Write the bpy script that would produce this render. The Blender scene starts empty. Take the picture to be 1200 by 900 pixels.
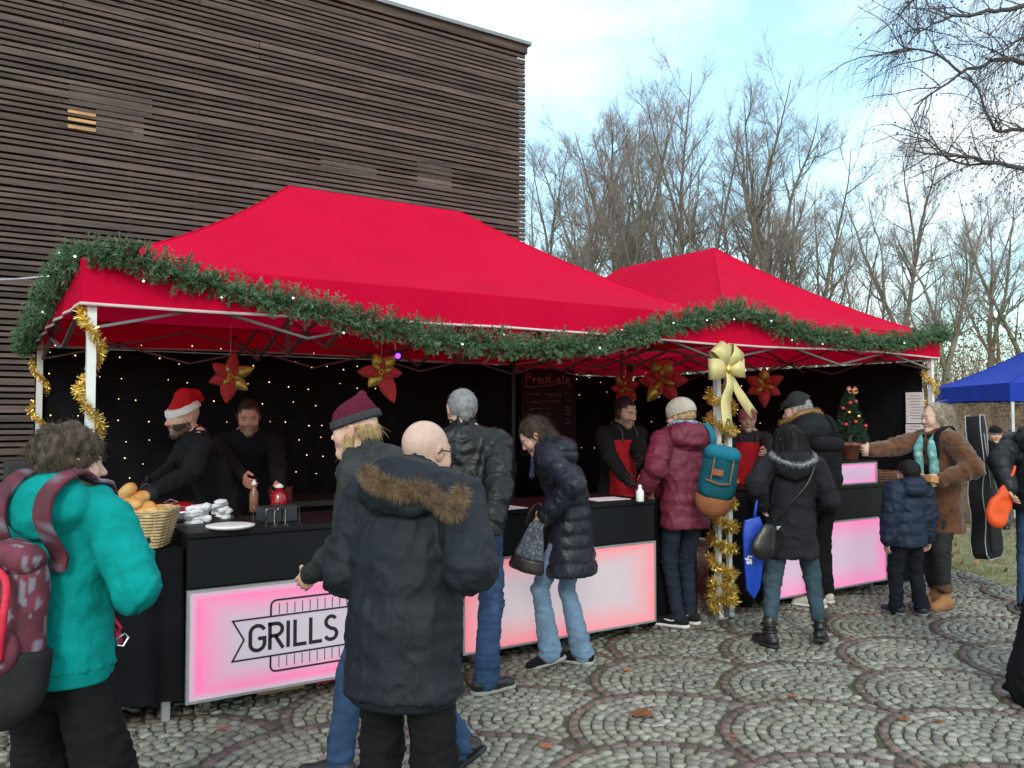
import bpy, bmesh, math, random
import numpy as np
from mathutils import Vector, Matrix

# ------------------------------------------------------------------ camera, sky, sun, exposure
SC = bpy.context.scene
C = SC.collection
rad = math.radians
CAM = np.array([-0.53, -4.63, 1.576]); PSI = math.atan2(.55, .835); PIT = math.atan(.037)
cd = bpy.data.cameras.new('camera'); cam = bpy.data.objects.new('camera', cd); C.objects.link(cam)
cam.location = CAM; cam.rotation_euler = (math.pi/2+PIT, 0, -PSI)
cd.sensor_width = 36; cd.lens = 30.0; cd.clip_start = .05; cd.clip_end = 2000
SC.camera = cam
SC.view_settings.view_transform = 'Standard'; SC.view_settings.look = 'None'
SC.view_settings.gamma = 1; SC.view_settings.exposure = 0.32; SC.view_settings.use_curve_mapping = False
SC.cycles.use_denoising = True
SC.cycles.max_bounces = 8
SUN_EL, SUN_AZ = rad(30), rad(215)      # azimuth: direction the light comes from, clockwise from +Y
W = bpy.data.worlds.new('World'); SC.world = W; W.use_nodes = True
nt = W.node_tree; N = nt.nodes; L = nt.links
bg = N['Background']
sky = N.new('ShaderNodeTexSky'); sky.sky_type = 'NISHITA'; sky.sun_disc = False
sky.sun_elevation = SUN_EL; sky.sun_rotation = SUN_AZ; sky.air_density = 1.0; sky.dust_density = 1.2; sky.ozone_density = 1.0
tc = N.new('ShaderNodeTexCoord')
sep = N.new('ShaderNodeSeparateXYZ'); L.new(tc.outputs['Generated'], sep.inputs[0])
dv = N.new('ShaderNodeVectorMath'); dv.operation = 'DIVIDE'
add = N.new('ShaderNodeMath'); add.operation = 'ADD'; add.inputs[1].default_value = .28; L.new(sep.outputs[2], add.inputs[0])
mx = N.new('ShaderNodeMath'); mx.operation = 'MAXIMUM'; mx.inputs[1].default_value = .1; L.new(add.outputs[0], mx.inputs[0])
cmb = N.new('ShaderNodeCombineXYZ')
for i in range(3): L.new(mx.outputs[0], cmb.inputs[i])
L.new(tc.outputs['Generated'], dv.inputs[0]); L.new(cmb.outputs[0], dv.inputs[1])
nz = N.new('ShaderNodeTexNoise'); nz.inputs['Scale'].default_value = 1.15; nz.inputs['Detail'].default_value = 7; nz.inputs['Roughness'].default_value = .55
nz.inputs['Distortion'].default_value = .4
mpp = N.new('ShaderNodeMapping'); mpp.inputs['Location'].default_value = (1.3, .2, 0); L.new(dv.outputs[0], mpp.inputs[0]); L.new(mpp.outputs[0], nz.inputs['Vector'])
rmp = N.new('ShaderNodeValToRGB'); rmp.color_ramp.elements[0].position = .40; rmp.color_ramp.elements[1].position = .60
rmp.color_ramp.elements[0].color = (.18, .18, .18, 1); rmp.color_ramp.elements[1].color = (.97, .97, .97, 1)
L.new(nz.outputs[0], rmp.inputs[0])
mix = N.new('ShaderNodeMix'); mix.data_type = 'RGBA'
tn = N.new('ShaderNodeMix'); tn.data_type = 'RGBA'; tn.blend_type = 'MULTIPLY'; tn.inputs[0].default_value = 1; tn.inputs[7].default_value = (1.75, 2.3, 2.15, 1); L.new(sky.outputs[0], tn.inputs[6])
L.new(rmp.outputs[0], mix.inputs[0]); L.new(tn.outputs[2], mix.inputs[6]); mix.inputs[7].default_value = (9.6, 10.1, 10.3, 1)
L.new(mix.outputs[2], bg.inputs[0]); bg.inputs[1].default_value = .12
sd = bpy.data.lights.new('sun', 'SUN'); sun = bpy.data.objects.new('sun', sd); C.objects.link(sun)
sd.energy = 1.2; sd.angle = rad(14); sd.color = (1, .95, .88)
sdir = Vector((math.sin(SUN_AZ)*math.cos(SUN_EL), math.cos(SUN_AZ)*math.cos(SUN_EL), math.sin(SUN_EL)))
sun.rotation_euler = sdir.to_track_quat('Z', 'Y').to_euler(); sun.location = sdir*30

# ------------------------------------------------------------------ measuring helpers (survey of the photograph)
_f = np.array([math.sin(PSI)*math.cos(PIT), math.cos(PSI)*math.cos(PIT), math.sin(PIT)])
_r = np.array([math.cos(PSI), -math.sin(PSI), 0]); _u = np.cross(_r, _f)
VIEW = math.atan2(_f[1], _f[0])                         # world angle of the viewing direction
def ray(x, y): return _f*1000 + _r*(x-600) + _u*(450-y)
def gp(x, y, z=0.):  d = ray(x, y); return CAM + d*((z-CAM[2])/d[2])
def vp(x, y, v):     d = ray(x, y); return CAM + d*((v-CAM[1])/d[1])
def dp(x, y, dist):  return CAM + ray(x, y)*(dist/1000)    # at a depth along the view axis

# ------------------------------------------------------------------ object helpers
def tag(o, label=None, cat=None, group=None, kind=None):
    if label: o['label'] = label
    if cat: o['category'] = cat
    if group: o['group'] = group
    if kind: o['kind'] = kind
    return o
def empty(name, loc=(0, 0, 0), rz=0, label=None, cat=None, group=None):
    o = bpy.data.objects.new(name, None); C.objects.link(o); o.location = loc; o.rotation_euler = (0, 0, rz)
    o.empty_display_size = .1
    return tag(o, label, cat, group)
def link(name, me, mat=None, parent=None, smooth=False):
    o = bpy.data.objects.new(name, me); C.objects.link(o)
    if mat is not None and not me.materials:
        for m in (mat if isinstance(mat, (list, tuple)) else [mat]): me.materials.append(m)
    if parent is not None: o.parent = parent
    if smooth: me.shade_smooth()
    return o
def arr_mesh(name, V, F, col=None, mi=None, smooth=False):
    """mesh from numpy vertices (n,3) and faces (m,3) or (m,4)"""
    me = bpy.data.meshes.new(name); V = np.asarray(V, np.float32); F = np.asarray(F, np.int32)
    k = F.shape[1]; n = len(F)
    me.vertices.add(len(V)); me.vertices.foreach_set('co', V.ravel())
    me.loops.add(n*k); me.loops.foreach_set('vertex_index', F.ravel())
    me.polygons.add(n); me.polygons.foreach_set('loop_start', np.arange(0, n*k, k, dtype=np.int32))
    if mi is not None: me.polygons.foreach_set('material_index', np.asarray(mi, np.int32))
    me.update(calc_edges=True)
    if col is not None:
        a = me.color_attributes.new('Col', 'FLOAT_COLOR', 'POINT')
        c4 = np.ones((len(V), 4), np.float32); c4[:, :3] = col; a.data.foreach_set('color', c4.ravel())
    if smooth: me.shade_smooth()
    return me
class MB:
    """collects simple shapes of ONE part"""
    def __init__(s): s.v = []; s.f = []
    def add(s, V, F):
        b = len(s.v); s.v += [tuple(map(float, p)) for p in V]; s.f += [tuple(i+b for i in f) for f in F]; return s
    def box(s, c, d, rz=0, R=None, taper=1.):
        R = R if R is not None else Matrix.Rotation(rz, 3, 'Z'); c = Vector(c); V = []
        for z in (-.5, .5):
            t = taper if z > 0 else 1.
            for x, y in ((-.5, -.5), (.5, -.5), (.5, .5), (-.5, .5)):
                V.append(c + R @ Vector((x*d[0]*t, y*d[1]*t, z*d[2])))
        return s.add(V, [(3, 2, 1, 0), (4, 5, 6, 7), (0, 1, 5, 4), (1, 2, 6, 5), (2, 3, 7, 6), (3, 0, 4, 7)])
    def bar(s, a, b, w, h=None, up=(0, 0, 1)):
        a, b = Vector(a), Vector(b); d = b-a; z = d.normalized(); up = Vector(up)
        if abs(z.dot(up)) > .99: up = Vector((1, 0, 0))
        x = z.cross(up).normalized(); y = x.cross(z)
        R = Matrix((x, y, z)).transposed()
        return s.box((a+b)/2, (w, h or w, d.length), R=R)
    def tube(s, P, r, n=8, cap=True):
        P = [Vector(p) for p in P]; rr = r if isinstance(r, (list, tuple)) else [r]*len(P); V = []; F = []
        t0 = (P[1]-P[0]).normalized(); x = t0.orthogonal().normalized()
        for i, p in enumerate(P):
            t = ((P[min(i+1, len(P)-1)]-P[max(i-1, 0)])).normalized()
            x = (x - t*x.dot(t)).normalized(); y = t.cross(x)
            for k in range(n):
                a = 2*math.pi*k/n; V.append(p + (x*math.cos(a)+y*math.sin(a))*rr[i])
        for i in range(len(P)-1):
            for k in range(n):
                F.append((i*n+k, i*n+(k+1) % n, (i+1)*n+(k+1) % n, (i+1)*n+k))
        if cap: F += [tuple(range(n-1, -1, -1)), tuple(range((len(P)-1)*n, len(P)*n))]
        return s.add(V, F)
    def lathe(s, prof, n=16, c=(0, 0, 0)):
        V = []; F = []
        for (r, z) in prof:
            for k in range(n):
                a = 2*math.pi*k/n; V.append((c[0]+r*math.cos(a), c[1]+r*math.sin(a), c[2]+z))
        m = len(prof)
        for i in range(m-1):
            for k in range(n): F.append((i*n+k, i*n+(k+1) % n, (i+1)*n+(k+1) % n, (i+1)*n+k))
        F += [tuple(range(n-1, -1, -1)), tuple(range((m-1)*n, m*n))]
        return s.add(V, F)
    def ball(s, c, r, n=8, m=6, sc=(1, 1, 1)):
        prof = [(max(.02, math.sin(math.pi*i/m))*r, -math.cos(math.pi*i/m)*r) for i in range(m+1)]
        t = MB().lathe(prof, n); return s.add([(c[0]+p[0]*sc[0], c[1]+p[1]*sc[1], c[2]+p[2]*sc[2]) for p in t.v], t.f)
    def prism(s, pts, h, M=None):
        """polygon in XY extruded along +Z by h, through matrix M"""
        n = len(pts); V = [Vector((x, y, 0)) for x, y in pts] + [Vector((x, y, h)) for x, y in pts]
        if M is not None: V = [M @ p for p in V]
        return s.add(V, [tuple(range(n-1, -1, -1)), tuple(range(n, 2*n))] + [(i, (i+1) % n, n+(i+1) % n, n+i) for i in range(n)])
    def build(s, name, mat=None, parent=None, smooth=False, bevel=0, subd=0, solid=0):
        me = bpy.data.meshes.new(name); me.from_pydata(s.v, [], s.f); me.update()
        bm = bmesh.new(); bm.from_mesh(me); bmesh.ops.recalc_face_normals(bm, faces=bm.faces)
        if bevel: bmesh.ops.bevel(bm, geom=[e for e in bm.edges if len(e.link_faces) == 2 and e.calc_face_angle() > .5], offset=bevel, segments=2, affect='EDGES', profile=.6)
        bm.to_mesh(me); bm.free()
        o = link(name, me, mat, parent, smooth)
        if solid: m = o.modifiers.new('s', 'SOLIDIFY'); m.thickness = solid; m.offset = 0
        if subd: m = o.modifiers.new('d', 'SUBSURF'); m.levels = subd; m.render_levels = subd
        if smooth and bevel: 
            try: me.set_sharp_from_angle(angle=rad(40))
            except Exception: pass
        return o
def copy_tree(o, parent=None):
    c = o.copy(); C.objects.link(c); c.parent = parent
    for ch in list(o.children): copy_tree(ch, c)
    return c
def hashn(i, seed=0):
    i = np.asarray(i, np.int64)
    x = (i*374761393 + seed*668265263) & 0xffffffff; x = ((x ^ (x >> 13))*1274126177) & 0xffffffff
    return ((x ^ (x >> 16)) & 0xffff)/65535.
def vnoise(P, scale=1., seed=0):
    """value noise in 0..1 on points (n,3)"""
    P = np.asarray(P, np.float64)*scale; I = np.floor(P).astype(np.int64); f = P-I; f = f*f*(3-2*f); out = 0
    for dx in (0, 1):
        for dy in (0, 1):
            for dz in (0, 1):
                w = (f[:, 0] if dx else 1-f[:, 0])*(f[:, 1] if dy else 1-f[:, 1])*(f[:, 2] if dz else 1-f[:, 2])
                out = out + w*hashn((I[:, 0]+dx)*73856093 ^ (I[:, 1]+dy)*19349663 ^ (I[:, 2]+dz)*83492791, seed)
    return out
RNG = np.random.default_rng(7); random.seed(7)
def strands(P, D, length, width, seg=3, droop=0., curl=0., taper=.25, seed=1):
    """ribbon strands: roots P, directions D; droop bends them down; returns V, F (quads)"""
    g = np.random.default_rng(seed); n = len(P); P = np.asarray(P, float); D = np.asarray(D, float)
    D = D/np.maximum(np.linalg.norm(D, axis=1, keepdims=True), 1e-9)
    Ln = np.broadcast_to(np.asarray(length, float), (n,)); Wd = np.broadcast_to(np.asarray(width, float), (n,)); dr = np.broadcast_to(np.asarray(droop, float), (n,))
    side = np.cross(D, g.normal(size=(n, 3))); side /= np.maximum(np.linalg.norm(side, axis=1, keepdims=True), 1e-9)
    cdir = g.normal(size=(n, 3))*curl; V = np.zeros((n, seg+1, 2, 3)); p = P.copy(); d = D.copy()
    for i in range(seg+1):
        t = i/seg; w = Wd*(1-(1-taper)*t)
        V[:, i, 0] = p - side*w[:, None]*.5; V[:, i, 1] = p + side*w[:, None]*.5
        d = d + cdir/seg; d[:, 2] -= dr/seg; d /= np.maximum(np.linalg.norm(d, axis=1, keepdims=True), 1e-9)
        p = p + d*(Ln/seg)[:, None]
    base = (np.arange(n)*(seg+1)*2)[:, None]; i = np.arange(seg)[None]*2
    F = np.stack([base+i, base+i+1, base+i+3, base+i+2], -1).reshape(-1, 4)
    return V.reshape(-1, 3), F

# ------------------------------------------------------------------ materials
MATS = {}
def M(name, col=(.5, .5, .5), rough=.75, var=.12, vs=6., bump=.15, bs=120., metal=0., sheen=0., transl=0., coat=0., emit=None, es=0., attr=False, rnd=0., spec=.5, dark=None, coord='Object', wave=None, fold=0, fs=9.):
    if name in MATS: return MATS[name]
    m = bpy.data.materials.new(name); m.use_nodes = True; t = m.node_tree; n = t.nodes; l = t.links
    b = n['Principled BSDF']; MATS[name] = m
    b.inputs['Roughness'].default_value = rough; b.inputs['Metallic'].default_value = metal
    b.inputs['Specular IOR Level'].default_value = spec
    if sheen: b.inputs['Sheen Weight'].default_value = sheen; b.inputs['Sheen Roughness'].default_value = .5
    if coat: b.inputs['Coat Weight'].default_value = coat
    co = n.new('ShaderNodeTexCoord').outputs[coord]
    if attr:
        a = n.new('ShaderNodeAttribute'); a.attribute_name = 'Col'; src = a.outputs['Color']
    else:
        rgb = n.new('ShaderNodeRGB'); rgb.outputs[0].default_value = (*col, 1); src = rgb.outputs[0]
    tx = n.new('ShaderNodeTexNoise'); tx.inputs['Scale'].default_value = vs; tx.inputs['Detail'].default_value = 5; tx.inputs['Roughness'].default_value = .6; l.new(co, tx.inputs['Vector'])
    mr = n.new('ShaderNodeMapRange'); mr.inputs[1].default_value = .25; mr.inputs[2].default_value = .75; mr.inputs[3].default_value = 1-var*1.6; mr.inputs[4].default_value = 1+var
    l.new(tx.outputs[0], mr.inputs[0]); val = mr.outputs[0]
    if rnd:
        oi = n.new('ShaderNodeObjectInfo'); mr2 = n.new('ShaderNodeMapRange'); mr2.inputs[3].default_value = 1-rnd; mr2.inputs[4].default_value = 1+rnd
        l.new(oi.outputs['Random'], mr2.inputs[0]); mm = n.new('ShaderNodeMath'); mm.operation = 'MULTIPLY'; l.new(val, mm.inputs[0]); l.new(mr2.outputs[0], mm.inputs[1]); val = mm.outputs[0]
    vm = n.new('ShaderNodeVectorMath'); vm.operation = 'SCALE'; l.new(src, vm.inputs[0]); l.new(val, vm.inputs['Scale'])
    out = vm.outputs[0]
    if dark:                       # patches of a second colour: (colour, noise scale, threshold)
        tn = n.new('ShaderNodeTexNoise'); tn.inputs['Scale'].default_value = dark[1]; tn.inputs['Detail'].default_value = 4; l.new(co, tn.inputs['Vector'])
        r2 = n.new('ShaderNodeMapRange'); r2.inputs[1].default_value = dark[2]; r2.inputs[2].default_value = dark[2]+.12; l.new(tn.outputs[0], r2.inputs[0])
        mxx = n.new('ShaderNodeMix'); mxx.data_type = 'RGBA'; l.new(r2.outputs[0], mxx.inputs[0]); l.new(out, mxx.inputs[6]); mxx.inputs[7].default_value = (*dark[0], 1); out = mxx.outputs[2]
    l.new(out, b.inputs['Base Color'])
    if bump:
        if wave:
            bt = n.new('ShaderNodeTexWave'); bt.inputs['Scale'].default_value = bs; bt.bands_direction = wave; bt.inputs['Distortion'].default_value = 1.5; h = bt.outputs['Color']
        else:
            bt = n.new('ShaderNodeTexNoise'); bt.inputs['Scale'].default_value = bs; bt.inputs['Detail'].default_value = 3; h = bt.outputs[0]
        l.new(co, bt.inputs['Vector'])
        bp = n.new('ShaderNodeBump'); bp.inputs['Strength'].default_value = bump; bp.inputs['Distance'].default_value = .01; l.new(h, bp.inputs['Height']); l.new(bp.outputs[0], b.inputs['Normal'])
    if fold:
        ft = n.new('ShaderNodeTexNoise'); ft.inputs['Scale'].default_value = fs; ft.inputs['Detail'].default_value = 3; ft.inputs['Distortion'].default_value = 1.6; l.new(co, ft.inputs['Vector'])
        fa = n.new('ShaderNodeMath'); fa.operation = 'SUBTRACT'; fa.inputs[1].default_value = .5; l.new(ft.outputs[0], fa.inputs[0]); fb = n.new('ShaderNodeMath'); fb.operation = 'ABSOLUTE'; l.new(fa.outputs[0], fb.inputs[0]); fc_ = n.new('ShaderNodeMath'); fc_.operation = 'POWER'; fc_.inputs[1].default_value = .6; l.new(fb.outputs[0], fc_.inputs[0])
        b2 = n.new('ShaderNodeBump'); b2.inputs['Strength'].default_value = fold; b2.inputs['Distance'].default_value = .03; l.new(fc_.outputs[0], b2.inputs['Height'])
        if bump: l.new(bp.outputs[0], b2.inputs['Normal'])
        l.new(b2.outputs[0], b.inputs['Normal'])
    if emit: b.inputs['Emission Color'].default_value = (*emit, 1); b.inputs['Emission Strength'].default_value = es
    if transl:
        tr = n.new('ShaderNodeBsdfTranslucent'); l.new(out, tr.inputs[0]); ms = n.new('ShaderNodeMixShader'); ms.inputs[0].default_value = transl
        l.new(b.outputs[0], ms.inputs[1]); l.new(tr.outputs[0], ms.inputs[2]); l.new(ms.outputs[0], n['Material Output'].inputs[0])
    return m
BLACKCLOTH = M('black_cloth', (.007, .007, .009), .9, .2, 5, .3, 60, spec=.1)
BLACKBOARD = M('black_laminate', (.006, .007, .009), .5, .15, 3, .05, 30, spec=.25)
ALU = M('grey_metal', (.55, .56, .58), .38, .12, 12, .05, 60, metal=.7)
WHITEMETAL = M('white_metal', (.72, .72, .72), .4, .06, 8, .04, 40, metal=.15)
WHITE = M('white_plastic', (.78, .78, .77), .4, .04, 8, .03, 40)
PAPER = M('paper', (.75, .72, .74), .8, .03, 4, .05, 30)
CHROME = M('chrome', (.8, .8, .82), .15, .05, 10, 0, metal=1)
BLACKPL = M('black_plastic', (.015, .015, .017), .45, .1, 10, .06, 80)
RED_CANOPY = M('red_canopy', (.72, .004, .048), .8, .06, 2, .10, 40, transl=.30, spec=.06, fold=.10, fs=1.7)
GOLD = M('gold_foil', (.80, .56, .13), .28, .15, 30, .1, 60, metal=.85)
def g_light(name, col, s): return M(name, col, .5, 0, 1, 0, emit=col, es=s)
# ------------------------------------------------------------------ ground: plaza of scale-laid setts, lawn, wood floor
def terrain(x, y):
    # distance beyond the plaza towards the wood (to the right of and behind the stalls)
    q = (x-_CX)*_f[0] + (y-_CY)*_f[1]
    return q
_CX, _CY = CAM[0], CAM[1]
SETTBED = M('sett_bed', (.085, .082, .052), .95, .35, 9, .5, 60, dark=((.05, .075, .018), 5., .55), coord='Object')
LAWN = M('lawn', (.25, .235, .12), .95, .35, 4, .8, 40, dark=((.16, .10, .05), 7., .58))
LITTER = M('leaf_litter', (.17, .105, .055), .95, .45, 3, .9, 25, dark=((.09, .07, .04), 2.2, .55))
# lawn and wood floor as one sheet that rises into a bank far back and runs to the horizon
def gheight(X, Y):
    q = (X-CAM[0])*_f[0] + (Y-CAM[1])*_f[1]; p = (X-CAM[0])*_r[0] + (Y-CAM[1])*_r[1]
    t = np.clip((q-15)/22, 0, 1); t = t*t*(3-2*t)
    return t*2.4 + .02*np.sin(X*1.3)*np.cos(Y*1.1)*np.clip((q-9)/5, 0, 1) - .03
g1 = np.concatenate([np.linspace(-900, -60, 8), np.linspace(-50, 80, 88), np.linspace(90, 900, 8)])
GX, GY = np.meshgrid(g1, g1, indexing='ij'); n1 = len(g1)
GV = np.stack([GX, GY, gheight(GX, GY)], -1).reshape(-1, 3)
ii = np.arange(n1*n1).reshape(n1, n1)
GF = np.stack([ii[:-1, :-1], ii[1:, :-1], ii[1:, 1:], ii[:-1, 1:]], -1).reshape(-1, 4)
fc = GV[GF].mean(1); qd = (fc[:, 0]-CAM[0])*_f[0] + (fc[:, 1]-CAM[1])*_f[1]
o = link('lawn', arr_mesh('lawn', GV, GF, mi=(qd > 12.5).astype(int)), [LAWN, LITTER], smooth=True)
tag(o, 'green and brown lawn strewn with leaves rising into the wood', 'lawn', kind='structure')
# plaza: polygon; its far edge runs away from the camera on the right
EDGE = 4.58        # metres right of the camera where the setts end
def in_plaza(x, y):
    p = (x-CAM[0])*_r[0] + (y-CAM[1])*_r[1]; q = (x-CAM[0])*_f[0] + (y-CAM[1])*_f[1]
    e = EDGE + 0*q
    return (p < e) & (p > -9) & (q > -6) & (q < 15)
def cw(p, q): return (CAM[0]+_r[0]*p+math.sin(PSI)*q, CAM[1]+_r[1]*p+math.cos(PSI)*q)
pl = [cw(-9, -6), cw(EDGE, -6), cw(EDGE, 8.6), cw(EDGE, 15), cw(-9, 15)]
mb = MB(); mb.add([(x, y, .0) for x, y in pl]+[(x, y, -.25) for x, y in pl], [(0, 1, 2, 3, 4)]+[(i, (i+1) % 5, 5+(i+1) % 5, 5+i) for i in range(5)])
plaza = mb.build('plaza_pavement', SETTBED); tag(plaza, 'plaza paved with grey setts in fish-scale arcs edged by red-brown setts', 'pavement', kind='structure')
GRAN = M('granite_sett', (.245, .25, .225), .62, .28, 26, .7, 75, rnd=.28, coord='Object', dark=((.10, .11, .075), 11., .58), spec=.5)
BRN = M('brown_sett', (.115, .074, .064), .62, .25, 26, .6, 75, rnd=.25)
GRANV = M('granite_setts', (.36, .37, .34), .6, .28, 26, .7, 75, attr=True, dark=((.12, .12, .085), 13., .62))
R0 = .555; TOP = .011
def sett(poly, c, h, g):
    """one sett: base outline poly (k,2) round c, domed top"""
    k = len(poly); b = c + (poly-c)*1.0; t = c + (poly-c)*.86
    tilt = g.normal(size=2)*.06
    zt = h + ((t-c)@tilt)
    V = np.zeros((2*k+1, 3)); V[:k, :2] = b; V[:k, 2] = -.02; V[k:2*k, :2] = t; V[k:2*k, 2] = zt; V[2*k, :2] = c; V[2*k, 2] = h+.003
    mid = c+(poly-c)*.965
    V = np.vstack([V, np.c_[mid, np.full(k, h*.45)]])
    F = []
    for i in range(k):
        j = (i+1) % k
        F += [(i, j, 2*k+1+j), (i, 2*k+1+j, 2*k+1+i), (2*k+1+i, 2*k+1+j, k+j), (2*k+1+i, k+j, k+i), (k+i, k+j, 2*k)]
    return V, np.array(F)
g = np.random.default_rng(3); setts = []
for iv in range(-9, 20):
    for iu in range(-12, 30):
        if (iu+iv) % 2: continue
        cx, cy = .34+iu*R0, -.42+iv*R0*.93
        if not (in_plaza(cx, cy) or in_plaza(cx-.6, cy) or in_plaza(cx, cy-.6) or in_plaza(cx-.45, cy+.45)): continue
        n1_, n2_ = np.array([cx-R0, cy-R0*.93]), np.array([cx+R0, cy-R0*.93]); cc = np.array([cx, cy])
        rings = [(R0-.060, R0-.004, 1)] + [(R0-.062-.0605*k-.0605, R0-.062-.0605*k, 0) for k in range(8)]
        for ri, (r0, r1, br) in enumerate(rings):
            r0 = max(r0, .004); rm = (r0+r1)/2; ns = max(3, round(2*math.pi*rm/(.066 if not br else .085)))
            off = g.random()*6.28
            for k in range(ns):
                j = g.normal(size=4)*.03*(1 if not br else .35)
                a0 = off+2*math.pi*(k+j[0])/ns + .008/max(rm, .05)/2; a1 = off+2*math.pi*(k+1+j[1])/ns - .008/max(rm, .05)/2; am = (a0+a1)/2
                c = cc+rm*np.array([math.cos(am), math.sin(am)])
                if np.linalg.norm(c-n1_) < R0+.012 or np.linalg.norm(c-n2_) < R0+.012: continue
                if c[1] < cy-R0*.93 or not in_plaza(c[0], c[1]): continue
                ra, rb = r0+.003+abs(g.normal())*.003, r1-.003-abs(g.normal())*.003
                pts = np.array([[ra*math.cos(a0), ra*math.sin(a0)], [rb*math.cos(a0), rb*math.sin(a0)], [(rb+.002)*math.cos(am), (rb+.002)*math.sin(am)], [rb*math.cos(a1), rb*math.sin(a1)], [ra*math.cos(a1), ra*math.sin(a1)]])
                pts = cc+pts+g.normal(size=(5, 2))*(.0038 if not br else .002)
                # pull outline out of the neighbouring scales
                for nn in (n1_, n2_):
                    d = np.linalg.norm(pts-nn, axis=1); bad = d < R0+.002
                    if bad.any(): pts[bad] = nn+(pts[bad]-nn)*((R0+.004)/d[bad])[:, None]
                c = pts.mean(0)
                setts.append((np.hypot(*(c-CAM[:2])), pts, c, br, TOP+g.normal()*.0016+.003*math.sin(c[0]*1.7)*math.sin(c[1]*1.3)))
def pix(p):
    d = np.array(p)-CAM; z = d@_f
    return (600+1000*(d@_r)/z, 450-1000*(d@_u)/z) if z > .1 else (-999, -999)
vis = []
for i, s in enumerate(setts):
    x, y = pix((s[2][0], s[2][1], 0))
    if 150 < x < 1195 and 700 < y < 899 and s[2][1] < -.05: vis.append((s[0], i))
vis.sort(); near = {i for _, i in vis[:300]}
Vs, Fs, Cs, nb = [], [], [], 0
CC = np.array([s[2] for s in setts]); DIRT = .72+.5*vnoise(np.c_[CC, CC[:, 0]*0], .9, 3)*.6+.4*.5*vnoise(np.c_[CC, CC[:, 0]*0], 2.7, 4); MOSS = np.clip((vnoise(np.c_[CC, CC[:, 0]*0], .7, 8)-.45)*2.2, 0, 1)
_si = [0]
def scol(c, br):
    i = _si[0]; k = (1+g.uniform(-.30, .30))*DIRT[i]; b = np.array([.160, .112, .098]) if br else np.array([.262, .255, .212])*(1+.02*g.normal(size=3))
    return (b*(1-.25*MOSS[i])+np.array([.06, .075, .02])*.25*MOSS[i])*k
for i, (dd, pts, c, br, h) in enumerate(setts):
    V, F = sett(pts, c, h, g); _si[0] = i
    if i in near:
        V = V-np.array([c[0], c[1], 0]); ob = link('brown_sett' if br else 'granite_sett', arr_mesh('sett', V, F, col=np.tile(scol(c, br), (len(V), 1))), GRANV, plaza); ob.location = (c[0], c[1], 0)
    else:
        Vs.append(V); Fs.append(F+nb); nb += len(V)
        Cs.append(np.tile(scol(c, br), (len(V), 1)))
o = link('paving_setts', arr_mesh('paving_setts', np.vstack(Vs), np.vstack(Fs), col=np.vstack(Cs)), GRANV, plaza); o['kind'] = 'stuff'
# moss and grass tufts in the joints
q = g.random((13000, 2)); P = np.array([cw(-3+7.6*a, 1.5+8*b) for a, b in q]); keep = vnoise(np.c_[P, P[:, 0]*0], 1.1, 5) > .52; P = P[keep]
rep = np.repeat(P, 5, 0)+g.normal(size=(len(P)*5, 2))*.008
V, F = strands(np.c_[rep, np.full(len(rep), -.002)], np.c_[g.normal(size=(len(rep), 2))*.7, np.ones(len(rep))], g.uniform(.016, .032, len(rep)), .004, seg=2, droop=.5, seed=4)
o = link('joint_moss', arr_mesh('joint_moss', V, F), M('moss', (.085, .11, .03), .9, .3, 30, 0), plaza); o['kind'] = 'stuff'
# lawn blades and dead leaves
q = g.random((26000, 2)); pp = EDGE+.05+q[:, 0]**1.4*7; qq = 7+q[:, 1]*9
P = np.array([cw(a, b) for a, b in zip(pp, qq)]); P = P[~in_plaza(P[:, 0], P[:, 1])]
V, F = strands(np.c_[P, gheight(P[:, 0], P[:, 1])], np.c_[g.normal(size=(len(P), 2))*.6, np.ones(len(P))], g.uniform(.03, .08, len(P)), .006, seg=2, droop=.6, seed=5)
o = link('lawn_grass', arr_mesh('lawn_grass', V, F), M('grass', (.21, .23, .085), .9, .4, 3, 0, dark=((.20, .15, .07), 4., .5))); tag(o, 'short grass blades at the edge of the plaza', 'grass', kind='stuff')
def leaf_poly(s, g):
    lob = [(0, 0), (.25, .12), (.5, .1), (.42, .3), (.62, .5), (.38, .52), (.3, .8), (.14, .7), (0, 1.0), (-.14, .7), (-.3, .8), (-.38, .52), (-.62, .5), (-.42, .3), (-.5, .1), (-.25, .12)]
    return [((x+g.normal()*.03)*s, (y-.45)*s, (.10*x*x+.06*y+.04*g.random())*s) for x, y in lob]
LEAFM = M('dead_leaf', (.36, .13, .045), .8, .3, 30, .3, 60, rnd=.35, transl=.15)
def ground_leaf(x, y, s, label, zz=.022):
    mb = MB(); P = leaf_poly(s, g); a = g.random()*6.28; R = Matrix.Rotation(a, 3, 'Z')
    V = [R @ Vector(p) for p in P]; c = sum(V, Vector())/len(V)
    mb.add([c]+V, [(0, i+1, (i+1) % len(V)+1) for i in range(len(V))])
    o = mb.build('fallen_leaf', LEAFM, smooth=False, solid=.002); o.location = (x, y, zz); return tag(o, label, 'leaf', 'fallen leaves on the setts' if s < .1 else None)
p = gp(752, 842); ground_leaf(p[0], p[1], .135, 'large orange maple leaf lying alone on the setts')
for x, y in ((1018, 722), (1048, 737), (1060, 848), (735, 790), (823, 738), (1100, 850), (1005, 760), (930, 820), (640, 880), (860, 868), (1150, 760), (262, 860)):
    p = gp(x, y); ground_leaf(p[0], p[1], g.uniform(.035, .06), 'small brown leaf fragment lying on the setts')
q = g.random((1500, 2)); P = np.array([cw(EDGE+.1+a*9, 7+b*16) for a, b in q]); P = P[~in_plaza(P[:, 0], P[:, 1])]
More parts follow.
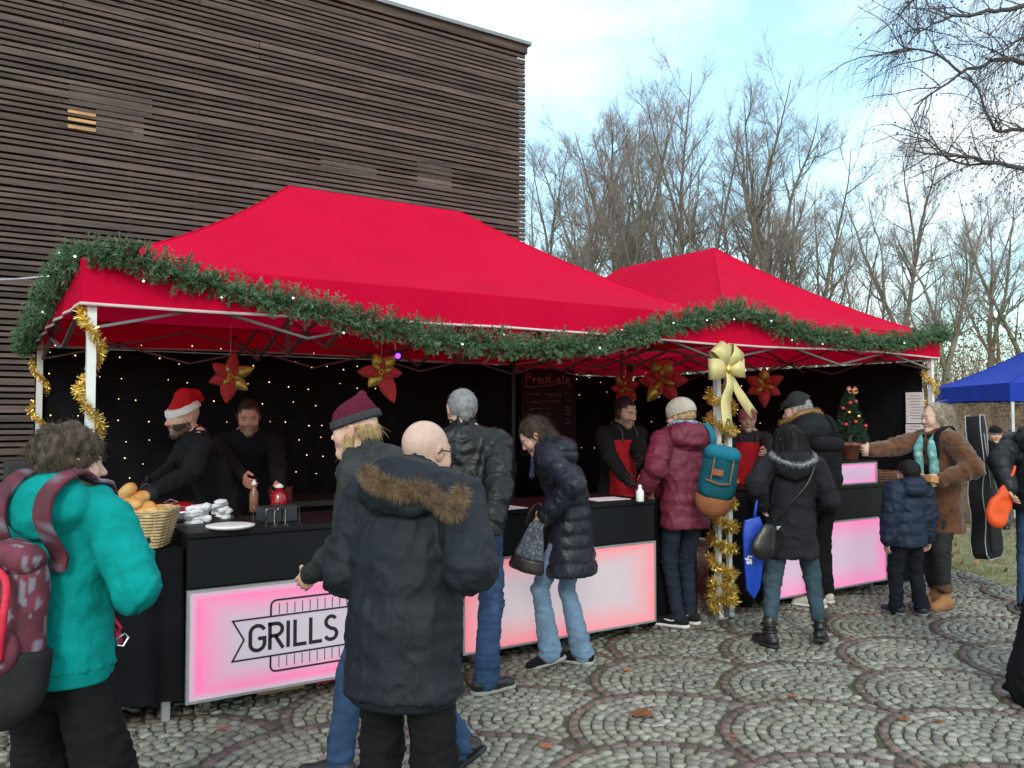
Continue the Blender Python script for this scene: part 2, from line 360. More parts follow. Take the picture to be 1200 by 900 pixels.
V, F = strands(np.c_[P, gheight(P[:, 0], P[:, 1])+.04], np.c_[g.normal(size=(len(P), 2)), g.normal(size=len(P))*.2], g.uniform(.05, .1, len(P)), .05, seg=2, taper=.3, droop=.3, seed=6)
o = link('leaf_carpet', arr_mesh('leaf_carpet', V, F), M('litter_leaf', (.30, .16, .06), .8, .4, 2, 0)); tag(o, 'brown leaves scattered over the lawn', 'leaves', kind='stuff')

# ------------------------------------------------------------------ the slatted building behind the stalls
BV = 4.85; BU1 = 5.92; BU0 = -5.2; BH = 6.60
bld = empty('slatted_building', (BU0/2+BU1/2, BV+2.5, 0), 0, 'dark timber building clad in horizontal slats behind the red tents', 'building')
def rel(o, par):
    o.parent = par; o.matrix_parent_inverse = par.matrix_world.inverted() if False else Matrix.Translation(-Vector(par.location)); return o
SLAT = M('weathered_slat', (.108, .076, .066), .72, .4, 1.2, .5, 14, rnd=.26, coord='Object', dark=((.035, .026, .024), 1.6, .62), spec=.35)
# stretch the grain along the boards
for nd in SLAT.node_tree.nodes:
    if nd.type == 'TEX_COORD': tcn = nd
mpn = SLAT.node_tree.nodes.new('ShaderNodeMapping'); mpn.inputs['Scale'].default_value = (1.2, 14, 14)
gpn = SLAT.node_tree.nodes.new('ShaderNodeNewGeometry'); SLAT.node_tree.links.new(gpn.outputs['Position'], mpn.inputs[0])
for nd in SLAT.node_tree.nodes:
    if nd.type == 'TEX_NOISE': SLAT.node_tree.links.new(mpn.outputs[0], nd.inputs['Vector'])
o = MB().box(((BU0+BU1)/2, BV+2.56, BH/2-.03), (BU1-BU0-.1, 4.9, BH-.06)).build('wall_core', M('dark_membrane', (.008, .008, .009), .9, .2, 3, .1)); rel(o, bld)
um = bpy.data.meshes.new('slat'); mb = MB().box((0, 0, 0), (1, 1, 1)); um.from_pydata(mb.v, [], mb.f); um.materials.append(SLAT)
g = np.random.default_rng(11); z = .10; row = 0; nsl = 0
bat = [BU1-.05-.654*k-.30 for k in range(17)]
while z < BH-.12:
    wide = (row % 5 == 2) or (g.random() < .06); h = .062 if wide else .037
    h *= g.uniform(.92, 1.06); gap = .0225
    cuts = sorted(g.choice(bat[3:13], 1, replace=False)); ends = [BU0]+list(cuts)+[BU1]
    for a, b in zip(ends[:-1], ends[1:]):
        if nsl >= 300: break
        o = bpy.data.objects.new('slat', um); C.objects.link(o); o.location = ((a+b)/2, BV+.0+g.normal()*.003, z+h/2+g.normal()*.0015); o.scale = (b-a-.006+(g.normal()*.003 if b == BU1 else 0), .036+abs(g.normal())*.006, h); rel(o, bld); nsl += 1
    z += h+gap; row += 1
print('slats', nsl, 'rows', row)
for b in bat:
    o = MB().box((b, BV+.045, BH/2-.1), (.055, .05, BH-.3)).build('batten', M('batten_wood', (.12, .045, .035), .8, .3, 8, .3, 40)); rel(o, bld)
# gable-end slats (turned away from the plaza)
mb = MB(); z = .1
while z < BH-.15: mb.box((BU1-.005, BV+2.6, z+.02), (.036, 4.9, .043)); z += .066
o = mb.build('end_slats', SLAT); o['kind'] = 'stuff'; rel(o, bld)
o = MB().box(((BU0+BU1)/2, BV-.02, BH-.055), (BU1-BU0+.02, .07, .11)).build('top_board', SLAT); rel(o, bld)
o = MB().box(((BU0+BU1)/2, BV+2.45, BH+.022), (BU1-BU0+.10, 5.1, .045)).build('roof_cap', M('zinc', (.25, .27, .28), .45, .15, 4, .1, 20, metal=.5)); rel(o, bld)
# patched spot: raw boards closing the gaps between slats
RAW = M('raw_wood', (.52, .30, .12), .7, .25, 9, .3, 40)
for y0, y1 in ((129, 132), (138, 141), (146.5, 150)):
    a, b = vp(79, (y0+y1)/2, BV+.012), vp(112, (y0+y1)/2+1, BV+.012); zz0, zz1 = vp(79, y1, BV)[2], vp(79, y0, BV)[2]
    o = MB().box(((a[0]+b[0])/2, BV-.017, (zz0+zz1)/2), (b[0]-a[0], .02, (zz1-zz0)+.004)).build('repair_board', RAW); rel(o, bld)
GREYW = M('grey_wood', (.12, .10, .09), .8, .4, 10, .4, 50)
for (x0, x1, yy0, yy1) in ((80, 178, 108, 127), (112, 168, 131, 155), (375, 440, 190, 203), (488, 528, 190, 222)):
    a, b = vp(x0, (yy0+yy1)/2, BV+.02), vp(x1, (yy0+yy1)/2, BV+.02); zt, zb = vp((x0+x1)/2, yy0, BV)[2], vp((x0+x1)/2, yy1, BV)[2]
    o = MB().box(((a[0]+b[0])/2, BV+.004, (zt+zb)/2), (b[0]-a[0], .02, zt-zb)).build('repair_board', GREYW); rel(o, bld)
# ------------------------------------------------------------------ tents
def ruled(P, Q, n, m, prof, sag, seed=0, fold=.040):
    """roof panel between eave line P0-P1 and ridge line Q0-Q1"""
    t = np.linspace(0, 1, n)[:, None]; s = np.linspace(0, 1, m)[None]
    P0, P1, Q0, Q1 = [np.array(a, float) for a in (P[0], P[1], Q[0], Q[1])]
    B = P0+(P1-P0)*t[..., None]; T = Q0+(Q1-Q0)*t[..., None]
    X = B+(T-B)*s[..., None]
    X[..., 2] = B[..., 2]+(T[..., 2]-B[..., 2])*prof(s)
    bell = np.sin(math.pi*t)*np.sin(math.pi*np.minimum(s*1.05, 1))
    X[..., 2] -= sag*bell
    nz_ = vnoise(X.reshape(-1, 3)*np.array([1.6, 1.6, 1.6]), 1.0, seed).reshape(n, m)-.5
    edge = np.sin(math.pi*t)**.5*np.sin(math.pi*s)**.5
    # fine tension folds running up from the corners
    ang = np.arctan2(s+.02, np.minimum(t, 1-t)*2+.02)
    X[..., 2] += fold*np.sin(ang*26+seed)*np.exp(-((np.minimum(t, 1-t)*2)**2+s**2)*5)*edge*.7 + nz_*.055*edge + (vnoise(X.reshape(-1, 3)*np.array([5., 5., 5.]), 1.0, seed+9).reshape(n, m)-.5)*.010*edge
    i = np.arange(n*m).reshape(n, m)
    return X.reshape(-1, 3), np.stack([i[:-1, :-1], i[1:, :-1], i[1:, 1:], i[:-1, 1:]], -1).reshape(-1, 4)
def prof_roof(s): return s*.62+.38*s**1.8
def make_tent(name, label, x0, y0, A, B, ez, rz, along, canopy_mat, val_h=.215, legs=True, zg=(0, 0, 0, 0), hem=True, sag=.05, trim=True, legcol=WHITEMETAL, ridge=1.45):
    t = empty(name, (x0+A/2, y0+B/2, 0), 0, label, 'tent')
    c = [(x0, y0, ez), (x0+A, y0, ez), (x0+A, y0+B, ez), (x0, y0+B, ez)]
    if along == 'x': e0, e1 = (x0+A/2-ridge/2, y0+B/2, rz), (x0+A/2+ridge/2, y0+B/2, rz); ends = [(e0, e1), (e1, e1), (e1, e0), (e0, e0)]
    else: e0, e1 = (x0+A/2, y0+B/2-ridge/2, rz), (x0+A/2, y0+B/2+ridge/2, rz); ends = [(e0, e0), (e0, e1), (e1, e1), (e1, e0)]
    Vs, Fs, nb = [], [], 0
    for k in range(4):
        V, F = ruled((c[k], c[(k+1) % 4]), ends[k], 40, 22, prof_roof, sag, k+3)
        Vs.append(V); Fs.append(F+nb); nb += len(V)
    me = arr_mesh('canopy', np.vstack(Vs), np.vstack(Fs)); bm = bmesh.new(); bm.from_mesh(me)
    bmesh.ops.remove_doubles(bm, verts=bm.verts, dist=.002); bmesh.ops.recalc_face_normals(bm, faces=bm.faces); bm.to_mesh(me); bm.free()
    o = link('canopy', me, canopy_mat, smooth=True); me.set_sharp_from_angle(angle=rad(14)); rel(o, t)
    cx, cy = x0+A/2, y0+B/2
    SEAM = M('seam_'+canopy_mat.name, {'red_canopy': (.50, .002, .028)}.get(canopy_mat.name, (.008, .035, .33)), .8, .05, 3, .1, spec=.05)
    for k in range(4):
        e = ends[k][0]; P = [np.array(c[k])+(np.array(e)-np.array(c[k]))*s_ for s_ in np.linspace(0, 1, 20)]; P = [(p[0], p[1], ez+(rz-ez)*prof_roof(s_)+.002) for p, s_ in zip(P, np.linspace(0, 1, 20))]
        rel(MB().tube(P, .006, 5).build('seam', SEAM), t); rel(MB().tube([c[k], c[(k+1) % 4]], .007, 5).build('edge_seam', SEAM), t)
    for k in range(4):
        a, b = np.array(c[k]), np.array(c[(k+1) % 4]); n = 60; nrm = np.array([(b-a)[1], -(b-a)[0], 0]); nrm /= np.linalg.norm(nrm)
        tt = np.linspace(0, 1, n); w = .012*np.sin(tt*38+k)*np.sin(tt*math.pi)
        P = a+(b-a)*tt[:, None]; ud = (b-a)/np.linalg.norm(b-a); P[0] -= ud*.011; P[-1] += ud*.011
        rows = []
        for j, f in enumerate((0, .33, .66, 1.)):
            Q = P+nrm*(.008+w*f)[:, None]; Q[:, 2] -= f*val_h + .012*f*np.sin(tt*math.pi*2+1)
            rows.append(Q)
        V = np.stack(rows, 1).reshape(-1, 3); i = np.arange(n*4).reshape(n, 4)
        F = np.stack([i[:-1, :-1], i[1:, :-1], i[1:, 1:], i[:-1, 1:]], -1).reshape(-1, 4)
        o = link('valance', arr_mesh('valance', V, F), canopy_mat, smooth=True); rel(o, t)
        if hem:
            e = rows[3]; V = np.stack([e+nrm*.004+[0, 0, .012], e+nrm*.004-[0, 0, .003], e-nrm*.004-[0, 0, .003], e-nrm*.004+[0, 0, .012]], 1).reshape(-1, 3)
            F = np.concatenate([np.stack([i[:-1, j], i[1:, j], i[1:, (j+1) % 4], i[:-1, (j+1) % 4]], -1) for j in range(4)])
            o = link('hem_strip', arr_mesh('hem_strip', V, F), M('hem_grey', (.62, .5, .52), .7, .1, 9, .1)); rel(o, t)
    ins = .05
    L4 = [(x0+ins, y0+ins), (x0+A-ins, y0+ins), (x0+A-ins, y0+B-ins), (x0+ins, y0+B-ins)]
    if legs:
        for k, (x, y) in enumerate(L4):
            mb = MB().box((x, y, (ez-.05)/2+.35), (.042, .042, ez-.75)).box((x, y, .5), (.033, .033, .98))
            lg = mb.build('leg', BLACKPL if (k == 2 or (k == 3 and x0 > 1)) else legcol); rel(lg, t)  # hidden rear legs coloured black, imitating the dark inside the tent
            o = MB().box((x, y, .018), (.1, .1, .01)).box((x, y, .045), (.05, .05, .06)).build('foot_plate', ALU); rel(o, t)
            o = MB().box((x, y, ez-.09), (.075, .075, .09)).build('corner_joint', BLACKPL); rel(o, t)
            o = MB().box((x, y, 1.03), (.07, .07, .1)).build('slider', BLACKPL); rel(o, t)
    if trim:
        FR = M('frame_bar', (.17, .16, .17), .45, .1, 12, .05, 60, metal=.25)
        for k in range(4):
            a, b = Vector((*L4[k], 0)), Vector((*L4[(k+1) % 4], 0)); ln = (b-a).length; m = 2 if ln < 3.3 else 4
            for j in range(m):
                p, q = a+(b-a)*(j/m), a+(b-a)*((j+1)/m); off = Vector((cx, cy, 0))-(p+q)/2; off = off.normalized()*.02
                z1, z0 = ez-.06, ez-.33
                o = MB().bar((p.x, p.y, z1), (q.x, q.y, z0), .024, .014).build('truss_bar', FR); rel(o, t)
                o = MB().bar((p.x+off.x, p.y+off.y, z0), (q.x+off.x, q.y+off.y, z1), .024, .014).build('truss_bar', FR); rel(o, t)
                mm = (p+q)/2; o = MB().box((mm.x+off.x/2, mm.y+off.y/2, (z0+z1)/2), (.035, .035, .04)).build('truss_joint', BLACKPL); rel(o, t)
        # roof spine: bars from mid eaves up to the ridge
        if along == 'x': sp = [((x0+A/2-ridge/2, y0), e0, (x0+A/2-ridge/2, y0+B)), ((x0+A/2+ridge/2, y0), e1, (x0+A/2+ridge/2, y0+B))]
        else: sp = [((x0, y0+B/2-ridge/2), e0, (x0+A, y0+B/2-ridge/2)), ((x0, y0+B/2+ridge/2), e1, (x0+A, y0+B/2+ridge/2))]
        for p, e, q in sp:
            zt = ez+.12
            for s_, e_ in ((p, q),):
                m = 4
                for j in range(m):
                    P = Vector((*s_, 0)).lerp(Vector((*e_, 0)), j/m); Q = Vector((*s_, 0)).lerp(Vector((*e_, 0)), (j+1)/m)
                    o = MB().bar((P.x, P.y, ez-.07), (Q.x, Q.y, ez-.32), .022, .014).build('truss_bar', FR); rel(o, t)
                    o = MB().bar((P.x+.02, P.y+.02, ez-.32), (Q.x+.02, Q.y+.02, ez-.07), .022, .014).build('truss_bar', FR); rel(o, t)
            o = MB().bar((e[0], e[1], ez-.33), (e[0], e[1], e[2]-.05), .03).build('ridge_post', FR); rel(o, t)
    return t
EZ = 2.345; TA, TB = 4.52, 3.0
tent1 = make_tent('market_tent', 'wide red pop-up tent over the GRILLS counter, ridge along the building', 0, 0, TA, TB, EZ, 3.275, 'x', RED_CANOPY)
T2X = TA+.04
tent2 = make_tent('market_tent', 'narrower red pop-up tent beside the bow post with its ridge running backwards', T2X, .02, 2.95, 4.5, EZ+.01, 3.31, 'y', RED_CANOPY)
# blue tent on the lawn
BLUE = M('blue_canopy', (.010, .045, .42), .7, .06, 3, .1, 40, transl=.15, spec=.25)
def frame_tent():
    b = dp(1184, 470, 13.2); a = dp(1100, 470, 15.9)
    ang = math.atan2(a[1]-b[1], a[0]-b[0]); L_ = math.hypot(a[0]-b[0], a[1]-b[1])
    return b, a, ang, L_
bb, ba, bang, bl = frame_tent()
tentb = make_tent('market_tent', 'blue pop-up tent on the lawn in front of the wood', 0, 0, 3., 3., 2.10, 2.98, 'x', BLUE, val_h=.27, hem=False, trim=True, ridge=.02, sag=.04, legcol=ALU)
# its left side runs b -> a; turn about the corner
tentb.location = (0, 0, 0)
for ch in tentb.children: ch.matrix_parent_inverse = Matrix.Translation((0, 0, 0))
th = bang-math.pi/2
tentb.rotation_euler = (0, 0, th); tentb.location = (bb[0], bb[1], -.02)

# ------------------------------------------------------------------ curtains (backdrops)
def curtain(name, label, a, b, z0, z1, amp=.02, n=120, mat=BLACKCLOTH, seed=0):
    a, b = np.array(a, float), np.array(b, float); t = np.linspace(0, 1, n); m = 10; L_ = np.linalg.norm(b-a)
    nrm = np.array([-(b-a)[1], (b-a)[0]])/L_; rows = []
    for j in range(m):
        f = j/(m-1); w = amp*(.4+.6*(1-f))*(np.sin(t*L_*9+seed+2*np.sin(t*L_*1.7))+.5*np.sin(t*L_*21+seed*2))
        xy = a+(b-a)*t[:, None]+nrm*w[:, None]; rows.append(np.c_[xy, np.full(n, z0+(z1-z0)*f)])
    V = np.stack(rows, 1).reshape(-1, 3); i = np.arange(n*m).reshape(n, m); F = np.stack([i[:-1, :-1], i[1:, :-1], i[1:, 1:], i[:-1, 1:]], -1).reshape(-1, 4)
    o = link(name, arr_mesh(name, V, F), mat, smooth=True); md = o.modifiers.new('s', 'SOLIDIFY'); md.thickness = .003
    return tag(o, label, 'curtain')
curtain('backdrop_curtain', 'black cloth wall with rows of lights behind the GRILLS counter', (.02, TB-.03), (TA-.02, TB-.03), .03, EZ-.235, seed=1)
curtain('backdrop_curtain', 'black cloth wall carrying the chalkboard at the back of the narrower red tent', (T2X-.1, 4.44), (T2X+2.9, 4.44), .03, EZ-.235, seed=2)
curtain('backdrop_curtain', 'black cloth side wall behind the small Christmas tree', (T2X+2.90, 4.40), (T2X+2.90, .16), .03, EZ-.235, seed=3, amp=.012)
curtain('backdrop_curtain', 'black cloth strip hanging between the two red tents behind the apron man', (T2X-.05, 3.02), (T2X-.12, 4.42), .03, EZ-.235, seed=4)
curtain('skirt_cloth', 'black floor-length cloth closing the gap between the red-panel counter and the bow post', (3.76, .10), (TA-.12, .22), .03, .95, seed=5)
curtain('skirt_cloth', 'black floor-length cloth closing the gap between the bow post and the Christmas-tree counter', (TA+.12, .30), (4.92, .12), .03, .95, seed=6)

# ------------------------------------------------------------------ counters with light boxes
CU = [(.505, 2.115), (2.135, 3.735), (4.93, 6.53)]; CF = -.02     # front plane y
def glow(name, edge, core, s=1.0, w=.16, top=None):
    m = bpy.data.materials.new(name); m.use_nodes = True; n = m.node_tree.nodes; l = m.node_tree.links; b = n['Principled BSDF']
    b.inputs['Base Color'].default_value = (.20, .20, .21, 1); b.inputs['Roughness'].default_value = .35
    tcx = n.new('ShaderNodeTexCoord'); sp = n.new('ShaderNodeSeparateXYZ'); l.new(tcx.outputs['Object'], sp.inputs[0])
    def mth(op, a, bb_):
        q = n.new('ShaderNodeMath'); q.operation = op
        for k, v_ in enumerate((a, bb_)):
            if v_ is None: continue
            if isinstance(v_, (int, float)): q.inputs[k].default_value = v_
            else: l.new(v_, q.inputs[k])
        return q.outputs[0]
    return m, n, l, b, sp, mth
def panel_mat(name, hw, hh, edge, core, wl, wr, wt, wb, s, border=.0):
    m, n, l, b, sp, mth = glow(name, edge, core)
    x, z = sp.outputs[0], sp.outputs[2]
    ds = [mth('ADD', x, hw), mth('SUBTRACT', hw, x), mth('SUBTRACT', hh, z), mth('ADD', z, hh)]; dm = ds[0]
    for q in ds[1:]: dm = mth('MINIMUM', dm, q)
    def fall(d, w): return mth('POWER', mth('MAXIMUM', mth('SUBTRACT', 1.0, mth('DIVIDE', d, w)), 0.0), 1.6)
    e = fall(mth('ADD', x, hw), wl)
    for q in (fall(mth('SUBTRACT', hw, x), wr), fall(mth('SUBTRACT', hh, z), wt), fall(mth('ADD', z, hh), wb)):
        e = mth('MAXIMUM', e, q)
    if border: e = mth('MULTIPLY', e, mth('POWER', mth('MINIMUM', mth('DIVIDE', dm, border), 1.0), 2.0)); e = mth('MULTIPLY', e, 1.35)
    nx = n.new('ShaderNodeTexNoise'); nx.inputs['Scale'].default_value = 3; e = mth('MULTIPLY', e, mth('ADD', mth('MULTIPLY', nx.outputs[0], .7), .62))
    mx_ = n.new('ShaderNodeMix'); mx_.data_type = 'RGBA'; l.new(e, mx_.inputs[0]); mx_.inputs[6].default_value = (*core, 1); mx_.inputs[7].default_value = (*edge, 1)
    l.new(mx_.outputs[2], b.inputs['Emission Color']); b.inputs['Emission Strength'].default_value = s
    return m
TOPZ = .97
def counter(i, label, pm, z0=.10, z1=.675, top=TOPZ):
    u0, u1 = CU[i]; um_ = (u0+u1)/2; w = u1-u0; dep = .62
    c = empty('bar_counter', (um_, CF+dep/2, 0), 0, label, 'counter')
    def add(mb, nm, mat, **k): return rel(mb.build(nm, mat, **k), c)
    add(MB().box((um_, CF+dep/2+.012, (z0+top-.03)/2), (w-.012, dep-.03, top-.03-z0)), 'body', BLACKBOARD)
    add(MB().box((um_, CF+.006, (z1+.008+top-.03)/2), (w-.004, .02, top-.03-z1-.016)), 'front_board', BLACKBOARD, bevel=.002)
    add(MB().box((um_, CF+dep/2-.004, top-.014), (w+.004, dep+.02, .028)), 'counter_top', BLACKBOARD, bevel=.003)
    o = MB().box((0, 0, 0), (w-.02, .012, z1-z0-.01)).build('light_panel', pm, c); o.location = (0, CF-dep/2-CF+.001-.006, (z0+z1)/2)
    for zz in (z0+.006, z1-.006): add(MB().box((um_, CF-.004, zz), (w, .024, .014)), 'frame_rail', ALU)
    for uu in (u0+.007, u1-.007): add(MB().box((uu, CF-.005, (z0+z1)/2), (.014, .026, z1-z0)), 'frame_rail', ALU)
    for uu in (u0+.12, u1-.12):
        for yy in (CF+.1, CF+dep-.1):
            w_ = MB(); w_.tube([(uu-.016, yy, .057), (uu+.016, yy, .057)], .043, 14); cst = add(w_, 'castor', M('castor_rubber', (.12, .12, .12), .5, .1))
            add(MB().box((uu, yy, .107), (.07, .07, .012)).box((uu-.024, yy, .08), (.004, .04, .06)).box((uu+.024, yy, .08), (.004, .04, .06)), 'castor_bracket', ALU)
    for k in range(5):
        for zz in (z0+.012, z1-.012):
            add(MB().ball((u0+.09+k*(w-.18)/4, CF-.017, zz), .005, 6, 4), 'screw', ALU)
    return c
PH = (.675-.10)/2
pm1 = panel_mat('light_panel_pink', .8, PH, (1.0, .045, .36), (.46, .39, .48), .30, .2, .22, .20, .72, border=.05)
pm2 = panel_mat('light_panel_red', .8, PH, (1.0, .12, .17), (.56, .47, .51), .36, .36, .18, .24, .68)
pm3 = panel_mat('light_panel_rose', .8, PH, (1.0, .14, .48), (.60, .42, .57), .3, .3, .25, .25, .72)
c1 = counter(0, 'black bar counter with pink-edged light box lettered GRILLS', pm1)
c2 = counter(1, 'black bar counter with red-edged light box and sheets of paper on top', pm2)
c3 = counter(2, 'black bar counter with rose light box below the small Christmas tree', pm3)
# lettering and emblem on the first light box: strokes
def stroke(mb, pts, w, M_, closed=False, h=.003):
    pts = [Vector((p[0], p[1])) for p in pts]; n = len(pts); Lf, Rt = [], []
    for i in range(n):
        a = pts[(i-1) % n] if (closed or i > 0) else None; b = pts[(i+1) % n] if (closed or i < n-1) else None; p = pts[i]
        d1 = (p-a).normalized() if a is not None else (b-p).normalized(); d2 = (b-p).normalized() if b is not None else d1
        t = (d1+d2); t = t.normalized() if t.length > 1e-6 else d1; nn = Vector((-t.y, t.x)); k = 1/max(.45, nn.dot(Vector((-d1.y, d1.x))))
        Lf.append(p+nn*w/2*k); Rt.append(p-nn*w/2*k)
    V = [M_ @ Vector((q.x, q.y, zz)) for zz in (0, h) for s_ in (Lf, Rt) for q in s_]; F = []
    N2 = 2*n
    for i in range(n if closed else n-1):
        j = (i+1) % n
        F += [(i, j, n+j, n+i), (N2+i, N2+n+i, N2+n+j, N2+j), (i, N2+i, N2+j, j), (n+i, n+j, N2+n+j, N2+n+i)]
    if not closed:
        F += [(0, n, N2+n, N2), (n-1, N2+n-1, N2+2*n-1, 2*n-1)]
    mb.add(V, F)
def arc(cx, cy, rx, ry, a0, a1, n=14): return [(cx+rx*math.cos(rad(a0+(a1-a0)*i/n)), cy+ry*math.sin(rad(a0+(a1-a0)*i/n))) for i in range(n+1)]
GLY = {'G': [arc(.25, .70, .21, .26, 20, 180)+arc(.25, .30, .21, .26, 180, 360)+[(.46, .48), (.27, .48)]],
       'R': [[(.06, 0), (.06, 1)], [(.0, .955)]+[(.2, .955)]+arc(.24, .73, .19, .225, 85, -85)+[(.06, .50)], [(.22, .5), (.46, 0)]],
       'I': [[(.06, 0), (.06, 1)]], 'L': [[(.06, 1), (.06, .045), (.42, .045)]],
       'S': [arc(.22, .735, .165, .215, 30, 250)+arc(.22, .26, .185, .215, 90, -160)]}
ADV = {'G': .56, 'R': .55, 'I': .21, 'L': .49, 'S': .47}
zc = .10+PH; u0 = CU[0][0]
MT = Matrix(((1, 0, 0, 0), (0, 0, -1, CF-.0125), (0, 1, 0, 0), (0, 0, 0, 1)))
INK = M('black_print', (.012, .012, .012), .5, .05)
lg = empty('logo', (0, 0, 0)); lg.parent = c1; lg.matrix_parent_inverse = Matrix.Translation(-Vector(c1.location))
def ink(name, f):
    mb = MB(); f(mb); o = mb.build(name, INK); o.parent = lg; return o
rl, rr, rb_, rt = u0+.232, u0+1.378, zc-.105, zc+.105
ink('ribbon_outline', lambda mb: stroke(mb, [(rl, rt), (rr, rt), (rr-.06, zc), (rr, rb_), (rl, rb_), (rl+.06, zc)], .009, MT, True))
bx0, bx1 = u0+.435, u0+1.175
def grill_half(s): 
    e = rt+.085 if s > 0 else rb_-.085; b_ = rt if s > 0 else rb_
    return [(bx0, b_)]+([(bx0, e-s*.03)]+[(bx0+.03-.03*math.cos(rad(a)), e-s*.03+s*.03*math.sin(rad(a))) for a in (22, 45, 68, 90)]) + ([(bx1-.03+.03*math.sin(rad(a)), e-s*.03+s*.03*math.cos(rad(a))) for a in (0, 22, 45, 68, 90)]) + [(bx1, b_)]
ink('grill_outline', lambda mb: stroke(mb, grill_half(1), .010, MT)); ink('grill_outline', lambda mb: stroke(mb, grill_half(-1), .010, MT))
for k in range(16):
    x = bx0+.046+k*.0432
    ink('grill_bar', lambda mb: stroke(mb, [(x, rt+.008), (x, rt+.066)], .0035, MT)); ink('grill_bar', lambda mb: stroke(mb, [(x, rb_-.008), (x, rb_-.066)], .0035, MT))
x = u0+.318; H_ = .142; W_ = .182
for ch in 'GRILLS':
    for q, st in enumerate(GLY[ch]): st_ = [(x+a*W_, zc-.071+b*H_) for a, b in st]; ink('letter_'+ch.lower() if q == 0 else 'letter_stroke', lambda mb: stroke(mb, st_, .0195, MT))
    x += ADV[ch]*W_
# upper stepped box on the third counter
ux0, ux1 = 5.72, 6.45
ub = empty('display_box', ((ux0+ux1)/2, .17, .972), 0, 'small black shelf box with pink light panel standing on the counter', 'display box')
rel(MB().box(((ux0+ux1)/2, .185, 1.067), (ux1-ux0, .33, .19)).build('body', BLACKBOARD), ub)
o = MB().box((0, 0, 0), (ux1-ux0-.02, .012, .17)).build('light_panel', panel_mat('light_panel_small', (ux1-ux0)/2, .09, (1.0, .12, .52), (.5, .30, .48), .25, .12, .06, .06, .85), ub); o.location = (0, -.158, .095)
rel(MB().box(((ux0+ux1)/2, .17, 1.170), (ux1-ux0+.02, .36, .016)).build('top_board', BLACKBOARD), ub)
for zz in (.980, 1.154): rel(MB().box(((ux0+ux1)/2, .008, zz), (ux1-ux0, .02, .012)).build('frame_rail', ALU), ub)
for uu in (ux0, ux1): rel(MB().box((uu, .008, 1.067), (.012, .022, .19)).build('frame_rail', ALU), ub)

# ------------------------------------------------------------------ side table under black cloth on the left
tx0, tx1, ty0, ty1, tz = -.22, .49, .02, .66, .885
tb = empty('draped_table', ((tx0+tx1)/2, .34, 0), 0, 'low table under floor-length black cloth beside the GRILLS counter', 'table')
rel(MB().box(((tx0+tx1)/2, (ty0+ty1)/2, tz-.012), (tx1-tx0, ty1-ty0, .024)).build('table_top', BLACKBOARD), tb)
per = [(tx0, ty0), (tx1, ty0), (tx1, ty1), (tx0, ty1)]; pts = []
for k in range(4):
    a, b = np.array(per[k]), np.array(per[(k+1) % 4])
    for t in np.linspace(0, 1, 50, endpoint=False): pts.append(a+(b-a)*t)
pts = np.array(pts); ct = np.array([(tx0+tx1)/2, (ty0+ty1)/2]); dv_ = pts-ct; dv_ /= np.linalg.norm(dv_, axis=1)[:, None]; nn = len(pts); rows = []
al = np.arange(nn)/50*.7
for f in np.linspace(0, 1, 9):
    o_ = .006+f*(.022+.020*np.sin(al*16)+.014*np.sin(al*37+1)); rows.append(np.c_[pts+dv_*o_[:, None], np.full(nn, tz+.004-f*(tz-.115)+.02*f*np.sin(al*5))])
V = np.stack(rows, 1).reshape(-1, 3); i = np.arange(nn*9).reshape(nn, 9); i2 = np.roll(i, -1, 0)
F = np.stack([i[:, :-1], i2[:, :-1], i2[:, 1:], i[:, 1:]], -1).reshape(-1, 4)
rel(link('table_cloth', arr_mesh('table_cloth', V, F), BLACKCLOTH, smooth=True), tb)
rel(MB().box((ct[0], ct[1], tz+.003), (tx1-tx0+.012, ty1-ty0+.012, .006)).build('cloth_top', BLACKCLOTH), tb)
for x, y in ((tx0+.06, ty0+.06), (tx1-.06, ty0+.06), (tx1-.06, ty1-.06), (tx0+.06, ty1-.06)):
    rel(MB().box((x, y, .435), (.04, .04, .87)).build('leg', ALU), tb)
rel(MB().box((-.16, .05, .02), (.09, .04, .035)).bar((-.16, .05, .03), (-.155, .045, .16), .022).build('foot', ALU), tb)

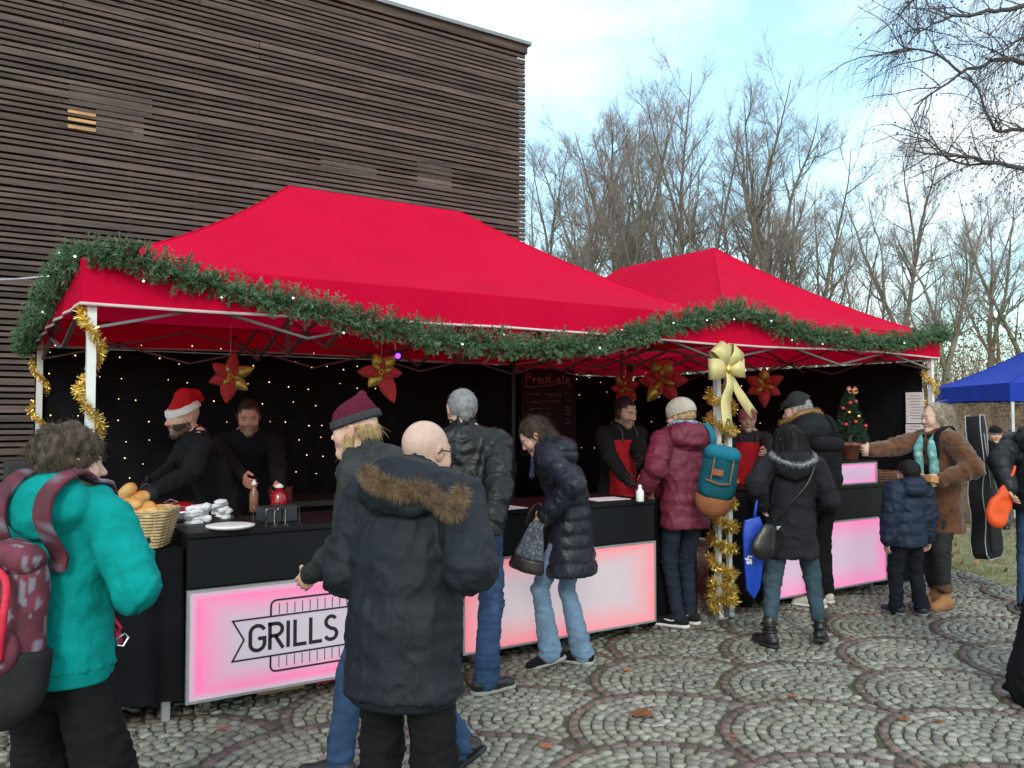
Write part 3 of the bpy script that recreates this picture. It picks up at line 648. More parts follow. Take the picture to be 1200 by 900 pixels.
# ------------------------------------------------------------------ garland, tinsel, bow, lights
NEED = M('pine_needle', (.070, .140, .066), .6, .35, 3, 0, spec=.4, attr=False, dark=((.13, .22, .12), 14., .50))
LEDW = g_light('cold_led', (.75, .85, 1.0), 2.2); LEDY = g_light('warm_led', (1.0, .74, .36), 1.6)
def path_pts(P, step):
    P = np.array(P, float)
    # Catmull-Rom
    out = []
    for i in range(len(P)-1):
        p0, p1, p2, p3 = P[max(i-1, 0)], P[i], P[i+1], P[min(i+2, len(P)-1)]; n = max(2, int(np.linalg.norm(p2-p1)/step))
        for t in np.linspace(0, 1, n, endpoint=False):
            out.append(.5*((2*p1)+(-p0+p2)*t+(2*p0-5*p1+4*p2-p3)*t*t+(-p0+3*p1-3*p2+p3)*t**3))
    out.append(P[-1]); return np.array(out)
def garland(label, P, rad_=.100, seed=1, every=.0078, name='pine_garland', bulbs=.36, mat=None, needle=.023):
    g = np.random.default_rng(seed); Q = path_pts(P, every); n = len(Q); T = np.gradient(Q, axis=0); T /= np.linalg.norm(T, axis=1)[:, None]
    root = empty(name, Q[n//2], 0, label, 'garland')
    rp, rd, rl_ = [], [], []
    k = 3; idx = np.repeat(np.arange(n), k); m = len(idx)
    X = np.cross(T[idx], g.normal(size=(m, 3))); X /= np.linalg.norm(X, axis=1)[:, None]
    clump = .62+.68*vnoise(Q[idx], 9, seed)
    D = X+T[idx]*g.uniform(-.75, .75, m)[:, None]; D /= np.linalg.norm(D, axis=1)[:, None]; ln = rad_*clump*g.uniform(.75, 1.25, m)
    D[:, 2] -= .12
    ns = 26; s = g.uniform(.12, 1, (m, ns)); pos = Q[idx][:, None]+D[:, None]*(s*ln[:, None])[..., None]
    pos[..., 2] += .25*ln[:, None]*s*s                   # tips turn up
    nd = D[:, None]*.6+g.normal(size=(m, ns, 3))*.72
    V, F = strands(pos.reshape(-1, 3), nd.reshape(-1, 3), g.uniform(.7, 1.2, m*ns)*needle, .0056, seg=1, taper=.35, seed=seed)
    # twig stems
    V2, F2 = strands(Q[idx], D, ln, .006, seg=2, taper=.5, seed=seed+1, droop=-.25)
    o = rel(link('needles', arr_mesh('needles', np.vstack([V, V2]), np.vstack([F, F2+len(V)])), mat or NEED), root); o['kind'] = 'stuff'
    rel(MB().tube(Q[::6], .012, 5).build('wire_core', M('green_wire', (.02, .06, .03), .8)), root)
    if bulbs:
        L_ = np.concatenate([[0], np.cumsum(np.linalg.norm(np.diff(Q, axis=0), axis=1))]); me = MB().ball((0, 0, 0), .0058, 8, 6).build('tmp', LEDW); data = me.data; bpy.data.objects.remove(me)
        for d in np.arange(.08, L_[-1], bulbs):
            i_ = int(np.searchsorted(L_, d)); a = g.normal(size=3); a = a-T[i_]*(a@T[i_]); a /= np.linalg.norm(a); tow = CAM-Q[i_]; tow /= np.linalg.norm(tow); a = a*.9+tow*.75; a /= np.linalg.norm(a)
            o = bpy.data.objects.new('light_bulb', data); C.objects.link(o); o.location = Q[i_]+a*rad_*g.uniform(.75, .98); rel(o, root)
    return root
fy = -.045
garland('green pine garland with tiny lights along the front edge of the wide red tent',
        [(-.05, .10, 2.36), (.12, fy-.02, 2.375), (.45, fy, 2.30), (.85, fy-.02, 2.215), (1.4, fy-.02, 2.12), (2.0, fy-.02, 2.04), (2.6, fy-.02, 2.02), (3.2, fy-.02, 2.075), (3.8, fy-.02, 2.22), (4.25, fy, 2.33), (TA+.02, fy, 2.40)], seed=21)
garland('green pine garland with tiny lights along the front edge of the narrower red tent',
        [(TA+.0, fy, 2.40), (TA+.35, fy, 2.38), (5.1, fy, 2.30), (5.6, fy, 2.25), (6.1, fy, 2.23), (6.6, fy, 2.24), (7.1, fy, 2.31), (T2X+2.95, fy+.02, 2.37), (T2X+3.05, fy+.08, 2.345)], seed=22)
garland('green pine garland hanging down the left side edge of the wide red tent',
        [(-.03, .22, 2.36), (-.03, .5, 2.34), (-.04, 1.0, 2.29), (-.045, 1.6, 2.24), (-.05, 2.2, 2.20), (-.06, 2.7, 2.16), (-.06, 3.02, 2.10)], seed=23, bulbs=.5)
TINM = M('gold_tinsel', (.86, .62, .17), .25, .3, 4, 0, metal=.75)
def tinsel(label, P, seed, r=.034, dens=.0028, group=None):
    g = np.random.default_rng(seed); Q = path_pts(P, dens); n = len(Q); T = np.gradient(Q, axis=0); T /= np.linalg.norm(T, axis=1)[:, None]
    k = 4; idx = np.repeat(np.arange(n), k); X = np.cross(T[idx], g.normal(size=(n*k, 3))); X /= np.linalg.norm(X, axis=1)[:, None]
    V, F = strands(Q[idx], X+g.normal(size=X.shape)*.25, g.uniform(.6, 1.15, n*k)*r, .0045, seg=2, curl=.5, taper=.8, seed=seed)
    root = empty('tinsel_garland', Q[0], 0, label, 'tinsel', group)
    o = rel(link('foil_fringe', arr_mesh('foil_fringe', V, F), TINM), root); o['kind'] = 'stuff'
    rel(MB().tube(Q[::10], .004, 4).build('wire_core', GOLD), root); return root
def helix(x, y, z0, z1, r, turns, ph=0, n=14, wob=0, seed=0):
    g = np.random.default_rng(seed); out = []
    for i in range(int(n*turns)+1):
        t = i/(n*turns); a = ph+2*math.pi*turns*t; rr = r*(1+wob*g.normal()); out.append((x+rr*math.cos(a), y+rr*math.sin(a), z0+(z1-z0)*t+wob*.05*g.normal()))
    return out
tinsel('gold tinsel wound round the front left leg of the wide red tent', helix(.05, .05, 2.12, .95, .047, 3.0, 2.5, 10, .15, 1), 31, .036)
tinsel('gold tinsel wound round the rear left leg of the wide red tent', helix(.05, TB-.05, 2.08, .7, .05, 4, 1.0, 10, .15, 2), 32, .034)
tinsel('gold tinsel wound round the paired legs below the gold bow', helix(TA, .06, 1.80, .32, .085, 8.0, 0, 12, .12, 3)+helix(TA, .06, .30, .08, .08, 2.6, 0, 12, .3, 4), 33, .056, .0020)
tinsel('gold tinsel wound round the front right leg of the narrower red tent', helix(T2X+2.9, .07, 2.10, .1, .055, 6, 0, 10, .2, 5), 34, .04)
# gold bow on the paired legs
def ribbon_strip(mb, P, w, side):
    P = path_pts(P, .02); side = np.array(side, float); n = len(P); V = []; 
    ww = w if hasattr(w, '__len__') else [w, w]
    for i, p in enumerate(P):
        q = np.interp(i/(n-1), np.linspace(0, 1, len(ww)), ww); V += [p-side*q/2, p+side*q/2]
    mb.add(V, [(2*i, 2*i+1, 2*i+3, 2*i+2) for i in range(n-1)]); return mb
BOWM = M('gold_ribbon', (.60, .50, .22), .5, .08, 20, .1, 90, metal=.12)
bc = np.array([TA-.09, -.09, 1.93]); bow = empty('gift_bow', bc, 0, 'large pale gold ribbon bow on the paired tent legs', 'bow')
def bow_piece(nm, mb): o = mb.build(nm, BOWM, smooth=True, solid=.003); o.parent = bow; return o
for sx, dx, dz, w_ in ((-1, -.185, -.005, .16), (1, .165, .012, .15), (-1, -.12, .165, .14), (1, .10, .16, .13)):
    d = np.array([dx, 0, dz]); nrm = np.array([-d[2], 0, d[0]])/np.linalg.norm(d)
    bow_piece('loop', ribbon_strip(MB(), [(0, 0, 0), d*.55+[0, -.055, 0], d*1.0+[0, -.03, 0], d*.98+[0, .02, 0], d*.5+[0, .015, 0], (0, .005, 0)], [.045, w_*.8, w_, w_, w_*.8, .045], nrm))
for sx, pts_, w_ in ((-1, [(0, 0, 0), (-.02, -.05, -.12), (-.05, -.03, -.25), (-.055, -.05, -.41)], .105), (1, [(0.01, 0, 0), (.06, -.03, -.13), (.12, -.05, -.23), (.23, -.04, -.33)], .09)):
    mb = MB(); P = path_pts(pts_, .03); n = len(P); V = []; T = np.gradient(P, axis=0)
    for i, p in enumerate(P):
        t = T[i]/np.linalg.norm(T[i]); s_ = np.array([-t[2], 0, t[0]]); s_ /= np.linalg.norm(s_); w2 = w_*min(1, .45+i/n*1.0); e = 0.06 if i == n-1 else 0
        V += [p-s_*w2/2+t*e, p-t*.0-(t*.035 if i == n-1 else 0), p+s_*w2/2+t*e]
    mb.add(V, [f for i in range(n-1) for f in ((3*i, 3*i+1, 3*i+4, 3*i+3), (3*i+1, 3*i+2, 3*i+5, 3*i+4))]); bow_piece('tail', mb)
kn = MB().ball((0, -.01, 0), .034, 10, 8, (.75, .8, 1.3)).build('knot', GOLD, smooth=True); kn.parent = bow
# string lights on the cloth walls
def string_lights(label, rows, seed):
    g = np.random.default_rng(seed); root = empty('string_lights', rows[0][0], 0, label, 'string lights'); mb = MB(); wire = MB()
    for A_, B_, sagz, n in rows:
        A_, B_ = np.array(A_), np.array(B_); pts_ = []
        for i in range(n):
            t = (i+.5)/n; p = A_+(B_-A_)*t; p = p+np.array([0, 0, -sagz*4*t*(1-t)])+g.normal(size=3)*[.018, .004, .018]; pts_.append(p)
            if g.random() < .72: mb.ball(p, .0050*g.uniform(.7, 1.25), 6, 4)
        wire.tube(pts_, .0016, 3, cap=False)
    o = rel(mb.build('bulbs', LEDY), root); o['kind'] = 'stuff'; rel(wire.build('wire', BLACKPL), root); return root
wy = TB-.075
string_lights('rows of warm dot lights on the black cloth behind the GRILLS counter', [((.05, wy, z-.04), (2.95, wy, z-.09), s_, n) for z, s_, n in ((2.12, .03, 18), (1.95, .04, 17), (1.80, .05, 19), (1.62, .05, 17), (1.47, .04, 16), (1.30, .05, 17), (1.15, .04, 15))]+[((.03, wy-.2, 2.16), (2.9, wy-.2, 2.16), .02, 14)], 5)
wx = T2X+2.86
string_lights('scattered warm dot lights on the black cloth behind the red-apron servers', [((wx-.1, 4.36, z), (wx, 2.0, z-.04), .05, n) for z, n in ((2.16, 10), (2.02, 9), (1.86, 10), (1.7, 8), (1.52, 8), (1.35, 7), (1.2, 8))]+[((T2X+1.6, 4.38, z), (wx-.1, 4.38, z-.03), .03, n) for z, n in ((2.1, 6), (1.9, 5), (1.7, 5), (1.45, 4), (1.2, 5))], 6)
# purple spotlight under the canopy
pp = dp(466, 417, 6.6); sl = empty('party_spot', pp, 0, 'small purple-lit spot lamp clamped under the wide red canopy', 'lamp')
rel(MB().tube([pp+[0, .07, .015], pp], [.03, .045], 12).build('housing', BLACKPL), sl); rel(MB().tube([pp+[0, -.001, 0], pp+[0, -.008, -.002]], .022, 12).build('lens', g_light('purple_led', (.30, .05, 1.0), 2.2)), sl)
rel(MB().bar(pp+[0, .05, .03], pp+[0, .05, .22], .012).build('clamp', ALU), sl)
# poinsettia stars
PETR = M('velvet_red', (.45, .012, .018), .7, .25, 25, .15, 90, sheen=.3, transl=.15); PETG = M('gold_leaf', (.40, .26, .06), .4, .3, 30, .1, 80, metal=.5)
def poinsettia(label, p, s, rot=0, gold=(1, 4), seed=0, toward=None, drop=None):
    g = np.random.default_rng(seed); d = CAM-np.array(p); d[2] *= .3; d /= np.linalg.norm(d)
    z = Vector(d); x = Vector((0, 0, 1)).cross(z).normalized(); y = z.cross(x); R = Matrix((x, y, z)).transposed().to_4x4(); R.translation = Vector(p)
    root = empty('poinsettia_star', p, 0, label, 'decoration'); inv = Matrix.Translation(-Vector(p))
    def petal(L_, w, a, lift, mat, nm):
        mb = MB(); V = []; n = 9
        for i in range(n):
            t = i/(n-1); hw = w*math.sin(math.pi*min(1, t*.93+.07))**.8*(1-.25*t); zz = lift*L_*math.sin(t*math.pi*.8)+.01
            for k in (-1, 0, 1): V.append((L_*t, hw*k, zz-(abs(k)*.12*hw)))
        V = [Matrix.Rotation(a, 4, 'Z') @ Vector(v_) for v_ in V]; mb.add([R @ v_ for v_ in V], [f for i in range(n-1) for f in ((3*i, 3*i+1, 3*i+4, 3*i+3), (3*i+1, 3*i+2, 3*i+5, 3*i+4))])
        o = mb.build(nm, mat, smooth=True, solid=.002); rel(o, root)
    for k in range(6):
        a = rot+k*math.pi/3+g.normal()*.08; L_ = s*(.95 if drop != k else 1.35)*g.uniform(.85, 1.1)
        petal(L_, s*.30*(1.25 if drop == k else 1), a, .18, PETG if k in gold else PETR, 'petal')
    for k in range(6): petal(s*.5, s*.13, rot+.5+k*math.pi/3+g.normal()*.15, .35, PETG if k % 2 else PETR, 'inner_petal')
    mb = MB()
    for k in range(7): v_ = R @ Vector((math.cos(k)*.014, math.sin(k)*.014, .035)); mb.ball(v_, .008, 6, 4)
    rel(mb.build('bud_cluster', GOLD), root)
    top = Vector(p)+Vector((0, 0, .35)); rel(MB().tube([Vector(p)-z*.01, top-z*.01], .0015, 4).build('hanging_wire', ALU), root)
poinsettia('red star flower with gold leaves hanging above the Santa-hat cook', dp(270, 441, 5.6), .155, .35, (0, 5), 1, drop=4)
poinsettia('red and gold star flower hanging above the burgundy-beanie woman', dp(447, 436, 5.6), .16, .9, (0, 1, 3), 2, drop=4)
poinsettia('small red star flower above the apron man', dp(733, 455, 8.4), .17, .2, (2,), 3, drop=4)
poinsettia('wide red star flower with gold centre above the grey-beret woman', dp(776, 446, 8.0), .26, .05, (1, 2, 4), 4)
poinsettia('dark red star flower between the bow and the flat-cap man', dp(895, 452, 8.4), .21, .5, (1,), 5)
# cable from the building to the garland corner
a, b = vp(-60, 317, BV-.03), np.array((-.06, .75, 2.36)); mb = MB(); mb.tube([a+(b-a)*t+np.array([0, 0, -.05*math.sin(math.pi*t)]) for t in np.linspace(0, 1, 9)], .006, 6)
tag(mb.build('power_cable', M('pale_cable', (.55, .56, .6), .5)), 'thin pale cable running from the slatted wall to the tent corner', 'cable')
# ------------------------------------------------------------------ bare winter trees
BARK = M('bark', (.20, .17, .13), .9, .35, 3, .6, 18, dark=((.10, .12, .06), 1.3, .55)); TWIG = M('twig', (.27, .225, .195), .85, .25, 2, 0)
BIRCHBARK = M('birch_limb', (.085, .075, .075), .85, .3, 6, .4, 30)
def tubes_np(paths):
    """list of (points (n,3), radii (n,), sides) -> V, F"""
    Vs, Fs, nb = [], [], 0
    for P, r, k in paths:
        n = len(P); T = np.gradient(P, axis=0); T /= np.linalg.norm(T, axis=1)[:, None]+1e-9
        ref = np.array([.31, .87, .38]); X = np.cross(T, ref); X /= np.linalg.norm(X, axis=1)[:, None]+1e-9; Y = np.cross(T, X)
        a = np.arange(k)*2*math.pi/k
        V = P[:, None]+(X[:, None]*np.cos(a)[None, :, None]+Y[:, None]*np.sin(a)[None, :, None])*r[:, None, None]
        i = np.arange(n*k).reshape(n, k); j = np.roll(i, -1, 1)
        Vs.append(V.reshape(-1, 3)); Fs.append(np.stack([i[:-1], j[:-1], j[1:], i[1:]], -1).reshape(-1, 4)+nb); nb += n*k
    return np.vstack(Vs), np.vstack(Fs)
def branch(g, p, d, L_, r0, r1, n, wob, up):
    P = [np.array(p, float)]; d = np.array(d, float); d /= np.linalg.norm(d)
    for i in range(n):
        d = d+g.normal(size=3)*wob+np.array([0, 0, up]); d /= np.linalg.norm(d); P.append(P[-1]+d*L_/n)
    return np.array(P), np.linspace(r0, r1, n+1)
def side_dir(g, t, ang):
    x = np.cross(t, g.normal(size=3)); x /= np.linalg.norm(x)+1e-9
    return t*math.cos(ang)+x*math.sin(ang)
def make_tree(seed, H, stems=1, fork=.3, spread=.35, twigw=.009, nl=(8, 7, 6), tw=9):
    g = np.random.default_rng(seed); big, fine = [], []; lv2 = []
    r0 = .016*H
    if stems == 1:
        P, r = branch(g, (0, 0, -.3), (g.normal()*.05, g.normal()*.05, 1), H*fork+.3, r0, r0*.8, 6, .035, .02); r[0] *= 1.35; big.append((P, r, 8)); tips = [(P[-1], P[-1]-P[-2], r0*.8)]
    else: tips = [((g.normal()*.22, g.normal()*.22, -.3), (0, 0, 1), r0*.7) for _ in range(stems)]
    mains = []
    for tp, td, tr in tips:
        m = (2+int(g.integers(0, 3))) if stems == 1 else 1
        for k in range(m):
            a = g.uniform(0, 6.28); td_ = np.array(td)/np.linalg.norm(td)
            d = side_dir(g, td_, g.uniform(.5, 1.0)*spread); L_ = H*(1-fork if stems == 1 else .95)*g.uniform(.8, 1.02)
            P, r = branch(g, tp, d, L_, tr*.72, .012, 14, .07, .05); big.append((P, r, 7)); mains.append((P, r, L_))
    lv1 = []
    for P, r, L_ in mains:
        for k in range(nl[0]+int(L_/1.3)):
            t = g.uniform(.16, .97)*13; i = int(t); p = P[i]+(P[i+1]-P[i])*(t-i); td = P[i+1]-P[i]; td /= np.linalg.norm(td)
            l2 = L_*g.uniform(.22, .42)*(1.15-.65*t/13); Q, q = branch(g, p, side_dir(g, td, g.uniform(.45, .95)), l2, max(.010, r[i]*.5), .006, 8, .10, .07); big.append((Q, q, 5)); lv1.append((Q, q, l2))
    for Q, q, l2 in lv1:
        for k in range(nl[1]):
            t = g.uniform(.15, .98)*7; i = int(t); p = Q[i]+(Q[i+1]-Q[i])*(t-i); td = Q[i+1]-Q[i]; td /= np.linalg.norm(td)
            l3 = max(.35, l2*g.uniform(.3, .5)); S, s = branch(g, p, side_dir(g, td, g.uniform(.4, .9)), l3, max(.006, q[i]*.5), .004, 5, .12, .05); fine.append((S, s, 3)); lv2.append(S)
    P, D = [], []
    for S in lv2:
        for k in range(tw):
            t = g.uniform(.1, .99)*5; i = int(t); td = S[i+1]-S[i]; td /= np.linalg.norm(td); P.append(S[i]+(S[i+1]-S[i])*(t-i)); D.append(side_dir(g, td, g.uniform(.3, .8)))
    P, D = np.array(P), np.array(D); D[:, 2] += .15; n = len(P); ln = g.uniform(.25, .62, n)
    V, F = strands(P, D, ln, twigw, seg=2, curl=.35, taper=.45, seed=seed)
    P2 = np.repeat(P, 2, 0)+np.repeat(D/np.linalg.norm(D, axis=1)[:, None]*ln[:, None], 2, 0)*g.uniform(.25, .7, (n*2, 1)); D2 = np.repeat(D, 2, 0)+g.normal(size=(n*2, 3))*.5
    V2, F2 = strands(P2, D2, g.uniform(.14, .34, n*2), twigw*.7, seg=1, taper=.5, seed=seed+5)
    Vt, Ft = tubes_np(big); Vf, Ff = tubes_np(fine)
    cV = np.vstack([Vf, V, V2]); cF = np.vstack([Ff, F+len(Vf), F2+len(Vf)+len(V)])
    return arr_mesh('trunk', Vt, Ft, smooth=True), arr_mesh('crown', cV, cF)
protos = [make_tree(101, 13, 1, .22, .42), make_tree(102, 13, 4, .3, .30, nl=(6, 7, 6)), make_tree(103, 13, 1, .30, .50), make_tree(104, 13, 1, .18, .55), make_tree(105, 13, 3, .2, .42, nl=(7, 7, 6))]
for a, b in protos: a.materials.append(BARK); b.materials.append(TWIG)
TREES = [(634, 34, 150, 0, 'slim bare tree rising next to the corner of the slatted building'), (664, 30, 130, 2, 'bare tree with leaning fork above the right slope of the wide red tent'),
 (698, 36, 120, 0, 'bare tree behind the gap between the two red roofs'), (740, 31, 92, 4, 'bare several-stemmed tree behind the back end of the narrower red roof'),
 (780, 29, 70, 1, 'tallest bare many-stemmed tree behind the ridge of the narrower red tent'), (818, 35, 95, 3, 'bare tree behind the front ridge end of the narrower red tent'),
 (862, 30, 82, 0, 'tall bare tree behind the middle slope of the narrower red tent'), (908, 34, 98, 2, 'bare tree with dense twigs behind the lower slope of the narrower red tent'),
 (950, 29, 130, 3, 'bare tree with reddish stem standing left of the wide forked pale tree'), (1018, 25, 165, 4, 'bare tree of several pale stems fanning out above the right tent corner'),
 (1058, 37, 150, 0, 'bare tree partly behind the fanning pale-stemmed tree'), (1122, 21, 175, 2, 'bare tree with greenish crooked trunk between the red and blue tents'),
 (1160, 31, 190, 0, 'bare slim tree rising behind the blue tent'), (648, 28, 138, 1, 'bare many-stemmed tree close to the corner of the slatted building'), (716, 28, 108, 0, 'bare tree with straight stem above the low dip between the red roofs'), (758, 33, 84, 2, 'bare tree crowding the left of the tallest many-stemmed tree'), (800, 31, 80, 0, 'bare tree crowding the right of the tallest many-stemmed tree'), (838, 27, 98, 4, 'bare several-stemmed tree behind the front peak of the narrower red tent'), (884, 28, 92, 1, 'bare many-stemmed tree behind the front slope of the narrower red tent'), (930, 32, 108, 4, 'bare several-stemmed tree next to the reddish stem'), (972, 33, 160, 1, 'bare many-stemmed tree in the lower gap of the tree line'),
 (1205, 27, 170, 3, 'bare tree behind the peak side of the blue tent'),
 (1090, 46, 230, 1, 'distant bare tree deeper in the wood between red and blue tents'), (1175, 48, 230, 3, 'distant bare tree deeper in the wood above the blue tent')]
g = np.random.default_rng(77)
for x, d, yt, k, lab in TREES:
    p = dp(x, 487, d); z = float(gheight(p[0], p[1])); H = CAM[2]+(487-yt)/1000*d-z
    a, b = protos[k]; t = empty('bare_tree', (p[0], p[1], z), g.uniform(0, 6.28), lab, 'tree', 'bare trees of the wood behind the stalls'); s = H/13.2
    t.scale = (s, s, s); link('trunk', a, None, t); link('crown', b, None, t)
# thicket and far wood as one mass
n = 5200; q = g.random((n, 2)); P = np.array([cw(-12+52*a, 17+45*b**.8) for a, b in q]); zz = gheight(P[:, 0], P[:, 1])
V, F = strands(np.c_[P, zz-.1], np.c_[g.normal(size=(n, 2))*.22, np.ones(n)], g.uniform(1.2, 4.6, n), .028, seg=3, curl=.35, taper=.3, seed=9)
P2 = np.repeat(np.c_[P, zz], 7, 0)+np.c_[g.normal(size=(n*7, 2))*.35, g.uniform(.2, 3.6, n*7)]
V2, F2 = strands(P2, g.normal(size=(n*7, 3))+[0, 0, .5], g.uniform(.3, 1.0, n*7), .014, seg=2, curl=.5, taper=.4, seed=10)
o = link('thicket', arr_mesh('thicket', np.vstack([V, V2]), np.vstack([F, F2+len(V)])), M('thicket_stem', (.17, .115, .072), .9, .4, .5, 0)); tag(o, 'brown leafless undergrowth filling the edge of the wood', 'undergrowth', kind='stuff')
n = 30000; q = g.random((n, 2)); P = np.array([cw(-10+48*a, 16.5+34*b) for a, b in q]); zz = gheight(P[:, 0], P[:, 1])
V, F = strands(np.c_[P, zz+g.random(n)**2.2*3.2], g.normal(size=(n, 3)), g.uniform(.07, .16, n), .07, seg=1, taper=.4, seed=12)
o = link('dry_foliage', arr_mesh('dry_foliage', V, F), M('dry_leaves', (.24, .135, .055), .85, .45, .7, 0, transl=.2, dark=((.30, .22, .06), .9, .62))); tag(o, 'dry brown leaves hanging in the undergrowth', 'foliage', kind='stuff')
# weeping birch whose trunk stands outside the picture on the right
wb = empty('weeping_birch', dp(1330, 640, 12.5), 0, 'dark birch limbs with drooping twigs reaching in above the blue tent', 'tree')
wb.location.z = -.05
def limb(pts, d0, d1, r0, r1):
    n = len(pts); P = np.array([dp(x, y, d0+(d1-d0)*i/(n-1)) for i, (x, y) in enumerate(pts)]); Q = path_pts(P, .12); Q += g.normal(size=Q.shape)*.012; return Q, np.linspace(r0, r1, len(Q))
tr_b = dp(1330, 640, 12.5); tr_b[2] = -.1
TP = np.array([tr_b, dp(1325, 480, 12.5), dp(1312, 300, 12.5), dp(1306, 190, 12.5), dp(1295, 60, 12.5), dp(1285, -120, 12.5)]); TQ = path_pts(TP, .3)
LM = [([(1308, 260), (1262, 212), (1200, 198), (1164, 191), (1135, 183), (1111, 182), (1075, 178)], 12.4, 11.6, .060, .012),
      ([(1306, 200), (1255, 160), (1200, 153), (1164, 152), (1158, 135), (1150, 115), (1135, 89)], 12.4, 12.2, .052, .010),
      ([(1300, 110), (1250, 76), (1200, 73), (1169, 69), (1145, 80), (1127, 84), (1102, 104), (1071, 122)], 12.4, 11.8, .055, .009),
      ([(1297, 80), (1245, 45), (1200, 44), (1175, 60), (1160, 68)], 12.4, 12.0, .035, .010),
      ([(1290, 10), (1240, -10), (1200, 8), (1150, 15), (1110, 22), (1072, 40)], 12.4, 11.6, .055, .008),
      ([(1290, -40), (1230, -60), (1170, -50), (1115, -30), (1060, 5)], 12.4, 11.4, .05, .008),
      ([(1164, 191), (1120, 190), (1090, 165), (1060, 150)], 12.0, 12.4, .02, .006), ([(1127, 84), (1090, 60), (1060, 58), (1035, 62)], 11.9, 11.6, .02, .005),
      ([(1290, -90), (1220, -130), (1150, -110), (1085, -60)], 12.4, 11.9, .05, .01)]
paths = [(TQ, np.linspace(.16, .09, len(TQ)), 10)]; sub = []
for pts_, a, b, r0, r1 in LM: Q, r = limb(pts_, a, b, r0, r1); paths.append((Q, r, 7)); sub.append(Q)
V, F = tubes_np(paths); rel(link('trunk', arr_mesh('trunk', V, F, smooth=True), BIRCHBARK), wb)
fp, P, D = [], [], []
for Q in sub:
    for k in range(int(len(Q)*1.0)):
        i = int(g.uniform(.25, .99)*(len(Q)-1)); td = Q[min(i+1, len(Q)-1)]-Q[i]; td /= np.linalg.norm(td)+1e-9
        S, s = branch(g, Q[i], side_dir(g, td, g.uniform(.4, 1.1))+np.array([0, 0, .25]), g.uniform(.4, 1.1), .010, .003, 7, .16, -.07); fp.append((S, s, 4))
        for j in range(16):
            t = g.uniform(.1, .99)*7; m = int(t); P.append(S[m]+(S[m+1]-S[m])*(t-m)); D.append(side_dir(g, (S[m+1]-S[m])/np.linalg.norm(S[m+1]-S[m]), .7))
P, D = np.array(P), np.array(D); n = len(P)
Vf, Ff = tubes_np(fp); V1, F1 = strands(P, D, g.uniform(.25, .9, n), .0058, seg=4, droop=1.5, curl=.25, taper=.5, seed=3)
PL = np.repeat(P, 2, 0)+np.c_[g.normal(size=(2*n, 2))*.12, -g.uniform(.05, .55, 2*n)]; sel = g.random(2*n) < .16; PL = PL[sel]
VL, FL = strands(PL, g.normal(size=PL.shape)+[0, 0, -.6], .035, .026, seg=1, taper=.4, seed=8)
rel(link('crown', arr_mesh('crown', np.vstack([Vf, V1]), np.vstack([Ff, F1+len(Vf)])), BIRCHBARK), wb)
o = rel(link('leaves', arr_mesh('leaves', VL, FL), M('birch_leaf', (.09, .06, .035), .8, .3, 3, 0)), wb); o['kind'] = 'stuff'
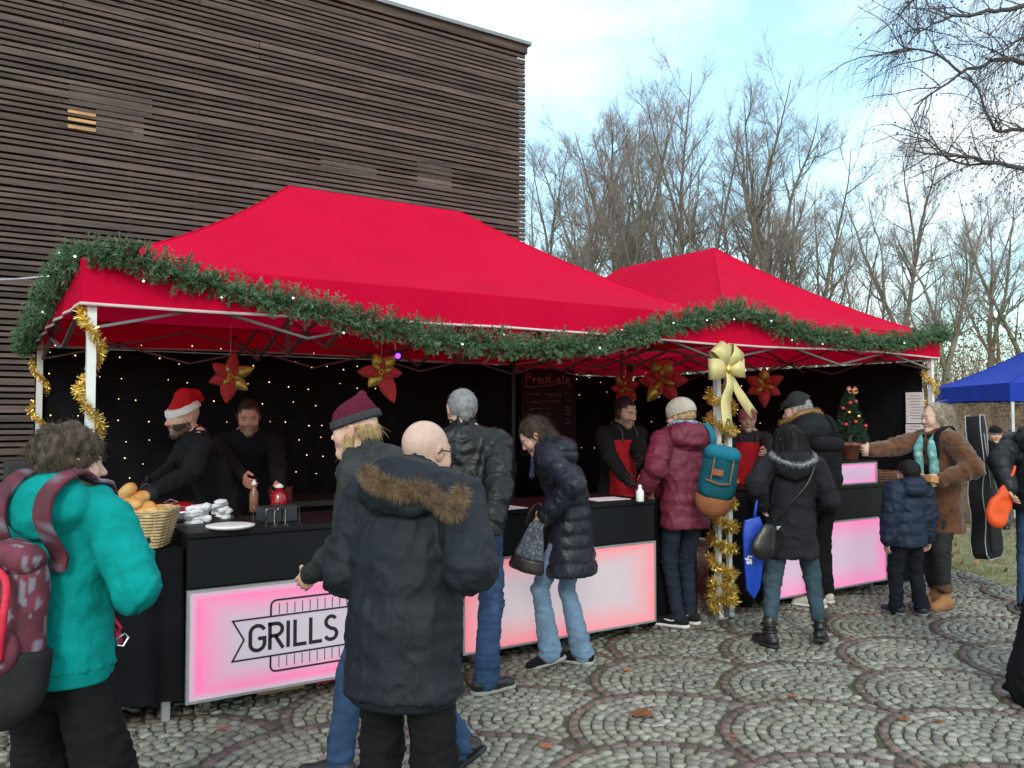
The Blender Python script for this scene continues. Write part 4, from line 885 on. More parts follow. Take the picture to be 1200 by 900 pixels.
# ------------------------------------------------------------------ figure toolkit: distance fields meshed into continuous skins
A3 = lambda *a: np.array(a, float)
def unit(v): v = np.asarray(v, float); return v/max(np.linalg.norm(v), 1e-9)
def rotm(yaw=0, pitch=0, roll=0):
    """head/hand style rotation: yaw about Z (left +), pitch forward-down +, roll to the right +; degrees"""
    return np.array(Matrix.Rotation(rad(yaw), 3, 'Z') @ Matrix.Rotation(rad(-pitch), 3, 'X') @ Matrix.Rotation(rad(roll), 3, 'Y'))
class SDF:
    def __init__(s): s.p = []; s.cuts = []
    def cone(s, a, b, ra, rb, k=.02, ax=None, q=1., sub=False):
        s.p.append(('c', A3(*a), A3(*b), ra, rb, k, None if ax is None else unit(ax), q, sub)); return s
    def ell(s, c, r, R=None, k=.02, sub=False):
        s.p.append(('e', A3(*c), A3(*r), None if R is None else np.asarray(R, float), None, k, None, 1., sub)); return s
    def cut(s, p, n): s.cuts.append((A3(*p), unit(n))); return s
    def bb(s):
        lo, hi = np.full(3, 9e9), np.full(3, -9e9)
        for q in s.p:
            if q[8]: continue
            if q[0] == 'c': m = max(q[3], q[4]); lo = np.minimum(lo, np.minimum(q[1], q[2])-m); hi = np.maximum(hi, np.maximum(q[1], q[2])+m)
            else: m = q[2].max() if q[3] is not None else q[2]; lo = np.minimum(lo, q[1]-m); hi = np.maximum(hi, q[1]+m)
        return lo, hi
    def val(s, q, P):
        if q[0] == 'c':
            a, b = q[1], q[2]; ab = b-a; L2 = max(ab@ab, 1e-9); t = np.clip(((P-a)@ab)/L2, 0, 1); d = P-a-t[..., None]*ab
            if q[6] is not None: d = d+((q[7]-1)*(d@q[6]))[..., None]*q[6]
            return (np.sqrt((d*d).sum(-1))-(q[3]+(q[4]-q[3])*t))/max(1., q[7]**.5)
        d = P-q[1]
        if q[3] is not None: d = d@q[3]
        e = d/q[2]; k0 = np.sqrt((e*e).sum(-1)); k1 = np.sqrt(((e/q[2])**2).sum(-1))+1e-9
        return k0*(k0-1)/k1
    def mesh(s, h=.014):
        lo, hi = s.bb(); lo = lo-3*h; hi = hi+3*h; n = np.ceil((hi-lo)/h).astype(int)+1
        ax = [lo[i]+h*np.arange(n[i]) for i in range(3)]; F = np.full(n, 1., np.float32)
        for q in s.p:
            if q[0] == 'c': m = max(q[3], q[4])+q[5]+2*h; l, u = np.minimum(q[1], q[2])-m, np.maximum(q[1], q[2])+m
            else: m = (q[2].max() if q[3] is not None else q[2])+q[5]+2*h; l, u = q[1]-m, q[1]+m
            i0 = np.clip(np.floor((l-lo)/h).astype(int), 0, n); i1 = np.clip(np.ceil((u-lo)/h).astype(int)+1, 0, n)
            if (i1 <= i0).any(): continue
            sl = tuple(slice(i0[i], i1[i]) for i in range(3))
            P = np.stack(np.meshgrid(*[ax[i][sl[i]] for i in range(3)], indexing='ij'), -1)
            d = s.val(q, P); f = F[sl]; k = q[5]
            if q[8]:
                d = -d; t = np.clip(.5-.5*(d-f)/k, 0, 1); F[sl] = d+(f-d)*t+k*t*(1-t)
            else:
                t = np.clip(.5+.5*(f-d)/k, 0, 1); F[sl] = f+(d-f)*t-k*t*(1-t)
        if s.cuts:
            P = np.stack(np.meshgrid(*ax, indexing='ij'), -1)
            for p, nn in s.cuts: F = np.maximum(F, ((P-p)@nn).astype(np.float32))
        return surfnet(F, lo, h)
def surfnet(F, lo, h):
    S = F < 0; n = np.array(F.shape)-1
    cs = np.zeros(n, np.int8); offs = [(i, j, k) for i in (0, 1) for j in (0, 1) for k in (0, 1)]
    for i, j, k in offs: cs += S[i:n[0]+i, j:n[1]+j, k:n[2]+k]
    act = np.argwhere((cs > 0) & (cs < 8)); N_ = len(act); idx = np.full(n, -1, np.int32); idx[tuple(act.T)] = np.arange(N_)
    val = np.stack([F[act[:, 0]+i, act[:, 1]+j, act[:, 2]+k] for i, j, k in offs], 1)
    O = np.array(offs, float); acc = np.zeros((N_, 3)); cnt = np.zeros(N_)
    for a in range(8):
        for b in range(a+1, 8):
            if np.abs(O[a]-O[b]).sum() != 1: continue
            va, vb = val[:, a], val[:, b]; m = (va < 0) != (vb < 0); t = np.where(m, va/np.where(m, va-vb, 1), 0)
            acc += np.where(m[:, None], O[a]+(O[b]-O[a])*t[:, None], 0); cnt += m
    V = lo+h*(act+acc/np.maximum(cnt, 1)[:, None]); Q = []
    for ax_ in range(3):
        b, c = [(1, 2), (2, 0), (0, 1)][ax_]
        sl0 = [slice(None)]*3; sl1 = [slice(None)]*3; sl0[ax_] = slice(0, -1); sl1[ax_] = slice(1, None)
        e = S[tuple(sl0)] != S[tuple(sl1)]; E = np.argwhere(e)
        E = E[(E[:, b] > 0) & (E[:, c] > 0) & (E[:, b] < n[b]) & (E[:, c] < n[c])]
        def cell(db, dc): I = E.copy(); I[:, b] += db; I[:, c] += dc; return idx[tuple(I.T)]
        q = np.stack([cell(-1, -1), cell(0, -1), cell(0, 0), cell(-1, 0)], 1); fl = ~S[tuple(E.T)]; q[fl] = q[fl][:, ::-1]; Q.append(q)
    Q = np.vstack(Q); return V, Q[(Q >= 0).all(1)]
def vnormals(V, F):
    nrm = np.cross(V[F[:, 2]]-V[F[:, 0]], V[F[:, 3]]-V[F[:, 1]]); out = np.zeros_like(V)
    for k in range(4): np.add.at(out, F[:, k], nrm)
    return out/np.maximum(np.linalg.norm(out, axis=1)[:, None], 1e-9)
def relax(V, F, it=1, lam=.5):
    a = np.concatenate([F[:, 0], F[:, 1], F[:, 2], F[:, 3], F[:, 1], F[:, 2], F[:, 3], F[:, 0]]); b = np.concatenate([F[:, 1], F[:, 2], F[:, 3], F[:, 0], F[:, 0], F[:, 1], F[:, 2], F[:, 3]])
    c = np.bincount(a, minlength=len(V)).astype(float)[:, None]
    for _ in range(it):
        s = np.stack([np.bincount(a, weights=V[b, k], minlength=len(V)) for k in range(3)], 1); V = V+lam*(s/np.maximum(c, 1)-V)
    return V
def segdist(P, a, b):
    ab = b-a; t = np.clip(((P-a)@ab)/max(ab@ab, 1e-9), 0, 1); return np.linalg.norm(P-a-t[:, None]*ab, axis=1), t
def ik(a, t, l1, l2, pole):
    d = t-a; D = np.linalg.norm(d); D2 = min(D, (l1+l2)*.995); d = d/max(D, 1e-9); x = (l1*l1-l2*l2+D2*D2)/(2*D2); y = math.sqrt(max(l1*l1-x*x, 1e-6))
    p = np.asarray(pole, float)-d*(np.asarray(pole, float)@d); p = unit(p); return a+d*x+p*y, a+d*D2
class Fig:
    """a standing or sitting figure; local frame: forward +Y, its right hand +X"""
    def __init__(s, label, pos, heading, h=1.7, lean=0, bend=0, tilt=0, crouch=0, twist=0, feet=None, hands=(None, None), head=(0, 0, 0), neckf=0, group=None, seat=None, poles=None, z0=.012, sh=1.):
        s.h = h; s.pos = A3(pos[0], pos[1], z0); s.rz = heading-math.pi/2
        s.root = empty('person', s.pos, s.rz, label, 'person', group); c_, s_ = math.cos(s.rz), math.sin(s.rz); s.R = np.array([[c_, -s_, 0], [s_, c_, 0], [0, 0, 1]])
        def fw(a): return A3(math.sin(rad(tilt)), math.sin(rad(a)), math.cos(rad(a)))
        s.pel = A3(0, 0, (.525*h if seat is None else seat)-crouch)
        s.mid = s.pel+unit(fw(lean))*.135*h; s.che = s.mid+unit(fw(lean+bend))*.155*h; s.nek = s.che+unit(fw(lean+bend+neckf*.3))*.030*h
        s.hed = s.nek+unit(fw(lean+bend+neckf))*.072*h+A3(0, .008*h, 0)
        tw = rad(twist); s.rgt = A3(math.cos(tw), math.sin(tw), 0); s.fwd = A3(-math.sin(tw), math.cos(tw), 0)
        s.sho = [s.che-s.rgt*.106*h*sh-A3(0, 0, .010*h), s.che+s.rgt*.106*h*sh-A3(0, 0, .010*h)]
        s.up, s.fo = .168*h, .152*h; s.elb, s.wri = [], []
        for i, sg in ((0, -1), (1, 1)):
            t = hands[i]; t = s.sho[i]+A3(sg*.035*h, .045*h, -.305*h) if t is None else A3(*t)
            pole = (sg*.55, -1, -.35) if poles is None or poles[i] is None else poles[i]
            e, w = ik(s.sho[i], t, s.up, s.fo, pole); s.elb.append(e); s.wri.append(w)
        s.hip = [s.pel+A3(-.052*h, 0, 0), s.pel+A3(.052*h, 0, 0)]; s.kne, s.ank, s.fyaw, s.fpit = [], [], [], []
        feet = feet or ((-.06*h, 0, 8, 0), (.06*h, 0, -8, 0))
        for i in (0, 1):
            fx, fy, fyaw, fp = feet[i][:4]; az = .048*h+(feet[i][4] if len(feet[i]) > 4 else 0); kp = feet[i][5] if len(feet[i]) > 5 else (math.sin(rad(-fyaw))*.6, 1, 0)
            k, a = ik(s.hip[i], A3(fx, fy, az), .245*h, .24*h, kp); s.kne.append(k); s.ank.append(a); s.fyaw.append(fyaw); s.fpit.append(fp)
        s.HR = rotm(*head); s.hs = h*.134/.23 if h > 1.4 else h*.155/.23; s.seed = int(abs(pos[0]*131+pos[1]*717)) % 997
    def loc(s, P): return s.R.T @ (A3(*P)-s.pos)
    def wld(s, p): return s.R @ A3(*p)+s.pos
    def H(s, p): return s.hed+s.HR@(A3(*p)*s.hs)                   # head-local to figure-local
    def put(s, name, V, F, mat, col=None, parent=None, flat=False):
        me = arr_mesh(name, V, F, col=col, smooth=not flat); return link(name, me, mat, parent or s.root)
    # ---- body with head and hands
    def body(s, skin=(.60, .36, .27), hr=.0062, curl=(.35, .35), glove=None, handR=(None, None), beard=None, brow=(.06, .045, .035), lip=(.45, .17, .15), fat=1., stub=None, stub_h=.02, hh=.0042, eyes=True, fem=False):
        h = s.h; B = SDF()
        B.cone(s.pel, s.mid, .075*h, .066*h, .04, (0, 1, 0), 1.35).cone(s.mid, s.che, .066*h, .07*h, .04, (0, 1, 0), 1.4).cone(s.sho[0]+s.rgt*.03*h, s.sho[1]-s.rgt*.03*h, .026*h, .026*h, .03)
        B.cone(s.nek-A3(0, 0, .02*h), s.H((0, -.02, -.05)), .034*h, .030*h, .02)
        for i in (0, 1):
            B.cone(s.sho[i], s.elb[i], .030*h, .024*h).cone(s.elb[i], s.wri[i], .024*h, .016*h).cone(s.hip[i], s.kne[i], .040*h, .026*h).cone(s.kne[i], s.ank[i], .026*h, .018*h)
        V, F = B.mesh(.017); col = np.tile(A3(*skin), (len(V), 1)); parts = [(V, F, col)]
        D = SDF(); k = s.hs; Rm = s.HR; c = s.H
        def e(p, r, kk=.012, sub=False, rr=None): D.ell(c(p), A3(*r)*k, Rm if rr is None else Rm@rr, kk*k, sub)
        def cn(a, b, ra, rb, kk=.012, ax=None, q=1., sub=False): D.cone(c(a), c(b), ra*k, rb*k, kk*k, None if ax is None else Rm@A3(*ax), q, sub)
        e((0, -.015, .032), (.074, .094, .086)); e((0, .028, -.02), (.063, .066, .088), .03); cn((0, .01, -.055), (0, .062, -.098), .052, .024, .025)
        cn((-.045, .0, -.07), (0, .066, -.1), .02, .02, .025); cn((.045, .0, -.07), (0, .066, -.1), .02, .02, .025)
        e((-.038, .058, -.028), (.024, .024, .026), .03); e((.038, .058, -.028), (.024, .024, .026), .03)
        cn((-.030, .0775-.004*fem, .024), (.030, .0775-.004*fem, .024), .0105, .0105, .02)
        for sg in (-1, 1): e((sg*.031, .1025, .004), (.017, .014, .012), .012, True); e((sg*.031, .077, .003), (.0135, .013, .0125), .004)
        for sg in (-1, 1): cn((sg*.02, .088, .0115), (sg*.042, .080, .0105), .0035, .0035, .006)
        nk = .78 if fem else 1.; cn((0, .084, .012), (0, .110-.006*fem, -.024), .0085*nk, .0125*nk, .010); e((-.0125*nk, .098-.004*fem, -.029), (.0085*nk, .010, .007), .008); e((.0125*nk, .098-.004*fem, -.029), (.0085*nk, .010, .007), .008)
        cn((-.020, .084, -.0575), (.020, .084, -.0575), .006, .006, .008); e((0, .0905, -.0570), (.013, .008, .006), .006); e((0, .0885, -.0690), (.017, .0085, .007), .006); e((0, .0975, -.0630), (.024, .006, .0014), .002, True)
        e((0, .078, -.096), (.018, .014, .014), .015)
        for sg in (-1, 1):
            e((sg*.079, -.004, -.002), (.008, .019, .031), .006, rr=rotm(0, -12, sg*12)); e((sg*.088, .001, .002), (.006, .010, .018), .004, True)
        cn((0, -.022, -.05), tuple(s.HR.T@(s.nek-A3(0, 0, .015*h)-s.hed)/k), .052, .056, .03)
        V, F = D.mesh(hh*k); q = ((V-s.hed)@Rm)/k; x, y, z = q.T; ax_ = np.abs(x)
        col = np.tile(A3(*skin), (len(V), 1)); n = vnoise(q, 60, 3)[:, None]; col = col*(.93+.14*n)
        def blend(m, cc): 
            nonlocal col; m = np.clip(m, 0, 1)[:, None]; col = col*(1-m)+A3(*cc)*m
        red = A3(*skin)*A3(1.1, .72, .68)
        blend(.55*np.exp(-(((ax_-.042)/.02)**2+((z+.03)/.022)**2))*(y > .03), red); blend(.6*np.exp(-((x/.016)**2+((z+.026)/.014)**2))*(y > .085), red); blend(.5*(ax_ > .076), red)
        blend(((ax_ < .021)*(np.abs(z+.063) < .0115-.22*ax_)*(y > .08)).astype(float)*.85, lip); blend(((ax_ < .02)*(np.abs(z+.063) < .0016)*(y > .075)).astype(float), A3(*lip)*.35)
        if brow is not None: blend(((np.abs(ax_-.032) < .019)*(np.abs(z-.027+.12*np.abs(ax_-.03)) < .0045)*(y > .06)).astype(float)*.85, brow)
        if eyes:
            lid = (np.abs(ax_-.031) < .0135)*(np.abs(z-.0035) < .0058*np.sqrt(np.clip(1-((ax_-.031)/.0135)**2, 0, 1)))*(y > .07)
            blend(lid.astype(float), (.62, .58, .55)); blend(((np.hypot(ax_-.031, z-.0035) < .0056)*lid).astype(float), (.05, .035, .03)); blend(((np.abs(ax_-.031) < .015)*(np.abs(z-.0095) < .0016)*(y > .07)).astype(float), (.04, .03, .028))
        if beard is not None:
            m = (z < -.030)*(y > -.012)*((ax_ > .026)+(z < -.044)) *1.; m *= 1-((ax_ < .021)*(np.abs(z+.063) < .0095)); nb_ = .7+.6*vnoise(q, 140, 8); blend(np.clip(m*nb_*beard[3], 0, .95), beard[:3])
        if stub is not None:            # cropped hair on the skull
            fl = (z > -.045-stub_h)*((y < .052)+(z > .075))*((z > .045)+(y < .005)+((ax_ > .06)*(y < .02))); nb_ = .72+.5*vnoise(q, 110, 9); blend(np.clip(fl*nb_*stub[3], 0, .96), stub[:3])
        parts.append((V, F, col)); s.hands = []
        for i in (0, 1):
            fd = unit(s.wri[i]-s.elb[i])
            if handR[i] is not None: y_, z_ = [unit(v) for v in handR[i]]
            else: y_ = fd; z_ = unit(np.cross(A3(0, 0, 1) if i == 0 else A3(0, 0, -1), y_)+1e-4) ; z_ = s.rgt*(1 if i else -1)
            z_ = unit(z_-y_*(z_@y_)); x_ = np.cross(y_, z_); 
            G = SDF(); ks = h/1.72*(1 if h > 1.4 else 1.12); mir = 1 if i == 0 else -1
            def T(p): return s.wri[i]+(x_*p[0]*mir+y_*p[1]+z_*p[2])*ks
            RH = np.stack([x_*mir, y_, z_], 1)
            G.cone(T((0, -.05, 0)), T((0, .01, 0)), .026*ks, .024*ks, .012).ell(T((0, .048, 0)), A3(.043, .050, .017)*ks, RH, .012)
            cu = curl[i]
            for f, (fx, fl, fr) in enumerate(((.031, .068, .0088), (.0105, .077, .009), (-.0105, .071, .0088), (-.030, .056, .008))):
                p = A3(fx, .086-.004*abs(f-1), 0); a = 0
                for sgm, (fr_, da) in enumerate(((.45, 55), (.32, 75), (.23, 45))):
                    a += rad(da)*cu*(1+.12*(f-1.5)*.6); d = A3(fx*.4*(1-cu), math.cos(a), -math.sin(a)); q2 = p+unit(d)*fl*fr_; G.cone(T(p), T(q2), fr*ks*(1-.08*sgm), fr*ks*(.92-.08*sgm), .004); p = q2
            t1 = A3(.056, .046, -.014-.012*cu); G.cone(T((.026, .018, -.006)), T(t1), .0125*ks, .0105*ks, .008).cone(T(t1), T(t1+A3(.004-.03*cu, .034, -.012-.012*cu)), .0105*ks, .0085*ks, .004)
            V, F = G.mesh(.0048 if glove is None else .005); cc = A3(*(glove if glove is not None else A3(*skin)*A3(1.0, .9, .88))); parts.append((V, F, np.tile(cc, (len(V), 1))*(.92+.16*vnoise(V, 90, 2)[:, None]))); s.hands.append(T((0, .07, -.025)))
        nb = 0; Vs, Fs, Cs = [], [], []
        for V, F, cc in parts: Vs.append(V); Fs.append(F+nb); Cs.append(cc); nb += len(V)
        o = s.put('body', np.vstack(Vs), np.vstack(Fs), SKIN, np.vstack(Cs)); return o
    # ---- clothes
    def coat(s, name, mat, hem=.46, thick=1., flare=1., quilt=0, qa=.012, wr=.010, res=.011, collar=.03, hood=0, hoodp=(0, 0, 0), puff=1., open_=False, sleeve=1., hemz=None, belly=1., cuts=(), sl_w=1.):
        """hem: fraction of height where the coat ends"""
        h = s.h; t = thick; D = SDF(); hz = hem*h if hemz is None else hemz; S_ = s.fwd
        D.cone(A3(*(s.pel[:2]+ (s.pel-s.mid)[:2]*.25), hz-.03), s.pel+A3(0, 0, .02*h), .096*h*t*flare, .088*h*t*belly, .05, S_, 1.28)
        D.cone(s.pel+A3(0, 0, .02*h), s.mid+A3(0, 0, .02*h), .088*h*t*belly, .081*h*t*belly, .05, S_, 1.28).cone(s.mid, s.che-A3(0, 0, .03*h), .082*h*t*belly, .088*h*t, .05, S_, 1.32)
        D.cone(s.sho[0]+s.rgt*.015*h, s.sho[1]-s.rgt*.015*h, .041*h*t**.5, .041*h*t**.5, .04)
        D.cone(s.che-A3(0, 0, .01*h), s.nek+A3(0, 0, .004*h), .06*h*t**.5, .043*h, .03)
        if collar: D.cone(s.nek, s.nek+unit(s.hed-s.nek)*(collar+.012)*h+A3(0, -.004, 0), .043*h, .044*h, .008)
        k = t**.7*puff
        for i in (0, 1):
            w = s.elb[i]+(s.wri[i]-s.elb[i])*sleeve
            D.cone(s.sho[i], s.elb[i], .040*h*k*sl_w, .034*h*k*sl_w, .03).cone(s.elb[i], w, .034*h*k*sl_w, .027*h*k*sl_w, .018)
        if hood:
            b = s.nek-s.fwd*.055*h+A3(0, 0, -.012*h)+A3(*hoodp); D.ell(b, A3(.085, .052, .062)*h*hood, rotm(math.degrees(math.atan2(s.rgt[1], s.rgt[0])), 25, 0), .012)
            D.cone(s.nek+s.rgt*.06*h+s.fwd*.02*h, b+s.rgt*.05*h, .026*h*hood, .03*h*hood, .010).cone(s.nek-s.rgt*.06*h+s.fwd*.02*h, b-s.rgt*.05*h, .026*h*hood, .03*h*hood, .010)
        D.cut((0, 0, hz), (0, 0, -1))
        for i in (0, 1): pass
        if collar: D.cone(s.nek+unit(s.hed-s.nek)*.012*h, s.hed, .036*h, .05*h, .004, sub=True)
        for p, nn in cuts: D.cut(p, nn)
        V, F = D.mesh(res); V = relax(V, F, 1, .4); Nn = vnormals(V, F)
        # where on the garment: torso or sleeve
        dt, tt = segdist(V, A3(0, 0, hz), s.che); best = dt/.095; tz_ = V[:, 2].copy(); arm = np.zeros(len(V), bool)
        sl_ = V[:, 2]-hz
        for i in (0, 1):
            d1, t1 = segdist(V, s.sho[i], s.elb[i]); d2, t2 = segdist(V, s.elb[i], s.wri[i]); L1, L2 = np.linalg.norm(s.elb[i]-s.sho[i]), np.linalg.norm(s.wri[i]-s.elb[i])
            da = np.minimum(d1, d2)/.045; m = da < best*.95; sc = np.where(d1 < d2, t1*L1, L1+t2*L2); sl_ = np.where(m, sc, sl_); arm |= m; best = np.minimum(best, da)
        disp = np.zeros(len(V)); sd = s.seed
        if quilt:
            ph = sl_/quilt+.12*(vnoise(V, 5, sd)-.5); disp += qa*(np.abs(np.sin(math.pi*ph))**.55-.62)*np.where(arm, .75, 1.); disp += qa*.35*(vnoise(V*A3(1, 1, .6), 22, sd+1)-.5)
        if wr:
            st = np.where(arm[:, None], V*A3(1, 1, 1), V*A3(1, 1, .8)); w1 = vnoise(st+.15*np.stack([vnoise(V, 6, sd+5), vnoise(V, 6, sd+6), vnoise(V, 6, sd+7)], 1), 11, sd+2); w2 = vnoise(V*A3(1, 1, 2.2), 13, sd+3)
            el = np.exp(-(np.minimum(np.linalg.norm(V-s.elb[0], axis=1), np.linalg.norm(V-s.elb[1], axis=1))/.11)**2)
            rid = (1-np.abs(2*w1-1))**3; w3 = (1-np.abs(2*vnoise(V*np.where(arm[:, None], A3(1, 1, 1.5), A3(1.2, 1.2, .55))+.2*w1[:, None], 15, sd+8)-1))**4
            disp += wr*(1+1.2*el)*(rid-.3)*.8+wr*(w3-.2)*.8+wr*.9*(w2-.5)+.5*wr*el*np.sin(sl_*85+5*w1)
        s.coatV = V+Nn*disp[:, None]; s.coatN = Nn
        o = s.put(name, s.coatV, F, mat); s._coat = o; return o
    def on(s, p, off=.01):
        i = np.argmin(((s.coatV-A3(*p))**2).sum(1)); return s.coatV[i]+s.coatN[i]*off
    def seam(s, pts, r=.0032, mat=None, close=False):
        Q = path_pts(list(pts)+([pts[0]] if close else []), .02); P = [s.on(q, .0008) for q in Q]
        mb = MB(); mb.tube(P, r, 5); o = mb.build('seam', mat or s._coat.data.materials[0], s._coat, smooth=True); return o
    def armholes(s, r=.085, off=.02):
        for i in (0, 1):
            d = unit(s.elb[i]-s.sho[i]); d = unit(d+s.rgt*(1 if i else -1)*.8); x = unit(np.cross(d, A3(0, 1, .2))); y = np.cross(d, x); c = s.sho[i]+d*off-A3(0, 0, .02)
            s.seam([c+(x*math.cos(a)+y*math.sin(a))*r for a in np.linspace(0, 5.8, 12)], close=True)
    def slice(s, x0, a0, a1, n=9, off=.004, c=(0, -.09)):
        """path over the coat's surface in the plane x = x0, between two angles about a point below the shoulder"""
        zc = s.sho[0][2]+c[1]; V = s.coatV[np.abs(s.coatV[:, 0]-x0) < .03]; d = V[:, 1:]-A3(s.che[1]+c[0], zc); an = np.degrees(np.arctan2(d[:, 1], d[:, 0])); r = np.hypot(*d.T); out = []
        for a in np.linspace(a0, a1, n):
            m = np.abs((an-a+180) % 360-180) < 9; rr = (r[m].max() if m.any() else .15)+off; out.append(A3(x0, s.che[1]+c[0]+rr*math.cos(rad(a)), zc+rr*math.sin(rad(a))))
        return out
    def trousers(s, mat, wid=1., hemz=.075, flare=1., wr=.008, res=.011, knee=1., name='trousers', top=.03, tuck=0., rise=1.):
        h = s.h; D = SDF(); w = wid
        D.cone(s.pel+A3(0, 0, top*h), s.pel-A3(0, 0, .02*h), .070*h, .080*h*w**.2, .03, (0, 1, 0), 1.15)
        for i in (0, 1):
            an = s.ank[i]+unit(s.ank[i]-s.kne[i])*(.005*h-tuck)
            D.cone(s.hip[i]-A3(0, 0, .01*h), s.kne[i], .050*h*w**.4, .037*h*w*knee, .025).cone(s.kne[i], an, .037*h*w*knee, .029*h*w*flare, .02)
        V, F = D.mesh(res); Nn = vnormals(V, F); sd = s.seed+40; disp = np.zeros(len(V)); kd = np.minimum(np.linalg.norm(V-s.kne[0], axis=1), np.linalg.norm(V-s.kne[1], axis=1)); ad = np.minimum(np.linalg.norm(V-s.ank[0], axis=1), np.linalg.norm(V-s.ank[1], axis=1))
        e_ = .5+np.exp(-(kd/.12)**2)+1.3*np.exp(-(ad/.13)**2); w1 = vnoise(V*A3(1, 1, 2.6), 11, sd); w2 = vnoise(V*A3(1, 1, .6), 8, sd+1)
        w3 = (1-np.abs(2*vnoise(V*A3(1, 1, 2.0)+.2*w2[:, None], 17, sd+4)-1))**3
        disp = wr*e_*((1-np.abs(2*w1-1))**2-.35)*.9+wr*(w2-.5)+wr*.6*e_*(w3-.25)
        o = s.put(name, V+Nn*disp[:, None], F, mat)
        return o
    def shoes(s, mat, sole, boot=0., L_=.155, laces=None, nm='shoe', wid=1., solet=.024):
        h = s.h; k = h/1.72*(1 if h > 1.4 else 1.1)
        for i in (0, 1):
            a = s.ank[i]; yaw = s.fyaw[i]; R_ = rotm(yaw, s.fpit[i], 0); az = .048*h
            def T(p): return a+R_@(A3(*p)*k)-R_@A3(0, 0, az)
            D = SDF(); w = wid
            D.cone(T((0, -.045, .048)), T((0, .05, .046)), .039*k*w, .040*k*w, .02).cone(T((0, .05, .042)), T((0, L_, .030)), .040*k*w, .036*k*w, .03).cone(T((0, -.02, .06)), T((0, .005, .10+boot)), .036*k*w, (.044+.004*(boot > 0))*k*w, .03)
            D.cut(T((0, 0, .014)), R_@A3(0, 0, -1))
            V, F = D.mesh(.0085); Nn = vnormals(V, F); V = V+Nn*(.004*(vnoise(V*A3(1, 1, 1.6), 34, 3)-.5))[:, None]
            sh = s.put(nm, V, F, mat)
            D = SDF(); D.cone(T((0, -.045, .012)), T((0, .05, .012)), .044*k*w, .043*k*w, .01).cone(T((0, .05, .012)), T((0, L_+.004, .012)), .043*k*w, .040*k*w, .01); D.cut(T((0, 0, solet)), R_@A3(0, 0, 1)).cut(T((0, 0, 0.0)), R_@A3(0, 0, -1))
            V, F = D.mesh(.008); s.put('sole', V, F, sole, parent=sh)
            if laces is not None:
                for q in range(4):
                    mb = MB(); y = .035+q*.024; zz = .092-q*.011; mb.tube([T((-.024*w, y, zz-.008)), T((0, y+.004, zz+.003)), T((.024*w, y, zz-.008))], .0035*k, 5); mb.build('lace', laces, sh)
    # ---- hair from a distance field plus surface strands; prims in head coordinates
    def hair(s, prims, mat, flow, n=2600, ln=(.02, .04), lift=.5, droop=.4, curl=.3, w=.0022, amp=.004, stretch=(30, 30, 9), cuts=(), res=.0055, name='hair', strand_zmin=-9, seg=3):
        D = SDF(); k = s.hs
        for p in prims:
            if p[0] == 'e': D.ell(s.H(p[1]), A3(*p[2])*k, s.HR, .015*k, p[3] if len(p) > 3 else False)
            else: D.cone(s.H(p[1]), s.H(p[2]), p[3]*k, p[4]*k, .02*k, None if len(p) < 6 else s.HR@A3(*p[5]), 1 if len(p) < 7 else p[6])
        for p, nn in cuts: D.cut(s.H(p), s.HR@A3(*nn))
        V, F = D.mesh(res); Nn = vnormals(V, F); q = ((V-s.hed)@s.HR)/k; V = V+Nn*(amp*(vnoise(q*A3(*stretch), 1, 5)-.4)*2)[:, None]
        o = s.put(name, V, F, mat); g = np.random.default_rng(s.seed+n)
        if n:
            fi = g.integers(0, len(F), n); wts = g.dirichlet((1, 1, 1, 1), n); P = (V[F[fi]]*wts[..., None]).sum(1); N2 = Nn[F[fi, 0]]; q = ((P-s.hed)@s.HR)/k
            fl = np.array([flow(a) for a in q])@s.HR.T; fl = fl-N2*(fl*N2).sum(1)[:, None]; fl /= np.linalg.norm(fl, axis=1)[:, None]+1e-6
            Vs, Fs = strands(P-N2*.002, fl+N2*lift+g.normal(size=P.shape)*.18, g.uniform(*ln, n)*k, w*k, seg=seg, droop=droop, curl=curl, taper=.3, seed=s.seed)
            s.put(name+'_strands', Vs, Fs, mat, parent=o, flat=True)['kind'] = 'stuff'
        return o
    def beanie(s, mat, band=None, top=.132, tilt=12, rib=46, amp=.0035, low=.01, peak=0., full=1.0, name='beanie', bandh=.03, pk_y=-.03):
        """knitted cap; low: height of its lower edge at the side, in head coordinates"""
        D = SDF(); k = s.hs; D.ell(s.H((0, -.014, .036)), A3(.086*full, .106*full, .098*full)*k, s.HR, .02)
        if peak: D.cone(s.H((0, pk_y, .09)), s.H((0, pk_y-.02, .115+peak)), .06*k, .02*k, .04)
        nn = A3(0, math.sin(rad(tilt)), math.cos(rad(tilt))); D.cut(s.H((0, 0, low)), s.HR@(-nn))
        V, F = D.mesh(.0065); Nn = vnormals(V, F); q = ((V-s.hed)@s.HR)/k; a = np.arctan2(q[:, 0], q[:, 1]+.014); kn = np.sin(a*rib)*(.6+.4*np.sin(q[:, 2]*420))
        hat = s.put(name, V+Nn*(amp*kn*np.clip((.15-q[:, 2])/.06, .2, 1)+.003*(vnoise(q, 25, 4)-.5))[:, None], F, mat)
        if band is not None:
            D = SDF(); D.ell(s.H((0, -.014, .030)), A3(.092, .112, .104)*k*max(1., full+.025), s.HR, .01); D.cut(s.H((0, 0, low-.006)), s.HR@(-nn)).cut(s.H(A3(0, 0, low-.006)+nn*bandh), s.HR@nn)
            V, F = D.mesh(.006); Nn = vnormals(V, F); q = ((V-s.hed)@s.HR)/k; a = np.arctan2(q[:, 0], q[:, 1]+.014); s.put('cuff', V+Nn*(.002*np.sin(a*70))[:, None], F, band, parent=hat)
        return hat
